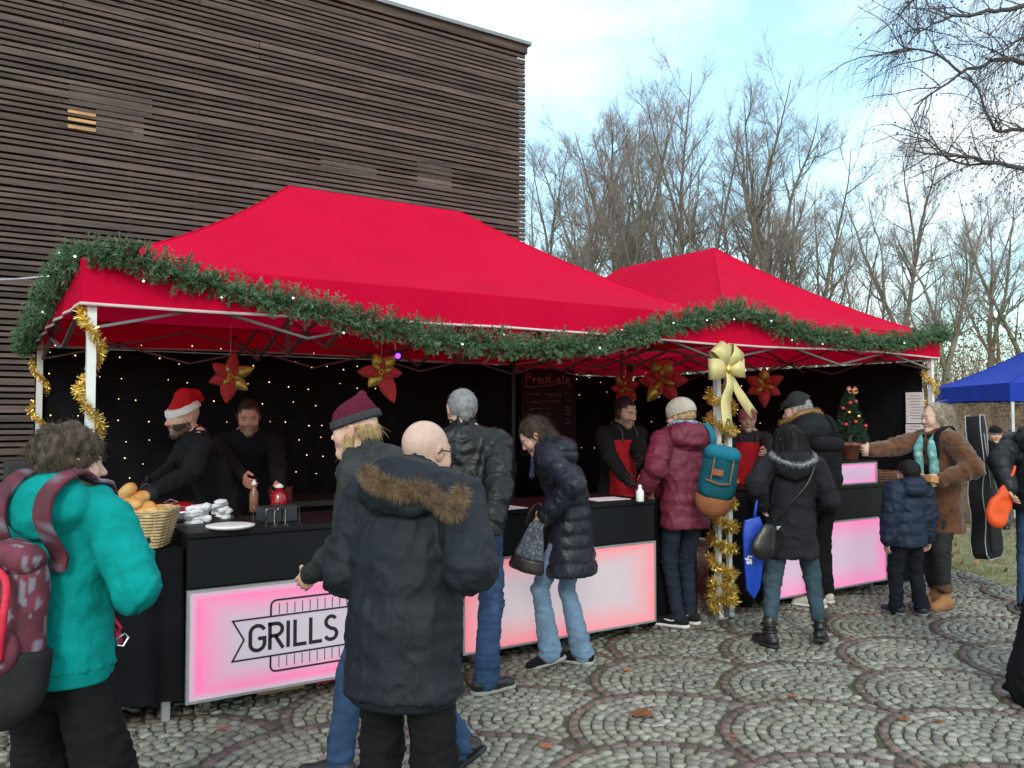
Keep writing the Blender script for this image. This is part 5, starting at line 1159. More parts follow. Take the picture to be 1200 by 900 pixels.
    def fur(s, P, mat, n=3500, rad_=.03, ln=.05, name='fur_trim', parent=None, w=.0028, droop=.5, bias=None):
        g = np.random.default_rng(s.seed+7); Q = path_pts(P, .004); T = np.gradient(Q, axis=0); T /= np.linalg.norm(T, axis=1)[:, None]+1e-9
        idx = g.integers(0, len(Q), n); X = np.cross(T[idx], g.normal(size=(n, 3))); X /= np.linalg.norm(X, axis=1)[:, None]
        if bias is not None: X = X+A3(*bias)*.6
        V, F = strands(Q[idx]+X*rad_*.35, X+g.normal(size=X.shape)*.35, g.uniform(.5, 1.15, n)*ln, w, seg=3, droop=droop, curl=.3, taper=.25, seed=s.seed)
        V2, F2 = tubes_np([(Q[::4], np.full(len(Q[::4]), rad_*.75), 8)])
        o = s.put(name, V2, F2, mat, parent=parent); s.put('fur_strands', V, F, mat, parent=o if parent is None else parent, flat=True)['kind'] = 'stuff'; return o
SKIN = M('skin', (.6, .36, .27), .5, .06, 40, .12, 260, attr=True, spec=.35)
SKIN.node_tree.nodes['Principled BSDF'].inputs['Subsurface Weight'].default_value = .12; SKIN.node_tree.nodes['Principled BSDF'].inputs['Subsurface Radius'].default_value = (.012, .005, .003); SKIN.node_tree.nodes['Principled BSDF'].inputs['Subsurface Scale'].default_value = .3
def cloth(name, col, rough=.85, bump=.25, bs=160., sheen=0, var=.12, **k): return M(name, col, rough, var, 9, bump, bs, spec=.15, **{'fold': .16, 'fs': 6., **k})
def nylon(name, col, rough=.5, **k): return M(name, col, rough, .1, 12, .18, 40, spec=.28, **{'fold': .22, 'fs': 7., **k})
JEANS = cloth('blue_jeans', (.034, .066, .140), .85, .3, 220, var=.25, dark=((.07, .12, .21), 5., .6)); LJEANS = cloth('light_jeans', (.150, .235, .345), .85, .3, 220, var=.22, dark=((.23, .32, .43), 4., .6)); DJEANS = cloth('dark_jeans', (.018, .024, .040), .85, .3, 220, var=.2)
GJEANS = cloth('grey_blue_jeans', (.045, .075, .10), .85, .3, 220, var=.2); BLK = cloth('black_fabric', (.0085, .0085, .010), .85, .25, 140, var=.2); CHAR = cloth('charcoal_fabric', (.026, .027, .030), .85, .25, 140)
SOLEW = M('white_sole', (.62, .60, .56), .6, .1); SOLEB = M('black_sole', (.018, .017, .017), .7, .1); SOLEG = M('grey_sole', (.30, .29, .27), .7, .15); LEATHB = M('black_leather', (.014, .013, .013), .35, .15, 14, .2, 60)
def hd(a): return VIEW+rad(a)
# ------------------------------------------------------------------ people
def hairm(name, col): return M(name, col, .6, .3, 40, 0, spec=.22)
H_BROWN = hairm('brown_hair', (.085, .064, .048)); H_DARK = hairm('dark_hair', (.016, .013, .012)); H_GREY = hairm('grey_hair', (.24, .24, .25)); H_BLOND = hairm('blond_hair', (.42, .29, .14)); H_GB = hairm('greying_hair', (.34, .28, .21)); H_MID = hairm('chestnut_hair', (.050, .034, .026))
FURB = M('brown_fur', (.24, .16, .095), .8, .4, 25, 0, spec=.2); FURL = M('tan_fur', (.40, .22, .10), .8, .35, 25, 0, spec=.2); FURG = M('grey_fur', (.30, .30, .32), .8, .3, 25, 0, spec=.2)
def LC(pos, heading, z0=.012):
    rz = heading-math.pi/2; c_, s_ = math.cos(rz), math.sin(rz); R_ = np.array([[c_, -s_, 0], [s_, c_, 0], [0, 0, 1]])
    return lambda x, y, d: R_.T@(dp(x, y, d)-A3(pos[0], pos[1], z0))
def down_back(q): return A3(q[0]*2, -.5+q[1], -1.0)
def whorl(q): return A3(-q[1]*4+q[0]*3, q[0]*4+q[1]*5-.2, -.75)
def sobj(name, D, res, mat, parent=None, disp=0, ds=20, label=None, cat=None, col=None):
    V, F = D.mesh(res)
    if disp: Nn = vnormals(V, F); V = V+Nn*(disp*(vnoise(V, ds, 3)-.5)*2)[:, None]
    o = link(name, arr_mesh(name, V, F, smooth=True, col=None if col is None else col(V)), mat, parent)
    if label: tag(o, label, cat)
    return o
SHORT = [('e', (0, -.022, .036), (.083, .103, .093)), ('c', (0, -.075, .0), (0, -.075, -.045), .05, .035)]
FACECUT = [((0, .050, .055), (0, 1, -.8)), ((0, .0, -.045), (0, .75, -.9))]

# 1 --- teal hoodie, backpack
p = dp(74, 487, 2.72); hdg = hd(-14); lc = LC(p, hdg)
f = Fig('young person in teal hoodie and wide black trousers with a backpack, phone in hand', p, hdg, 1.535, lean=3, feet=((-.135, .02, 12, 0), (.135, .03, -14, 0)), hands=(lc(95, 640, 3.05), lc(160, 654, 2.80)), head=(-36, 6, 0), poles=(None, (.8, -.45, -.9)), sh=.95)
TEAL = cloth('teal_fleece', (.0, .255, .24), .9, .3, 170, sheen=.25, var=.15); f.body(skin=(.58, .38, .30), curl=(.5, .55))
f.hair([('e', (0, -.022, .048), (.093, .113, .098)), ('c', (0, -.075, .02), (0, -.070, -.062), .062, .034), ('e', (-.035, -.05, .08), (.06, .07, .06)), ('e', (.04, -.03, .085), (.055, .07, .055))], H_BROWN, whorl, 6500, (.022, .045), .16, .5, 1.1, .0022, .012, (46, 46, 30), cuts=[((0, .066, .03), (0, 1, -.45)), ((0, .012, -.02), (0, .8, -.9))], seg=4)
cz = f.coat('hoodie', TEAL, hemz=.78, thick=1.06, belly=1.08, collar=.012, hood=1.10, hoodp=(0, .0, .005), wr=.009, puff=1.18, res=.0095, flare=1.22)
f.put('hem_band', *SDF().cone((0, .0, .81), (0, 0, .74), .180, .168, .01, (0, 1, 0), 1.22).cut((0, 0, .735), (0, 0, -1)).cut((0, 0, .80), (0, 0, 1)).mesh(.009), TEAL, parent=cz)
f.trousers(BLK, 1.25, flare=1.75, wr=.012, knee=1.25); f.shoes(BLK, SOLEB); P1 = f; yb = f.coatV[(np.abs(f.coatV[:, 2]-1.0) < .12) & (np.abs(f.coatV[:, 0]) < .08), 1].min()
def strap_path(fig, pts, r, name, mat, parent, res=.008, flat=None):
    D = SDF()
    for a, b in zip(pts[:-1], pts[1:]): D.cone(a, b, r, r, .01, flat, 1.0 if flat is None else 2.2)
    V, F = D.mesh(res); return link(name, arr_mesh(name, V, F, smooth=True), mat, parent)
def backpack(label, fig, c, w, d_, h_, mats, tilt=0, yaw=0, strap=True, extra=None, roll=0):
    bp_ = empty('backpack', fig.wld(c), fig.rz+rad(yaw), label, 'backpack'); bp_.rotation_euler = (rad(tilt), rad(roll), fig.rz+rad(yaw))
    D = SDF(); D.cone((0, 0, -h_/2+w*.42), (0, 0, h_/2-w*.47), w*.5, w*.46, .02, (0, 1, 0), w/d_); sobj('main_pocket', D, .011, mats[0], bp_, .006, 14)
    D = SDF(); D.cone((-w*.16, -d_*.42, -h_*.22), (w*.16, -d_*.42, -h_*.22), h_*.17, h_*.17, .02, (0, 1, 0), 2.3); sobj('front_pocket', D, .010, mats[1], bp_, .004, 16)
    D = SDF(); D.cone((-w*.2, -d_*.12, h_*.36), (w*.2, -d_*.12, h_*.36), w*.27, w*.27, .02, (0, 0, 1), 1.25); sobj('top_flap', D, .010, mats[2], bp_, .004, 16)
    if extra: extra(bp_)
    return bp_
def plaid(P):
    n = vnoise(P, 26, 4)[:, None]; m = vnoise(P*A3(1, 1, .4), 60, 6)[:, None]; b = np.array([.13, .022, .040])*(.35+1.0*n); return np.where(m > .68, np.array([.20, .17, .22]), b)
PLAID = M('patterned_maroon', (.1, .04, .06), .8, .15, 30, .2, 120, attr=True); PINK = nylon('coral_trim', (.55, .02, .05)); DGREY = cloth('dark_grey_canvas', (.020, .019, .022), .8)
def bp1(b):
    for dx, z0_, z1_ in ((-.09, -.12, .12), (.09, -.12, .12), (-.055, -.16, .02), (.055, -.16, .02)):
        mb = MB(); yy = -.13 if abs(dx) < .06 else -.105; mb.tube(path_pts([(dx*.9, yy, z0_), (dx*1.05, yy-.012, (z0_+z1_)/2), (dx*.85, yy, z1_*.9), (0, yy-.006, z1_+.03)], .02), .011, 7); mb.build('piping', PINK, b, smooth=True)
    D = SDF(); D.cone((0, 0, -.19), (0, 0, -.10), .142, .148, .02, (0, 1, 0), 1.55); D.cut((0, 0, -.10), (0, 0, 1)); sobj('base_panel', D, .01, DGREY, b, .003)
b1 = backpack('maroon patterned backpack with coral piping worn over the teal hoodie', f, (.0, yb-.07, .985), .245, .175, .43, (PLAID, PLAID, PLAID), tilt=-6, extra=bp1)
for ch in b1.children:
    if ch.name.split('.')[0] in ('main_pocket', 'front_pocket', 'top_flap'):
        me = ch.data; co = np.zeros(len(me.vertices)*3, np.float32); me.vertices.foreach_get('co', co); co = co.reshape(-1, 3); a = me.color_attributes.new('Col', 'FLOAT_COLOR', 'POINT'); c4 = np.ones((len(co), 4), np.float32); c4[:, :3] = plaid(co); a.data.foreach_set('color', c4.ravel())
def strap_strip(fig, path, w, th, mat, parent_obj, c=None, name='strap', col=None):
    P = path_pts(path, .025); c = A3(P[0][0], fig.che[1], fig.sho[0][2]-.09) if c is None else A3(*c); V = []
    for p in P:
        n_ = p-c; n_[0] = 0; n_ = unit(n_)
        for sx, so in ((-1, 0), (1, 0), (1, 1), (-1, 1)): V.append(fig.wld(p+A3(sx*w/2*(1-.12*so), 0, 0)+n_*(so*th-.004)))
    n = len(P); F = [(4*i+j, 4*i+(j+1) % 4, 4*i+4+(j+1) % 4, 4*i+4+j) for i in range(n-1) for j in range(4)]
    V, F = np.array(V), np.array(F); o = link(name, arr_mesh(name, V, F, col=None if col is None else col(V)), mat); o.parent = parent_obj; o.matrix_parent_inverse = (Matrix.LocRotScale(parent_obj.location, parent_obj.rotation_euler, None)).inverted(); return o
def world_strap(fig, pts, r, mat, parent_obj, name='strap', res=.008, col=None):
    D = SDF(); Q = path_pts(pts, .05); Q = [fig.wld(q) for q in Q]
    for a, b in zip(Q[:-1], Q[1:]): D.cone(a, b, r, r, .008)
    V, F = D.mesh(res); o = link(name, arr_mesh(name, V, F, smooth=True, col=None if col is None else col(V)), mat); o.parent = parent_obj; o.matrix_parent_inverse = (Matrix.LocRotScale(parent_obj.location, parent_obj.rotation_euler, None)).inverted(); return o
s_ = f.sho
for i, sg in ((0, -1), (1, 1)):
    S = f.sho[i]; x = sg*.085
    strap_strip(f, f.slice(x, 200, -12 if i else -50, 14, .004), .062, .014, PLAID, b1, col=plaid)
ph = empty('smartphone', f.wld(f.hands[1]), 0, 'dark smartphone held by the person in the teal hoodie', 'phone'); o = MB().box((0, 0, 0), (.075, .15, .009)).build('case', BLACKPL, ph, bevel=.003); ph.rotation_euler = (rad(30), 0, f.rz+rad(-50))
o = MB().box((0, 0, .0055), (.068, .14, .001)).build('screen', M('phone_glass', (.02, .02, .025), .08, 0, 1, 0), ph)
k = dp(128, 738, 2.72); kp = empty('carabiner_bundle', k, 0, 'red strap bundle with metal clip hanging at the hip of the teal hoodie', 'clip'); REDS = nylon('red_webbing', (.35, .012, .04))
for a, b in (((-.02, 0, .05), (.02, .01, -.01)), ((.0, 0, .055), (.035, .0, .0)), ((.02, .01, .01), (.03, .0, -.05))): MB().bar(a, b, .028, .01).build('webbing', REDS, kp, bevel=.003)
MB().tube([(.02, -.01, -.03), (.045, -.01, -.015), (.055, -.01, -.03), (.04, -.01, -.055), (.022, -.01, -.05), (.02, -.01, -.03)], .004, 6).build('clip', CHROME, kp)

# 2 --- bald man, dark parka with fur hood
p = dp(474, 487, 2.85); hdg = hd(-20); lc = LC(p, hdg)
f = Fig('balding man in glasses and dark parka with brown fur hood trim', p, hdg, 1.60, lean=5, bend=7, neckf=26, feet=((-.13, .0, 6, 0), (.10, -.06, -10, 0)), hands=(lc(440, 640, 3.15), lc(556, 650, 2.90)), head=(-24, 10, 0), poles=((-.2, -.6, -1), (.5, -.6, -1)))
f.body(skin=(.62, .40, .32), stub=(.36, .30, .27, .28), curl=(.5, .5), handR=(None, (A3(-.2, .5, .9), A3(.9, -.4, .1))))
PARKA = nylon('dark_parka', (.0100, .0130, .019), .68, fold=.14); cz = f.coat('parka', PARKA, hemz=.66, thick=1.16, belly=1.12, flare=1.20, collar=.012, hood=1.14, hoodp=(0, -.012, .0), wr=.011, puff=1.22, res=.0095)
f.put('hem_band', *SDF().cone((0, .0, .70), (0, 0, .62), .205, .178, .01, (0, 1, 0), 1.24).cut((0, 0, .625), (0, 0, -1)).cut((0, 0, .672), (0, 0, 1)).mesh(.0095), PARKA, parent=cz)
f.fur([f.on(q, .012) for q in (lc(419, 545, 2.76), lc(426, 562, 2.68), lc(448, 572, 2.62), lc(476, 579, 2.60), (lc(506, 581, 2.60)), lc(526, 579, 2.65), lc(534, 570, 2.74))], FURB, 10000, .015, .040, parent=cz, droop=.8, w=.0014)
f.trousers(BLK, 1.15, flare=1.35, wr=.012); f.shoes(LEATHB, SOLEB)
gl = empty('eyeglasses', f.wld(f.H((0, .1, .01))), 0, 'dark rimmed glasses worn by the balding man', 'glasses')
for sg in (-1, 1):
    o = MB().tube([f.wld(f.H(q)) for q in ((sg*.066, .098, .008), (sg*.083, .05, .012), (sg*.088, .0, .012), (sg*.086, -.018, -.004))], .0026, 6).build('temple', BLACKPL); rel(o, gl)
    o = MB().tube([f.wld(f.H((sg*(.034+.028*math.cos(a)), .112, .0+.021*math.sin(a)))) for a in np.linspace(0, 6.283, 17)], .0022, 5).build('rim', BLACKPL); rel(o, gl)
ph = empty('smartphone', f.wld(f.hands[1]+A3(0, .02, .06)), 0, 'phone with pale blue screen held up by the balding man', 'phone'); ph.rotation_euler = (rad(70), 0, f.rz+rad(-20)); MB().box((0, 0, 0), (.07, .145, .009)).build('case', BLACKPL, ph, bevel=.003); MB().box((0, -.0, .0055), (.064, .135, .001)).build('screen', M('phone_lit', (.1, .3, .6), .2, .3, 20, 0, emit=(.12, .35, .75), es=.5), ph)

# 3 --- woman, burgundy beanie, walking left
p = dp(458, 487, 3.72); hdg = hd(80); lc = LC(p, hdg)
f = Fig('blond woman in burgundy knit beanie and dark jacket walking past', p, hdg, 1.655, lean=9, bend=5, neckf=6, feet=((-.08, .20, 0, 0), (.08, -.30, 0, 38, .06)), hands=(lc(366, 672, 3.62), lc(455, 640, 4.0)), head=(4, 6, 0), poles=((-.6, -1, .1), None))
f.body(skin=(.66, .42, .34), curl=(.45, .4), lip=(.5, .18, .17), fem=True); f.hair([('e', (0, -.03, .02), (.078, .088, .07)), ('c', (-.062, .005, -.03), (-.055, .03, -.17), .024, .03), ('c', (.062, .005, -.03), (.055, .03, -.17), .024, .03), ('c', (0, -.06, -.02), (0, -.04, -.08), .055, .045)], H_BLOND, lambda q: A3(0, .15, -1), 1800, (.04, .08), .06, .3, .15, .0022, .005, (70, 70, 7), cuts=[((0, .035, 0), (0, 1, .1)), ((0, 0, .02), (0, 0, 1))])
BURG = cloth('burgundy_knit', (.105, .012, .03), .95, .5, 90, sheen=.4); f.beanie(BURG, cloth('grey_knit', (.045, .048, .055), .95, .5, 90), low=.036, tilt=12, peak=.045, amp=.006, full=1.07, bandh=.036)
# white flecks of yarn
cz = f.coat('jacket', nylon('dark_olive_jacket', (.022, .026, .027), .6), .46, thick=1.08, collar=.015, hood=.92, hoodp=(0, -.02, -.02), wr=.010, res=.0105, puff=1.0)
f.trousers(JEANS, 1.0, flare=1.15); f.shoes(LEATHB, SOLEB, boot=.08)

# 4 --- grey-haired man at the counter
p = gp(553, 814); hdg = hd(8); lc = LC(p, hdg)
f = Fig('grey-haired man in black quilted jacket and blue jeans standing at the counter', p, hdg, 1.745, lean=1, tilt=-5, feet=((-.12, .16, 14, 0), (.075, -.02, -62, 0)), hands=(lc(528, 610, 4.6), lc(574, 632, 4.55)), head=(10, 10, 0), poles=(None, (1, -.7, 0)))
f.body(skin=(.62, .40, .32), curl=(.5, .6)); f.hair([('e', (0, -.020, .026), (.081, .100, .090)), ('c', (0, -.07, .0), (0, -.07, -.035), .05, .036)], H_GREY, down_back, 3200, (.016, .030), .10, .3, .12, .0018, .002, (50, 50, 14), cuts=FACECUT+[((0, -.01, .108), (0, .25, 1))])
f.coat('jacket', nylon('black_quilted', (.010, .0115, .013), .42), hemz=.925, thick=1.10, quilt=.06, qa=.006, wr=.011, collar=.036, res=.010, puff=1.2); f.armholes(.085); f.trousers(JEANS, 1.02, flare=1.25, wr=.011); f.shoes(LEATHB, SOLEG, wid=1.08)

# 5 --- woman in long navy puffer, bowed over her bag
p = gp(668, 783); hdg = hd(74); lc = LC(p, hdg)
f = Fig('woman in long navy puffer coat and light jeans bending over her handbag', p, hdg, 1.63, lean=5, bend=14, neckf=32, feet=((-.08, .11, 6, 22, .03), (.08, -.06, -4, 0)), hands=(lc(641, 603, 5.12), lc(645, 600, 5.3)), head=(22, 38, 0))
f.body(skin=(.60, .37, .28), curl=(.6, .6), fem=True); f.hair([('e', (0, -.022, .034), (.083, .103, .092)), ('c', (0, -.07, .0), (0, -.085, -.11), .062, .05), ('c', (-.06, -.02, 0), (-.055, -.03, -.10), .028, .03), ('c', (.06, -.02, 0), (.055, -.03, -.10), .028, .03)], H_MID, lambda q: A3(0, -.7, -.7), 2200, (.04, .09), .12, .35, .15, .0022, .004, (60, 60, 9), cuts=[((0, .068, .035), (0, 1, -.55)), ((0, .035, -.02), (0, 1, -.3))])
f.coat('puffer_coat', nylon('navy_puffer', (.013, .016, .026), .42), hemz=.575, thick=1.10, flare=1.26, belly=1.04, quilt=.085, qa=.011, wr=.007, collar=.03, hood=1.0, res=.0105, puff=1.2); f.trousers(LJEANS, .90, flare=1.65, knee=.92, wr=.009); f.shoes(BLK, SOLEG, laces=SOLEW)
f.put('scarf', *SDF().cone(f.nek+A3(-.04, .06, -.02), f.nek+A3(.04, .06, -.02), .035, .035, .02).cone(f.nek+A3(0, .09, -.03), f.nek+A3(0, .12, -.18), .03, .018, .02).mesh(.009), M('patterned_scarf', (.03, .035, .09), .9, .3, 60, .3, 120, dark=((.5, .5, .55), 45., .58)))
c = dp(623, 640, 5.12); bag = empty('handbag', c, f.rz, 'grey-blue tweed handbag with dark leather base held by the navy-coat woman', 'handbag'); bag.rotation_euler = (0, rad(-14), f.rz+rad(90)); bag.scale = (.9, .9, .9)
D = SDF().cone((0, 0, -.14), (0, 0, .12), .120, .055, .03, (0, 1, 0), 1.7); D.cut((0, 0, -.08), (0, 0, -1)); sobj('upper_panel', D, .009, M('tweed', (.07, .085, .11), .95, .5, 70, .5, 120, dark=((.16, .18, .22), 60., .52)), bag, .004)
D = SDF().cone((0, 0, -.14), (0, 0, .12), .123, .058, .03, (0, 1, 0), 1.7); D.cut((0, 0, -.08), (0, 0, 1)).cut((0, 0, -.17), (0, 0, -1)); sobj('leather_base', D, .009, M('brown_black_leather', (.020, .014, .015), .4, .2, 20, .2, 70), bag, .003)
for yy in (-.035, .035): MB().tube(path_pts([(-.06, yy, .13), (-.05, yy, .24), (.02, yy*.4, .29), (.06, yy, .23), (.065, yy, .13)], .03), .007, 6).build('handle', LEATHB, bag, smooth=True)

# 6 --- woman in burgundy coat with beret
p = gp(803, 737); hdg = hd(22); lc = LC(p, hdg)
f = Fig('woman in burgundy padded coat and grey knit beret at the counter', p, hdg, 1.70, lean=3, feet=((-.04, .03, 40, 0), (.10, .09, 30, 0)), hands=(lc(752, 577, 6.25), lc(775, 578, 6.5)), head=(26, 8, 0))
f.body(skin=(.62, .40, .32), curl=(.4, .4)); f.hair([('e', (0, -.03, .01), (.077, .09, .07))], H_BLOND, down_back, 400, (.02, .05), .2, .3, .2, .002, .003, cuts=FACECUT)
f.beanie(cloth('pale_grey_knit', (.43, .385, .33), .95, .6, 70, sheen=.3), low=.004, tilt=10, amp=.005, rib=30, full=1.13, name='beret')
cz = f.coat('padded_coat', nylon('burgundy_coat', (.145, .020, .042), .55), hemz=.735, thick=1.12, flare=1.08, quilt=.085, qa=.0065, wr=.011, collar=.03, hood=1.12, res=.0105, puff=1.2)
b = f.nek-f.fwd*.02+A3(0, 0, .05); f.fur([f.on(q, .004) for q in (b+f.rgt*.085+f.fwd*.05, b+f.rgt*.075-f.fwd*.05, b-f.fwd*.085, b-f.rgt*.075-f.fwd*.05, b-f.rgt*.085+f.fwd*.05)], M('blue_print', (.25, .40, .55), .8, .2, 60, 0, dark=((.05, .09, .2), 55., .5)), 300, .016, .012, 'hood_lining', cz)
f.trousers(DJEANS, .92, flare=1.0, wr=.010, res=.0105); f.shoes(cloth('black_mesh', (.014, .014, .015), .8, .4, 200), SOLEW, laces=BLK)
for i in (0, 1):   # white swoosh-like mark on the shoes
    a = f.ank[i]; R_ = rotm(f.fyaw[i], 0, 0); pts_ = [a-A3(0, 0, .045*f.h)+R_@A3(*q) for q in ((.0435, .10, .052), (.045, .045, .045), (.0445, .02, .050), (.043, -.03, .075))]; pts2 = [a-A3(0, 0, .045*f.h)+R_@A3(-q[0], q[1], q[2]) for q in ((.0435, .10, .052), (.045, .045, .045), (.0445, .02, .050), (.043, -.03, .075))]
    for pp_ in (pts_, pts2): MB().tube(path_pts(pp_, .015), [.002]+[.005]*0+[.006]*(len(path_pts(pp_, .015))-2)+[.002], 5).build('side_mark', SOLEW, f.root, smooth=True)
TURQ = cloth('turquoise_canvas', (.012, .15, .22), .8, .3, 140); TAN = cloth('tan_leather', (.30, .11, .05), .6, .2, 60)
def bp6(b):
    D = SDF(); D.cone((0, 0, -.175), (0, 0, -.165), .135, .137, .02, (0, 1, 0), 1.5); D.cut((0, 0, -.155), (0, 0, 1)); sobj('base_panel', D, .009, TAN, b)
    MB().box((-.02, -.118, .03), (.075, .012, .045)).build('patch', TAN, b, bevel=.005); MB().tube(path_pts([(-.09, -.117, -.03), (0, -.13, -.045), (.08, -.117, -.035)], .02), .006, 6).build('zip', TAN, b, smooth=True)
    for x in (-.06, .07): MB().bar((x, -.125, .13), (x, -.13, -.02), .022, .008).build('buckle_strap', TAN, b)
c = f.loc(dp(842, 556, 6.02)); b6 = backpack('turquoise backpack with tan leather base on the burgundy-coat woman', f, c, .27, .18, .42, (cloth('petrol_canvas', (.008, .085, .115), .8), cloth('petrol_canvas', (0, 0, 0)), TURQ), tilt=6, yaw=-30, extra=bp6, roll=10)
strap_strip(f, f.slice(f.sho[1][0]-.03, 200, 0, 10, .003), .05, .012, TURQ, b6)

# 7 --- cook with Santa hat
p = vp(262, 487, 1.02); p[2] = 0; hdg = hd(122); lc = LC(p, hdg)
f = Fig('bearded cook in red Santa hat and black sweater reaching into the bread basket', p, hdg, 1.74, lean=16, bend=8, neckf=-4, tilt=0, feet=((-.1, .1, 0, 0), (.1, -.12, 0, 0)), hands=(lc(186, 574, 4.78), lc(168, 578, 4.95)), head=(20, 8, 0))
f.body(skin=(.60, .36, .28), beard=(.03, .02, .016, .95), glove=(.012, .012, .013), curl=(.5, .5), brow=(.03, .02, .017)); f.coat('sweater', cloth('black_wool', (.0085, .009, .011), .95, .4, 150), .50, thick=.98, collar=.012, wr=.009, sleeve=.97, res=.0135)
f.put('undershirt', *SDF().cone(f.nek+A3(0, .045, -.03), f.nek+A3(0, .075, -.06), .028, .016, .01).mesh(.008), WHITE); f.trousers(BLK, 1.0); f.shoes(LEATHB, SOLEB)
for i in (0, 1): w = f.wri[i]; d = unit(f.elb[i]-w); f.put('wrist_band', *SDF().cone(w+d*.012, w+d*.03, .030, .030, .004).mesh(.008), M('skin_tone', (.55, .32, .24), .6))
D = SDF(); k = f.hs; c = f.H
D.cone(c((0, -.01, .05)), c((0, -.03, .115)), .088*k, .062*k, .03).cone(c((0, -.03, .115)), c((-.0, -.10, .125)), .062*k, .04*k, .03).cone(c((0, -.10, .125)), c((0, -.155, .07)), .036*k, .022*k, .02).cut(c((0, 0, .045)), f.HR@A3(0, -.30, -1)); sh = f.put('santa_hat', *D.mesh(.007), cloth('red_felt', (.42, .010, .016), .9, .3, 120, sheen=.4))
D = SDF(); D.ell(c((0, -.012, .035)), A3(.094, .114, .10)*k, f.HR, .01).cut(c((0, 0, .030)), f.HR@A3(0, -.30, -1)).cut(c((0, 0, .078)), f.HR@A3(0, .30, 1)); V, F = D.mesh(.007); f.put('white_band', V+vnormals(V, F)*(.006*(vnoise(V, 90, 2)-.3))[:, None], F, cloth('white_plush', (.68, .66, .66), .95, .5, 90), parent=sh)

# 8 --- second cook behind him
p = vp(290, 487, 1.62); p[2] = 0; hdg = hd(-158); lc = LC(p, hdg)
f = Fig('cook in black with cropped brown hair looking down behind the Santa-hat cook', p, hdg, 1.70, lean=5, bend=3, neckf=8, hands=(lc(330, 598, 5.55), lc(303, 590, 5.4)), head=(-6, 16, 0))
f.body(skin=(.52, .27, .20), stub=(.040, .024, .018, .95), curl=(.4, .4), beard=(.14, .08, .06, .5), brow=(.05, .03, .02)); f.coat('sweater', MATS['black_wool'], .50, thick=1.0, collar=.02, wr=.008, res=.016); f.trousers(BLK, 1.0, res=.016); f.shoes(LEATHB, SOLEB)
f.hair([('e', (0, -.024, .042), (.076, .094, .085))], hairm('short_brown_hair', (.035, .022, .017)), down_back, 900, (.012, .022), .4, .2, .2, .002, .003, cuts=FACECUT+[((0, 0, .012), (0, .5, -1))])

# 9 --- server in red apron behind the second counter
APR = cloth('red_apron', (.38, .013, .020), .85, .2, 140)
def apron(f, z0, z1, w=.125, strap=True, white=False):
    D = SDF(); D.cone(A3(f.pel[0], f.pel[1], z0), f.mid, .107*f.h, .101*f.h, .03, (0, 1, 0), 1.30).cone(f.mid, f.che, .101*f.h, .102*f.h, .03, (0, 1, 0), 1.32)
    D.cut((0, .03, 0), (0, -1, 0)).cut((w, 0, 0), (1, .0, 0)).cut((-w, 0, 0), (-1, 0, 0)).cut((0, 0, z1), (0, 0, 1)).cut((0, 0, z0), (0, 0, -1)); V, F = D.mesh(.011); ap = f.put('apron', V, F, APR)
    for sg in (-1, 1): 
        q = [A3(sg*.075, f.che[1]+.100*f.h*.75, z1-.01), A3(sg*.075, f.che[1]+.07*f.h, f.che[2]+.01), A3(sg*.065, f.nek[1]-.01, f.nek[2]+.028), A3(0, f.nek[1]-.075, f.nek[2]+.02)]; MB().tube(path_pts(q, .03), .008, 6).build('neck_strap', M('dark_strap', (.03, .03, .035), .8), ap)
    return ap
p = vp(722, 487, .98); p[2] = 0; hdg = hd(-152); lc = LC(p, hdg)
f = Fig('server in red apron with cropped dark hair looking down at the counter', p, hdg, 1.75, lean=5, bend=5, neckf=8, hands=(lc(752, 570, 6.35), lc(738, 573, 6.55)), head=(14, 18, 0))
f.body(skin=(.50, .30, .22), stub=(.020, .016, .013, .95), beard=(.05, .035, .03, .45), glove=(.013, .013, .014), curl=(.4, .4), brow=(.02, .015, .012)); f.coat('sweater', MATS['black_wool'], .50, thick=.98, collar=.022, wr=.008, res=.014); apron(f, .72, f.che[2]-.06); f.trousers(BLK, 1.0, res=.016); f.shoes(LEATHB, SOLEB)
f.hair([('e', (0, -.024, .042), (.076, .094, .087))], H_DARK, down_back, 900, (.012, .024), .4, .2, .2, .002, .003, cuts=FACECUT+[((0, 0, .012), (0, .5, -1))])
# 10 --- server in pink beanie
p = vp(876, 487, 1.15); p[2] = 0; hdg = hd(168); lc = LC(p, hdg)
f = Fig('server in pink beanie and red apron behind the Christmas-tree counter', p, hdg, 1.66, neckf=6, head=(0, 6, 0), hands=(lc(895, 560, 7.1), lc(866, 565, 7.2)))
f.body(skin=(.55, .36, .30), curl=(.4, .4), fem=True); f.beanie(cloth('pink_knit', (.50, .19, .24), .95, .5, 90), None, low=.018, tilt=14, amp=.003, full=1.03); f.coat('sweater', MATS['charcoal_fabric'], .50, thick=.98, collar=.03, wr=.008, res=.015); apron(f, .7, f.che[2]-.05); f.trousers(BLK, 1.0, res=.016); f.shoes(LEATHB, SOLEB)

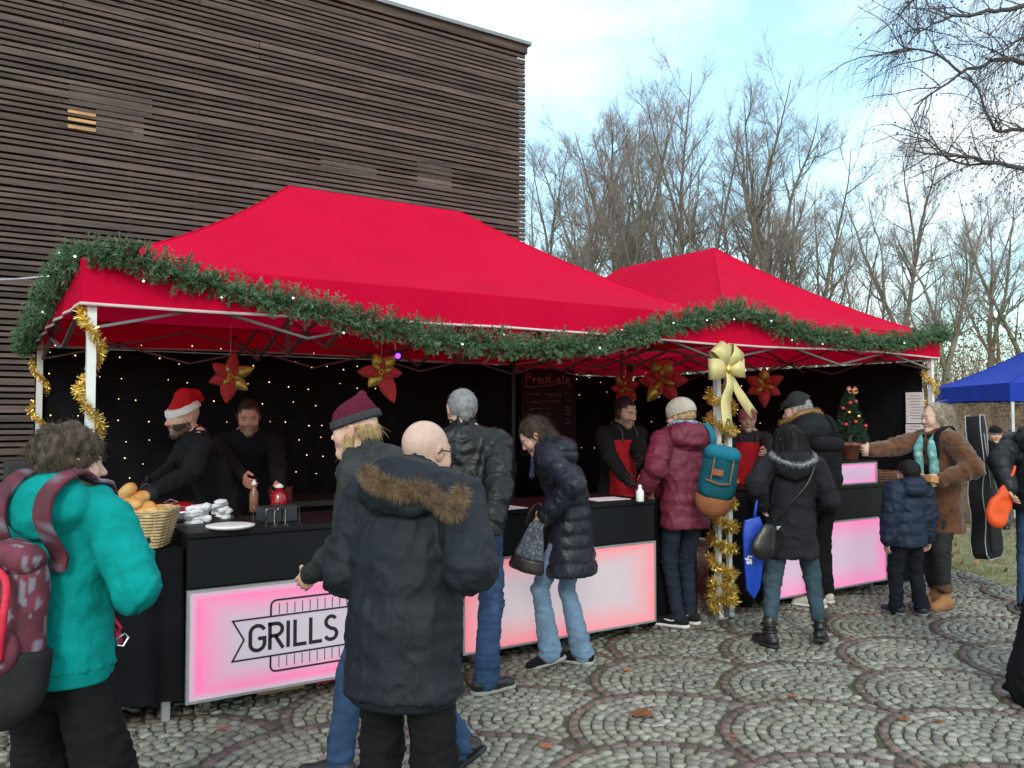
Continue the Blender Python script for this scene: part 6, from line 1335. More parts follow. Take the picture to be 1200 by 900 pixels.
# 11 --- woman in black parka and buckled boots
p = gp(930, 757); hdg = hd(-6); lc = LC(p, hdg)
f = Fig('long-haired woman in black hooded parka and buckled boots with a blue carrier bag', p, hdg, 1.51, feet=((-.17, -.06, 28, 0), (.19, .05, -24, 12, .01)), hands=(lc(893, 592, 5.85), lc(950, 590, 6.05)), head=(8, 10, 0))
f.body(curl=(.6, .5)); f.hair([('e', (0, -.022, .034), (.084, .104, .092)), ('c', (0, -.07, .02), (0, -.075, -.19), .066, .07), ('c', (-.06, -.02, .0), (-.065, -.03, -.17), .03, .04), ('c', (.06, -.02, .0), (.065, -.03, -.17), .03, .04)], H_DARK, lambda q: A3(q[0]*2, -.3, -1), 2600, (.05, .13), .14, .3, .2, .0022, .006, (60, 60, 7), cuts=[((0, .055, .03), (0, 1, -.35))])
cz = f.coat('parka', cloth('black_parka', (.016, .015, .019), .8, .2, 120), hemz=.595, thick=1.10, flare=1.12, collar=.02, hood=1.12, hoodp=(0, -.02, -.025), wr=.011, res=.0105, puff=1.15)
b = f.nek+A3(0, 0, -.005); f.fur([f.on(q, .006) for q in (b-f.rgt*.125+f.fwd*.02, b-f.rgt*.10-f.fwd*.12+A3(0, 0, -.02), b-f.fwd*.21+A3(0, 0, -.035), b+f.rgt*.10-f.fwd*.12+A3(0, 0, -.02), b+f.rgt*.125+f.fwd*.02)], FURG, 1500, .011, .026, parent=cz)
f.armholes(.08); f.trousers(GJEANS, 1.0, flare=1.05, tuck=.11); f.shoes(LEATHB, SOLEB, boot=.09, wid=1.06)
for i in (0, 1):
    for q in (.10, .145): a = f.ank[i]; MB().tube([a+A3(math.cos(t)*.053, math.sin(t)*.055-.004, q-.045*f.h) for t in np.linspace(0, 6.283, 15)], .007, 6).build('buckle_strap', LEATHB, f.root, smooth=True)
hb = empty('shoulder_bag', dp(897, 632, 5.62), f.rz, 'small black leather shoulder bag worn over the black parka', 'handbag'); hb.rotation_euler = (0, rad(20), f.rz+rad(20)); sobj('pouch', SDF().cone((0, 0, -.05), (0, 0, .05), .09, .06, .02, (0, 1, 0), 2.2), .009, LEATHB, hb, .003); MB().tube([(.03, -.035, .095), (.05, -.035, .11), (.04, -.03, .085)], .008, 6).build('clasp', CHROME, hb)
w0 = hb.location
o = MB().tube(path_pts([f.wld(q) for q in ((-.13, -.15, .86), (-.03, -.20, 1.0), (.07, -.20, 1.13), (.13, -.12, 1.27), (.12, .0, 1.33))], .05), .009, 6).build('strap', LEATHB, smooth=True); o.parent = hb; o.matrix_parent_inverse = Matrix.LocRotScale(hb.location, hb.rotation_euler, None).inverted()
cb = empty('carrier_bag', dp(881, 652, 5.72), hd(0), 'blue plastic carrier bag hanging from the arm of the parka woman', 'bag'); BLUEP = M('blue_plastic', (.008, .065, .50), .35, .15, 12, .3, 25, transl=.25)
prof = [(-.05, .24), (.055, .27), (.075, .2), (.08, 0), (.055, -.20), (.012, -.285), (-.04, -.22), (-.055, 0), (-.06, .16)]
mb = MB(); mb.prism(prof, .035, Matrix(((1, 0, 0, 0), (0, 0, 1, -.017), (0, 1, 0, 0), (0, 0, 0, 1)))); o = mb.build('sack', BLUEP, cb, bevel=.012, smooth=True); cb.rotation_euler = (0, 0, hd(0)-math.pi/2)
MB().tube(path_pts([(.02, 0, .25), (.03, 0, .33), (.05, .02, .40)], .03), .010, 6).build('handle', BLUEP, cb, smooth=True)
def txt_strokes(mb, word, x, y, s, M_, w): 
    GL = {'s': [arc(.2, .36, .16, .13, 30, 250, 8)+arc(.2, .13, .16, .13, 90, -160, 8)], 'h': [[(0, .8), (0, 0)], [(0, .35)]+arc(.18, .3, .17, .18, 160, 0, 6)+[(.35, 0)]]}
    for ch in word:
        for st in GL[ch]: stroke(mb, [(x+a*s, y+b*s) for a, b in st], w, M_, h=.002)
        x += .5*s
mb = MB(); txt_strokes(mb, 'sh', 0, 0, .06, Matrix.Translation((-.01, -.0195, -.05)) @ Matrix.Rotation(rad(-80), 4, 'Y') @ Matrix(((1, 0, 0, 0), (0, 0, -1, 0), (0, 1, 0, 0), (0, 0, 0, 1))), .009); mb.build('print', WHITE, cb)

# 12 --- man in flat cap with tan fur hood
p = gp(960, 712); hdg = hd(24); lc = LC(p, hdg)
f = Fig('man in grey flat cap and black jacket with tan fur hood beside the parka woman', p, hdg, 1.765, lean=7, tilt=-9, neckf=6, feet=((-.05, -.02, 32, 0), (.17, .10, -10, 0)), hands=(lc(893, 560, 6.7), lc(940, 570, 7.1)), head=(34, 12, 0))
f.body(curl=(.5, .5), skin=(.6, .37, .29)); f.hair(SHORT, H_GREY, down_back, 600, (.012, .025), .3, .3, .2, .0024, .003, cuts=FACECUT)
CAPM = cloth('grey_tweed_cap', (.030, .031, .033), .95, .5, 90); D = SDF(); k = f.hs; c = f.H
D.ell(c((0, .0, .075)), A3(.098, .125, .048)*k, f.HR@rotm(0, 10, 0), .02).cone(c((0, -.03, .04)), c((0, -.02, .07)), .088*k, .09*k, .02); D.cut(c((0, 0, .032)), f.HR@A3(0, 0, -1)); cp = f.put('flat_cap', *D.mesh(.007), CAPM); f.put('brim', *SDF().ell(c((0, .10, .040)), A3(.07, .05, .010)*k, f.HR@rotm(0, 14, 0), .01).mesh(.006), CAPM, parent=cp)
cz = f.coat('jacket', cloth('black_shell', (.012, .014, .017), .75, .2, 100), hemz=.80, thick=1.10, collar=.02, hood=1.15, hoodp=(0, -.01, .01), wr=.010, res=.0115, puff=1.15)
f.put('hoodie_hood', *SDF().ell(f.nek-f.fwd*.05+A3(0, 0, .045), (.075, .05, .03), None, .02).mesh(.009), cloth('light_grey_jersey', (.5, .5, .52), .9), parent=cz)
b = f.nek+A3(0, 0, .015); f.fur([f.on(q, .012) for q in (b-f.rgt*.15+f.fwd*.08+A3(0, 0, .0), b-f.rgt*.135+f.fwd*.0+A3(0, 0, .03), b-f.rgt*.07-f.fwd*.09+A3(0, 0, .06), b+f.rgt*.05-f.fwd*.10+A3(0, 0, .06), b+f.rgt*.14-f.fwd*.06+A3(0, 0, .04), b+f.rgt*.17+f.fwd*.03+A3(0, 0, .0))], FURL, 2400, .020, .036, parent=cz)
f.trousers(BLK, 1.05, flare=1.2, res=.014); f.shoes(M('beige_suede', (.52, .46, .38), .8, .12, 20, .2, 120), SOLEW, laces=SOLEW)
b12 = backpack('black backpack on the flat-cap man', f, f.loc(dp(966, 545, 6.45)), .28, .17, .44, (BLK, BLK, BLK), tilt=8, yaw=-14)
strap_strip(f, f.slice(f.sho[1][0]-.04, 200, 0, 10, .003), .05, .012, BLK, b12)

# 13 --- woman in brown coat with guitar case
p = gp(1104, 712); hdg = hd(112); lc = LC(p, hdg)
f = Fig('grey-blond woman in brown suede coat and turquoise scarf reaching for a drink', p, hdg, 1.685, lean=2, bend=2, twist=-4, feet=((-.08, .06, 10, 0), (.09, -.03, -4, 0)), hands=(lc(1104, 562, 6.72), lc(1000, 531, 6.98)), head=(-14, 6, 0), poles=((-1, -.6, -.4), (.5, -.6, -.8)))
f.body(skin=(.62, .40, .33), curl=(.3, .6), brow=(.2, .15, .11), fem=True); f.hair([('e', (0, -.022, .034), (.084, .104, .093)), ('c', (0, -.075, .02), (0, -.145, -.17), .066, .042), ('c', (-.068, -.02, .0), (-.075, -.075, -.20), .030, .032), ('c', (.068, -.02, .0), (.075, -.065, -.19), .030, .032)], H_GB, lambda q: A3(0, -.45, -1), 3400, (.06, .13), .06, .3, .12, .0022, .005, (60, 60, 7), cuts=[((0, .058, .03), (0, 1, -.35)), ((0, .03, -.02), (0, 1, 0))])
SUEDE = M('brown_suede', (.115, .048, .024), .95, .25, 10, .3, 90, sheen=.3, spec=.15); f.coat('suede_coat', SUEDE, hemz=.615, thick=1.08, flare=1.18, collar=.0, wr=.011, res=.0105, puff=1.18)
D = SDF(); D.cone(f.mid-A3(0, 0, .08), f.mid, .092*f.h*1.08, .088*f.h*1.08, .03, (0, 1, 0), 1.26).cone(f.mid, f.che, .088*f.h*1.08, .092*f.h, .03, (0, 1, 0), 1.30).cut((0, .05, 0), (0, -1, 0)).cut((.06, 0, 0), (1, 0, 0)).cut((-.06, 0, 0), (-1, 0, 0)).cut((0, 0, f.mid[2]-.12), (0, 0, -1)).cut((0, 0, f.nek[2]-.01), (0, 0, 1)); f.put('dark_top', *D.mesh(.011), BLK)
SCARF = M('turquoise_scarf', (.14, .38, .38), .9, .25, 30, .3, 90, dark=((.42, .55, .50), 18., .55)); D = SDF(); n_ = f.nek
for sg in (-1, 1):
    q = path_pts([n_+A3(0, -.06, .02), n_+A3(sg*.07, -.01, .012), n_+A3(sg*.055, .075, -.045)]+[A3(sg*.07, yy_+.13, zz) for yy_, zz in ((f.che[1], f.che[2]-.08), (f.mid[1], f.mid[2]+.07), (f.mid[1], f.mid[2]-.02))], .05)
    for a, b in zip(q[:-1], q[1:]): D.cone(a, b, .034, .034, .02)
V, F = D.mesh(.009); f.put('scarf', V+vnormals(V, F)*(.006*(vnoise(V*A3(1, 1, .4), 45, 3)-.5))[:, None], F, SCARF)
f.trousers(cloth('charcoal_jeans', (.028, .028, .030), .85, .3, 200), .98, flare=1.02, wr=.010, tuck=.10); TANB = M('tan_nubuck', (.34, .165, .060), .85, .2, 16, .25, 90); f.shoes(TANB, M('tan_sole', (.20, .09, .04), .8), boot=.075, laces=M('dark_lace', (.10, .05, .02), .8), wid=1.1)
for i in (0, 1): a = f.ank[i]; f.put('boot_cuff', *SDF().cone(a+A3(0, 0, .085), a+A3(0, 0, .105), .060, .062, .005).mesh(.009), M('brown_knit', (.12, .06, .03), .9))
cup = empty('drink_cup', f.wld(f.hands[1]+A3(0, .01, 0)), 0, 'small clear cup held out over the display box', 'cup'); MB().lathe([(.026, -.045), (.030, .0), (.034, .05), (.031, .05), (.026, -.035)], 14).build('glass', M('cup_plastic', (.75, .5, .42), .15, .1, 8, 0, transl=.3), cup, smooth=True)
tr = empty('snack_tray', f.wld(f.hands[0]+A3(.04, .02, .03)), f.rz, 'shallow wooden-coloured tray of food carried by the suede-coat woman', 'tray'); tr.rotation_euler = (rad(8), 0, f.rz); CARD = M('card_tray', (.48, .23, .08), .8, .1)
MB().box((0, 0, -.03), (.20, .13, .006)).build('base', CARD, tr)
for x, y, w, d_ in ((0, -.065, .21, .005), (0, .065, .21, .005), (-.105, 0, .005, .135), (.105, 0, .005, .135)): MB().box((x, y, -.008), (w, d_, .05)).build('side', CARD, tr)
for x, y in ((-.04, .0), (.035, .01)): MB().ball((x, y, .01), .035, 8, 6, (1.2, .9, .6)).build('food', M('fried_food', (.55, .33, .20), .7, .2, 40, .3), tr, smooth=True)
gc = f.wld((0, 0, 0)); gcase = empty('guitar_case', dp(1152, 585, 7.15), f.rz, 'black soft guitar case with white piping on the suede-coat woman', 'guitar case'); gcase.rotation_euler = (rad(-4), rad(0), hd(40)-math.pi/2)
oc = [(-.06, .72), (.035, .72), (.06, .60), (.045, .40), (.05, .24), (.12, .16), (.165, .06), (.15, -.04), (.125, -.12), (.145, -.22), (.19, -.34), (.175, -.46), (.12, -.50), (-.13, -.50), (-.185, -.45), (-.195, -.34), (-.15, -.22), (-.13, -.12), (-.15, -.04), (-.155, .06), (-.12, .16), (-.055, .24), (-.06, .40), (-.075, .60)]
MS = Matrix(((1, 0, 0, 0), (0, 0, 1, -.06), (0, 1, 0, 0), (0, 0, 0, 1))); MB().prism([(x*.95, y*.97) for x, y in oc], .12, MS).build('bag', nylon('black_cordura', (.012, .012, .014), .7), gcase, bevel=.018, smooth=True)
PIPE = M('pale_piping', (.4, .4, .42), .6)
for yy in (-.058, .058): MB().tube([(x*.955, yy, z*.975) for x, z in oc]+[(oc[0][0]*.955, yy, oc[0][1]*.975)], .0045, 5).build('piping', PIPE, gcase)
MB().box((0, -.07, -.30), (.20, .03, .26)).build('front_pocket', MATS['black_cordura'], gcase, bevel=.012); MB().tube([(-.02, -.064, .55), (.0, -.066, .3), (.01, -.066, .1)], .004, 5).build('zip', PIPE, gcase)
strap_strip(f, f.slice(-.10, 190, -20, 10, .003), .05, .012, BLK, gcase, name='shoulder_strap')

# 14 --- child
p = gp(1067, 722); hdg = hd(14); lc = LC(p, hdg)
f = Fig('child in navy padded jacket with short black hair standing by the counter', p, hdg, 1.205, feet=((-.085, .05, 10, 0), (.085, -.02, -22, 0)), head=(10, 8, 0), hands=((-.19, .02, .53), (.21, .03, .52)))
f.body(skin=(.58, .38, .30)); f.hair(SHORT+[('e', (0, -.03, .03), (.088, .106, .094))], H_DARK, whorl, 2200, (.02, .036), .3, .4, .3, .0026, .004, (40, 40, 18), cuts=FACECUT)
f.coat('padded_jacket', nylon('navy_padded', (.011, .019, .042), .6), hemz=.535, thick=1.20, flare=1.06, quilt=.095, qa=.007, wr=.009, collar=.016, hood=1.15, hoodp=(0, 0, .005), res=.009, puff=1.4, sl_w=1.12); f.trousers(cloth('navy_trousers', (.010, .012, .018), .85), 1.12, flare=1.3, wr=.010, res=.011); f.shoes(M('dark_trainers', (.020, .020, .026), .6, .2), M('purple_grey_sole', (.20, .18, .21), .7), wid=1.12)

# 15 --- man in dark hat sitting far back
p = dp(1166, 487, 12.6); zg = 0.; hdg = hd(150); 
f = Fig('man in dark brimmed hat seated near the wood with folded hands', p, hdg, 1.7, seat=.66, lean=4, feet=((-.12, .44, 0, 0), (.12, .46, 0, 0)), hands=((-.05, .30, .86), (.06, .28, .96)), head=(14, 8, 0), z0=-.03)
f.body(hh=.006); f.coat('jacket', BLK, hemz=.60, thick=1.1, wr=.01, res=.018, collar=.03); f.trousers(JEANS, 1.0, res=.018); f.shoes(LEATHB, SOLEB); f.beanie(BLK, M('grey_band', (.12, .12, .12), .9), low=.03, tilt=4, amp=.001, full=1.02, bandh=.018, name='hat')
bs = empty('bench', A3(p[0], p[1], -.03)+f.R@A3(0, -.06, 0), f.rz, 'plain timber bench under the seated man', 'bench'); BW = M('bench_wood', (.14, .09, .05), .8, .3, 8, .3)
for k in range(3): MB().box((0, -.13+.13*k, .58), (1.3, .11, .05)).build('seat_plank', BW, bs)
for x in (-.5, .5): MB().box((x, 0, .28), (.08, .34, .56)).build('leg', BW, bs)
pp = f.wld((.22, .40, .66)); tb_ = empty('plastic_bag', pp, 0, 'pale translucent bag beside the seated man', 'bag'); sobj('sack', SDF().cone((0, 0, -.12), (0, 0, .08), .11, .06, .02), .018, M('pale_plastic', (.55, .55, .55), .4, .2, 20, .2), tb_, .02, 12)

# 16 --- person at the right edge
p = dp(1216, 487, 6.9); hdg = hd(-40); lc = LC(p, hdg)
f = Fig('person in black puffer jacket and jeans carrying an orange bag past the lawn', p, hdg, 1.66, lean=6, feet=((-.10, -.10, 20, 10, .01), (.10, .18, -10, 0)), hands=(lc(1182, 572, 6.75), None), head=(0, 8, 0))
f.body(); f.hair(SHORT, H_DARK, down_back, 300, cuts=FACECUT); f.coat('puffer_jacket', nylon('black_puffer', (.012, .014, .018), .5), hemz=.80, thick=1.2, quilt=.09, qa=.012, wr=.006, collar=.03, hood=1.2, res=.012, puff=1.3); f.trousers(JEANS, 1.0, flare=1.1, res=.014); f.shoes(BLK, SOLEG)
ob = empty('tote_bag', dp(1172, 590, 6.72), hd(0), 'bright orange fabric bag carried past the guitar case', 'bag'); ob.rotation_euler = (0, rad(16), hd(10)-math.pi/2)
ORG = M('orange_fabric', (.85, .10, .015), .6, .15, 12, .3, 40, transl=.15); sobj('sack', SDF().cone((0, 0, -.10), (.03, 0, .16), .105, .055, .03, (0, 1, 0), 2.2), .012, ORG, ob, .022, 12); MB().tube(path_pts([(.02, 0, .17), (.05, 0, .26), (.07, .02, .32)], .03), .012, 6).build('handle', ORG, ob, smooth=True)

# 17 --- passer-by mostly outside on the right
p = dp(1272, 487, 4.62); hdg = hd(60); lc = LC(p, hdg)
f = Fig('passer-by in wide black trousers stepping in beside the lawn edge', p, hdg, 1.72, feet=((-.06, .24, -10, 0), (.10, -.20, 0, 25, .03)), lean=2)
f.body(); f.hair(SHORT, H_MID, down_back, 300, cuts=FACECUT); f.coat('jacket', BLK, .46, thick=1.1, wr=.01, res=.016); f.trousers(BLK, 1.5, flare=2.2, knee=1.6, wr=.014, res=.014); f.shoes(BLK, SOLEG)
# ------------------------------------------------------------------ things on and under the counters
def basket(label, c, w, d_, h_, rz, mat, rows=11, stakes=44, flare=1.25, rim=.012):
    b = empty('wicker_basket', c, rz, label, 'basket'); 
    def per(t, s, off=0):       # point on rounded rectangle perimeter
        a = t*2*math.pi; n = 5.; r = (abs(math.cos(a))**n+abs(math.sin(a))**n)**(-1/n); return ((r*math.cos(a)*w/2+off*math.cos(a))*s, (r*math.sin(a)*d_/2+off*math.sin(a))*s)
    mb = MB()
    for j in range(rows):
        z = (j+.5)/rows*h_; s = 1/flare+(1-1/flare)*(j+.5)/rows; P = []
        for k in range(stakes*2): P.append((*per(k/(stakes*2), s, .0055*math.cos(math.pi*(k/2+j)*2*.5+ (0 if j % 2 else math.pi))), z))
        P.append(P[0]); mb.tube(P, h_/rows*.50, 5, cap=False)
    o = mb.build('weave', mat, b, smooth=True)
    mb = MB()
    for k in range(stakes): mb.tube([(*per(k/stakes, 1/flare), 0), (*per(k/stakes, 1), h_)], .004, 4)
    mb.build('stakes', mat, b)['kind'] = 'stuff'
    for q in (0, 1): MB().tube([(*per(k/40, 1.0+.01*q), h_+.004+q*.012+.004*math.sin(k*2.2)) for k in range(41)], rim*.75, 6, cap=False).build('rim', mat, b, smooth=True)
    MB().prism([per(k/28, 1/flare*.98) for k in range(28)], .008).build('bottom', mat, b)
    return b
WICK = M('pale_wicker', (.52, .38, .20), .7, .25, 30, .3, 90); WICKB = M('brown_wicker', (.19, .075, .04), .7, .3, 30, .3, 90)
bc_ = vp(150, 640, .20); bz = tz+.012
bpos = A3(bc_[0], .20, bz); brz = rad(-28); basket('pale wicker basket filled with bread rolls on the draped table', bpos, .46, .31, .175, brz, WICK)
BREAD = M('bread_crust', (.70, .34, .085), .6, .22, 14, .2, 60, dark=((.72, .48, .20), 7., .55))
def roll(label, p, s, R_):
    D = SDF().cone((-.018*s, 0, 0), (.018*s, 0, 0), .040*s, .040*s, .03, (0, 0, 1), 1.2); D.cone((-.06*s, 0, .035*s), (.06*s, 0, .035*s), .004*s, .004*s, .012, sub=True)
    o = sobj('bread_roll', D, .007, BREAD, None, .003, 30); o.location = p; o.rotation_euler = R_; return tag(o, label, 'bread roll', 'rolls in the pale basket')
rg = np.random.default_rng(5)
SPOT = [(-.10, -.05, .17), (.0, -.07, .175), (.10, -.04, .17), (-.05, .04, .185), (.06, .05, .18), (-.13, .05, .16), (.13, .06, .16), (0, .0, .215), (-.06, -.03, .225)]
for k, (x, y, z) in enumerate(SPOT):
    q = A3(*(Matrix.Rotation(brz, 3, 'Z') @ Vector((x, y, z))))+bpos; roll('golden bread roll lying in the pale basket', q, 1.15, (rg.normal()*.3, rg.normal()*.25, rg.random()*3))
roll('bread roll lifted upright by the gloved hands of the Santa-hat cook', dp(148, 578, 4.62), 1.15, (0, rad(-50), rad(-30)))
roll('bread roll held against the gloves of the Santa-hat cook', dp(163, 584, 4.64), 1.1, (0, rad(-15), rad(40)))
# glass-like cloche of red lids beside the basket
q = vp(200, 590, .55); q[2] = TOPZ+.004; cm = empty('chafing_pan', q, 0, 'red lidded metal food pan beside the bread basket', 'pan'); MB().box((0, 0, .03), (.26, .18, .06)).build('pan', CHROME, cm, bevel=.01); sobj('lid', SDF().cone((-.07, 0, .075), (.07, 0, .075), .07, .07, .02, (0, 0, 1), 2.2), .01, M('red_gloss', (.30, .008, .012), .15, .1, 5, 0, coat=.5), cm); MB().tube([(-.04, 0, .105), (0, 0, .125), (.04, 0, .105)], .006, 6).build('handle', CHROME, cm)
# plate, wrapped napkin stacks, wire rack on the first counter
def on(x, y, z=TOPZ): q = gp(x, y, z); return q
q = on(270, 620); pl_ = MB().lathe([(.02, 0), (.10, .002), (.125, .012), (.128, .020), (.10, .024), (.02, .024)], 32).build('white_plate', WHITE, smooth=True); pl_.location = (q[0], q[1], TOPZ+.003); tag(pl_, 'round white plate on the GRILLS counter', 'plate')
def crumple(label, x, y, s, seed, rz=0):
    q = on(x, y); g = np.random.default_rng(seed); t = empty('napkin_stack', (q[0], q[1], TOPZ+.001), rz, label, 'napkins')
    for k in range(5):
        D = SDF().cone((-.03*s, 0, 0), (.03*s, 0, 0), .05*s, .045*s, .02, (0, 0, 1), 2.6); o = sobj('napkin', D, .009, M('white_tissue', (.72, .72, .74), .8, .1, 20, .3, 60), t, .016, 40); o.location = (g.normal()*.01, g.normal()*.01, .02+.018*k); o.rotation_euler = (g.normal()*.12, g.normal()*.12, g.random()*3)
    MB().box((0, 0, .006), (.13*s, .12*s, .012)).build('holder', CHROME, t)
crumple('loose stack of white napkins at the corner of the GRILLS counter', 231, 615, .95, 1); crumple('crumpled white napkins behind the white plate', 258, 607, .85, 2, .5)
q = on(327, 612); rk = empty('wire_rack', (q[0], q[1]+.05, TOPZ+.001), rad(6), 'chrome wire sauce rack with dark boxes on the GRILLS counter', 'rack')
for y in (-.09, .09):
    for x in (-.075, -.01): MB().tube([(x-.024, y, 0), (x-.024, y, .075), (x-.018, y, .082), (x+.018, y, .082), (x+.024, y, .075), (x+.024, y, 0)], .0035, 6).build('wire_loop', CHROME, rk)
MB().tube([(.10, -.09, 0), (.10, -.09, .085), (.10, .09, .085), (.10, .09, 0)], .0035, 6).build('wire_loop', CHROME, rk)
DBOX = M('dark_tin', (.03, .032, .04), .35, .15); 
for x in (-.045, .05): MB().box((x, .0, .045), (.09, .15, .085)).build('sauce_box', DBOX, rk, bevel=.004)
def bottle(label, x, y, r, hgt, mat, capm, yoff=0):
    q = on(x, y); o = empty('sauce_bottle', (q[0], q[1]+yoff, TOPZ+.001), 0, label, 'bottle'); MB().lathe([(r*.9, 0), (r, .01), (r, hgt*.6), (r*.5, hgt*.75), (r*.42, hgt*.85)], 14).build('bottle', mat, o, smooth=True); MB().lathe([(r*.5, hgt*.85), (r*.5, hgt*.92), (r*.15, hgt)], 12).build('cap', capm, o)
RG = MATS['red_gloss']
bottle('squat red jar with pale label behind the wire rack', 334, 600, .055, .17, RG, WHITE, .12); bottle('clear jar with brown sauce behind the wire rack', 303, 602, .028, .20, M('amber', (.22, .10, .05), .2, .2), WHITE, .1)
bottle('small white bottle at the end of the red-panel counter', 750, 588, .028, .12, WHITE, WHITE, -.0)
# sheets of paper on the second counter
for lab, x, y, rz in (('white sheet of paper lying left on the red-panel counter behind the grey-haired man', 592, 597, .1), ('white sheet of paper lying in front of the apron man', 716, 586, -.05)):
    q = on(x, y); o = MB().box((0, 0, 0), (.30, .21, .003)).build('paper_sheet', PAPER); o.location = (q[0], q[1]+.06, TOPZ+.0035); o.rotation_euler = (0, 0, rz); tag(o, lab, 'paper')
q = dp(752, 566, 6.42); o = sobj('orange_purse', SDF().cone((0, 0, -.02), (0, 0, .03), .045, .04, .02, (0, 1, 0), 2), .009, M('orange_leather', (.55, .12, .04), .6, .1), None, 0, label='orange purse in the hands of the burgundy-coat woman', cat='purse'); o.location = q
q = dp(738, 583, 6.5); o = sobj('red_purse', SDF().cone((-.03, 0, 0), (.03, 0, 0), .028, .028, .02), .008, APR, None, .006, 40, label='red and white cloth in front of the apron man', cat='cloth'); o.location = q
# under the first counter
q = gp(328, 812); cbx = MB().box((0, 0, .055), (.27, .25, .105)).build('cardboard_box', M('cardboard', (.42, .25, .12), .85, .1, 6, .1, 30)); cbx.location = (q[0], q[1]+.10, .012); tag(cbx, 'flat cardboard box under the GRILLS light box', 'box')
q = gp(361, 803); o = MB().lathe([(.045, 0), (.046, .07), (.048, .075), (.048, .09), (.02, .092)], 18).build('white_tub', WHITE, smooth=True); o.location = (q[0], q[1]+.05, .012); tag(o, 'small white tub under the GRILLS light box beside the cardboard box', 'tub')
q = gp(394, 800); cr = empty('red_crate', (q[0]+.06, q[1]+.13, .012), 0, 'red plastic crate under the GRILLS light box', 'crate'); RPL = M('red_plastic', (.5, .015, .02), .4, .1)
for k in range(3):
    for y in (-.15, .15): MB().box((0, y, .02+.035*k), (.36, .012, .022)).build('slat', RPL, cr)
    for x in (-.18, .18): MB().box((x, 0, .02+.035*k), (.012, .29, .022)).build('slat', RPL, cr)
for x in (-.18, 0, .18):
    for y in (-.148, .148): MB().box((x, y, .052), (.02, .02, .10)).build('post', RPL, cr)
# Christmas tree on the display box
tpos = A3(6.35, .20, 1.178); tree = empty('christmas_tree', tpos, 0, 'small decorated Christmas tree in a terracotta pot on the display box', 'christmas tree')
MB().lathe([(.055, 0), (.075, .10), (.082, .10), (.082, .125), (.07, .125), (.068, .11)], 20).build('pot', M('terracotta', (.35, .12, .07), .7, .15, 9, .1), tree, smooth=True); MB().tube([(0, 0, .1), (0, 0, .48)], [.012, .005], 6).build('trunk', BARK, tree)
rg = np.random.default_rng(9); n = 620; t = rg.random(n)**.8; z = .13+t*.36; a = rg.random(n)*6.283; r = (.145*(1-t)+.012)
P = np.c_[np.zeros(n), np.zeros(n), z]; Dd = np.c_[np.cos(a), np.sin(a), -.15+.9*t**3]; ln = r*rg.uniform(.75, 1.12, n); s_ = rg.uniform(.25, 1, (n, 16)); pos = P[:, None]+Dd[:, None]*(s_*ln[:, None])[..., None]; nd = Dd[:, None]*.8+rg.normal(size=(n, 16, 3))*.6
V, F = strands(pos.reshape(-1, 3), nd.reshape(-1, 3), .022, .0038, seg=1, taper=.4, seed=2); tree.scale = (1.22, 1.22, 1.22); o = link('needles', arr_mesh('needles', V, F), M('fir_needle', (.022, .060, .028), .6, .3, 4, 0), tree); o['kind'] = 'stuff'
BR = M('red_ball', (.42, .010, .016), .12, 0, 1, 0, coat=.8); BGm = M('gold_ball', (.75, .50, .10), .15, 0, 1, 0, metal=.9)
for x, y, dz, m in ((470, 462, .30, BR), (430, 462, .29, BR), (385, 463, .25, BR), (459, 0, .19, BGm), (440, 0, .15, BR), (420, 0, .22, BGm), (400, 0, .13, BR), (490, 0, .12, BR)):
    rr_ = max(.02, .145*(1-(dz)/.38)+.015); u = max(-.9*rr_, min(.9*rr_, (x-437)/3.75/1000*7.8/1.22)); vv = -math.sqrt(max(rr_*rr_-u*u, 0))*.95 if abs(u) < rr_ else 0; e_ = A3(*_r)*u+A3(math.sin(PSI), math.cos(PSI), 0)*vv; MB().ball((e_[0], e_[1], .13+dz), .016, 12, 8).build('bauble', m, tree, smooth=True)
bw = MB()
for sg in (-1, 1): ribbon_strip(bw, [(0, -.02, .50), (sg*.03, -.035, .535), (sg*.062, -.03, .515), (sg*.03, -.025, .50), (0, -.02, .50)], [.015, .03, .035, .03, .015], (0, .5, .85))
bw.build('bow', M('copper_ribbon', (.50, .20, .12), .35, .1, 9, 0, metal=.4), tree, smooth=True, solid=.002)
# cups and acrylic box beside the tree, sheet menus, brown basket, upright cups
q = A3(6.36, .30, 1.178); ab = empty('acrylic_box', q, 0, 'clear acrylic menu stand with dark frame beside the Christmas tree', 'stand'); 
for x in (-.085, .085): MB().box((x, 0, .06), (.012, .02, .12)).build('frame', ALU, ab)
for zz in (.006, .114): MB().box((0, 0, zz), (.16, .02, .012)).build('frame', ALU, ab)
MB().box((0, .004, .06), (.155, .004, .1)).build('pane', M('dark_glass', (.03, .03, .035), .08, 0, 1, 0), ab)
for k in range(4):
    q = A3(6.02+.05*k, .28, 1.178); o = empty('cup_stack', q, 0, 'stack of striped paper cups beside the Christmas tree', 'cups', 'cup stacks by the Christmas tree')
    for j in range(5): MB().lathe([(.022, 0), (.03, .07), (.032, .07), (.032, .075), (.028, .075)], 12).build('cup', (WHITE if (j+k) % 3 else RG), o, smooth=True).location = (0, 0, j*.03)
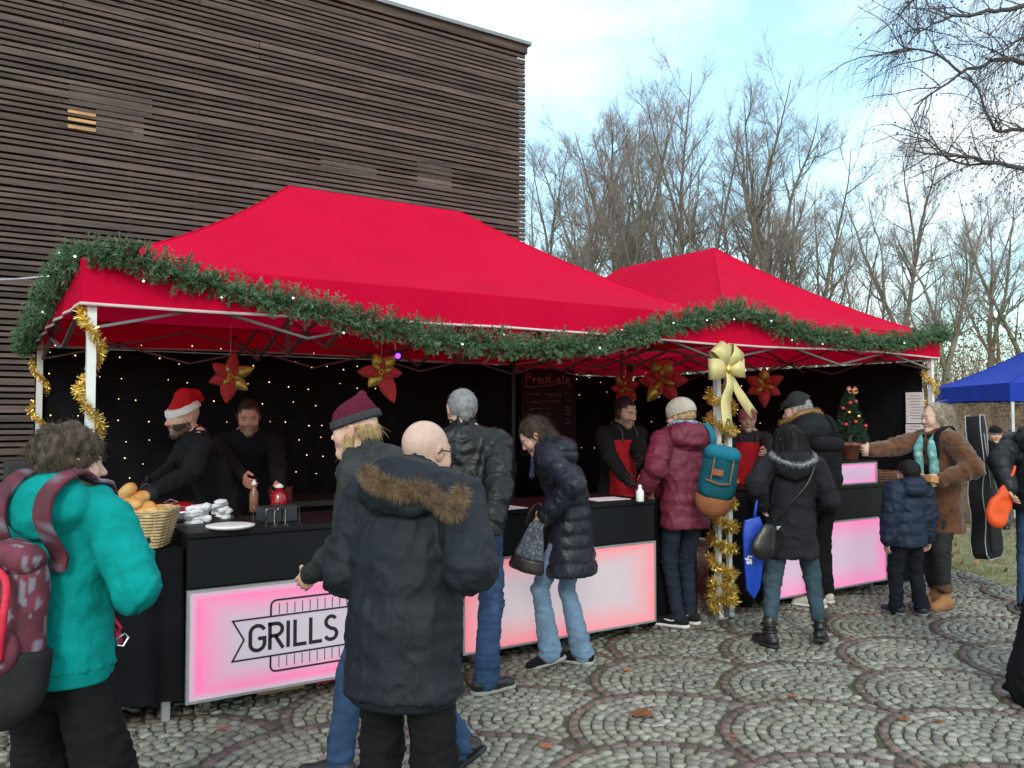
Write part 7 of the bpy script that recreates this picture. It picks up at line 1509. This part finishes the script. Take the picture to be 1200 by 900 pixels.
for lab, y0_, y1_, x0_, x1_ in (('upper printed price sheet on the black side wall', 460, 496, 1062, 1084), ('lower printed price sheet on the black side wall', 497, 520, 1062, 1084)):
    def wp(x, y): d = ray(x, y); return CAM+d*((T2X+2.875-CAM[0])/d[0])
    a, b = wp(x0_, y0_), wp(x1_, y1_); o = MB().box((0, 0, 0), (.003, abs(b[1]-a[1]), a[2]-b[2])).build('price_sheet', PAPER); o.location = ((a[0]+b[0])/2-.01, (a[1]+b[1])/2, (a[2]+b[2])/2); tag(o, lab, 'sheet')
    mb = MB(); n_ = 9 if y1_ < 500 else 5
    for k in range(n_): mb.box((-.0022, rg.normal()*.01, (a[2]-b[2])*(.38-.82*k/n_)), (.001, abs(b[1]-a[1])*rg.uniform(.5, .75), .008))
    mb.build('printed_lines', M('faint_print', (.35, .30, .32), .8), o)
basket('brown wicker basket on the ledge behind the child', A3(6.92, .32, .86), .42, .3, .16, 0, WICKB, 7, 30); o = empty('side_stand', (6.92, .32, 0), 0, 'low black stand under the brown wicker basket', 'stand'); MB().box((0, 0, .43), (.5, .4, .84)).build('body', BLACKCLOTH, o, bevel=.01)
MB().box((0, 0, .853), (.52, .42, .012)).build('top_board', BLACKBOARD, o)
# chalkboard
def cb_p(x, y): return vp(x, y, 4.40)
a, b = cb_p(611, 432), cb_p(672, 532); cw_, chh = b[0]-a[0], a[2]-b[2]; brd = empty('chalkboard', ((a[0]+b[0])/2, 4.39, b[2]), 0, 'tall chalkboard price list hanging on the black back wall', 'chalkboard'); SL = M('slate', (.012, .013, .014), .8, .3, 6, .1)
o = MB().box((0, 0, chh/2), (cw_-.02, .02, chh)).build('board', SL, brd)
FRB = M('dark_red_wood', (.045, .02, .022), .6, .2)
for x in (-cw_/2, cw_/2): MB().box((x, -.005, chh/2), (.02, .03, chh+.02)).build('frame', FRB, brd)
for z in (0, chh): MB().box((0, -.005, z), (cw_, .03, .02)).build('frame', FRB, brd)
CHK = M('chalk', (.42, .34, .34), .9, .5, 40, 0); CHK2 = M('chalk_orange', (.55, .34, .26), .9, .5, 40, 0)
HW = {'P': [[(0, 0), (.05, 1)], [(-.05, .95), (.25, 1.05), (.45, .85), (.35, .6), (.05, .5)]], 'r': [[(0, .5), (.05, 0)], [(.03, .35), (.2, .52), (.3, .45)]], 'e': [[(.02, .27), (.3, .32), (.2, .52), (.04, .38), (.06, .1), (.22, .02), (.34, .12)]], 'i': [[(.05, .5), (.07, 0)], [(.05, .68), (.07, .73)]], 's': [[(.27, .48), (.08, .5), (.05, .35), (.25, .2), (.2, .02), (0, .05)]], 'L': [[(.05, 1), (.02, .05), (.1, 0), (.42, .06)]], 't': [[(.12, .85), (.1, .1), (.2, 0)], [(-.03, .55), (.28, .58)]]}
HA = {'P': .52, 'r': .34, 'e': .38, 'i': .16, 's': .34, 'L': .48, 't': .3}
MC = Matrix(((1, 0, 0, 0), (0, 0, -1, -.0105), (0, 1, 0, 0), (0, 0, 0, 1)))
x = -cw_*.43; s_ = chh*.13; adv = cw_*.86/3.4
for kk, ch in enumerate('PreisListe'):
    mb = MB()
    for st in HW[ch]: stroke(mb, [(x+px_*adv*.9, chh*.835+kk*.0028+py_*s_*.85) for px_, py_ in st], .011, MC, h=.0015)
    mb.build('letter_'+ch.lower(), CHK2, brd); x += HA[ch]*adv
mb = MB(); stroke(mb, [(-cw_*.42, chh*.82), (-cw_*.44, chh*.795), (-cw_*.38, chh*.785), (0, chh*.815), (cw_*.3, chh*.845), (cw_*.42, chh*.83), (cw_*.43, chh*.80), (cw_*.38, chh*.785)], .007, MC, h=.0015); mb.build('flourish', CHK, brd)
hr_ = np.random.default_rng(4)
for k, (zz, segs) in enumerate(((.715, ((-.42, -.15), (-.08, .25), (.32, .45))), (.685, ((.02, .25),)), (.625, ((-.42, .22), (.32, .44))), (.545, ((-.4, -.12), (-.05, .02), (.32, .44))), (.51, ((.32, .42),)), (.475, ((-.4, -.2), (-.05, .02), (.33, .44))), (.435, ((-.4, -.25),)), (.41, ((.33, .42),)), (.36, ((.33, .44),)))):
    for a_, b_ in segs:
        mb = MB(); xx = np.arange(a_*cw_, b_*cw_, .011); stroke(mb, [(q, chh*zz+hr_.normal()*.008+q*.03) for q in xx], .0035, MC, h=.0015); mb.build('chalk_line', CHK, brd)
# dark box (speaker) behind the teal hoodie
q = vp(26, 560, 1.7); o = MB().box((0, 0, 0), (.24, .24, .38)).build('loudspeaker', M('dark_grille', (.022, .024, .027), .7, .2, 30, .2, 90), bevel=.012); o.location = (q[0]+.02, 1.7, 1.10); tag(o, 'dark grey loudspeaker box at the open side of the wide red tent', 'loudspeaker')
o2 = MB().tube([(0, 0, -.18), (0, 0, -1.08)], .018, 8).build('stand_pole', BLACKPL, o); 
for a in range(3): MB().tube([(0, 0, -.75), (.3*math.cos(a*2.1+.4), .3*math.sin(a*2.1+.4), -1.105)], .011, 6).build('leg', BLACKPL, o)
# grill shelf and red tray behind the first counter
q = vp(365, 575, 1.9); o = empty('steel_table', (1.5, 2.2, 0), 0, 'dark steel work table behind the GRILLS counter', 'table'); MB().box((0, 0, .88), (1.8, .6, .04)).build('table_top', M('dull_steel', (.10, .09, .09), .35, .2, 6, .1, metal=.8), o)
for x in (-.85, .85):
    for y in (-.25, .25): MB().box((x, y, .44), (.04, .04, .86)).build('leg', ALU, o)
tr2 = MB().box((0, 0, .05), (.38, .26, .10)).build('red_food_box', M('dull_red_plastic', (.16, .02, .025), .4, .2), bevel=.008); tr2.location = (1.55, 2.1, .90); tag(tr2, 'dark red plastic food box on the steel work table', 'box')
MB().box((0, 0, .107), (.39, .27, .012)).build('lid', M('dull_red_plastic', (0, 0, 0)), tr2)
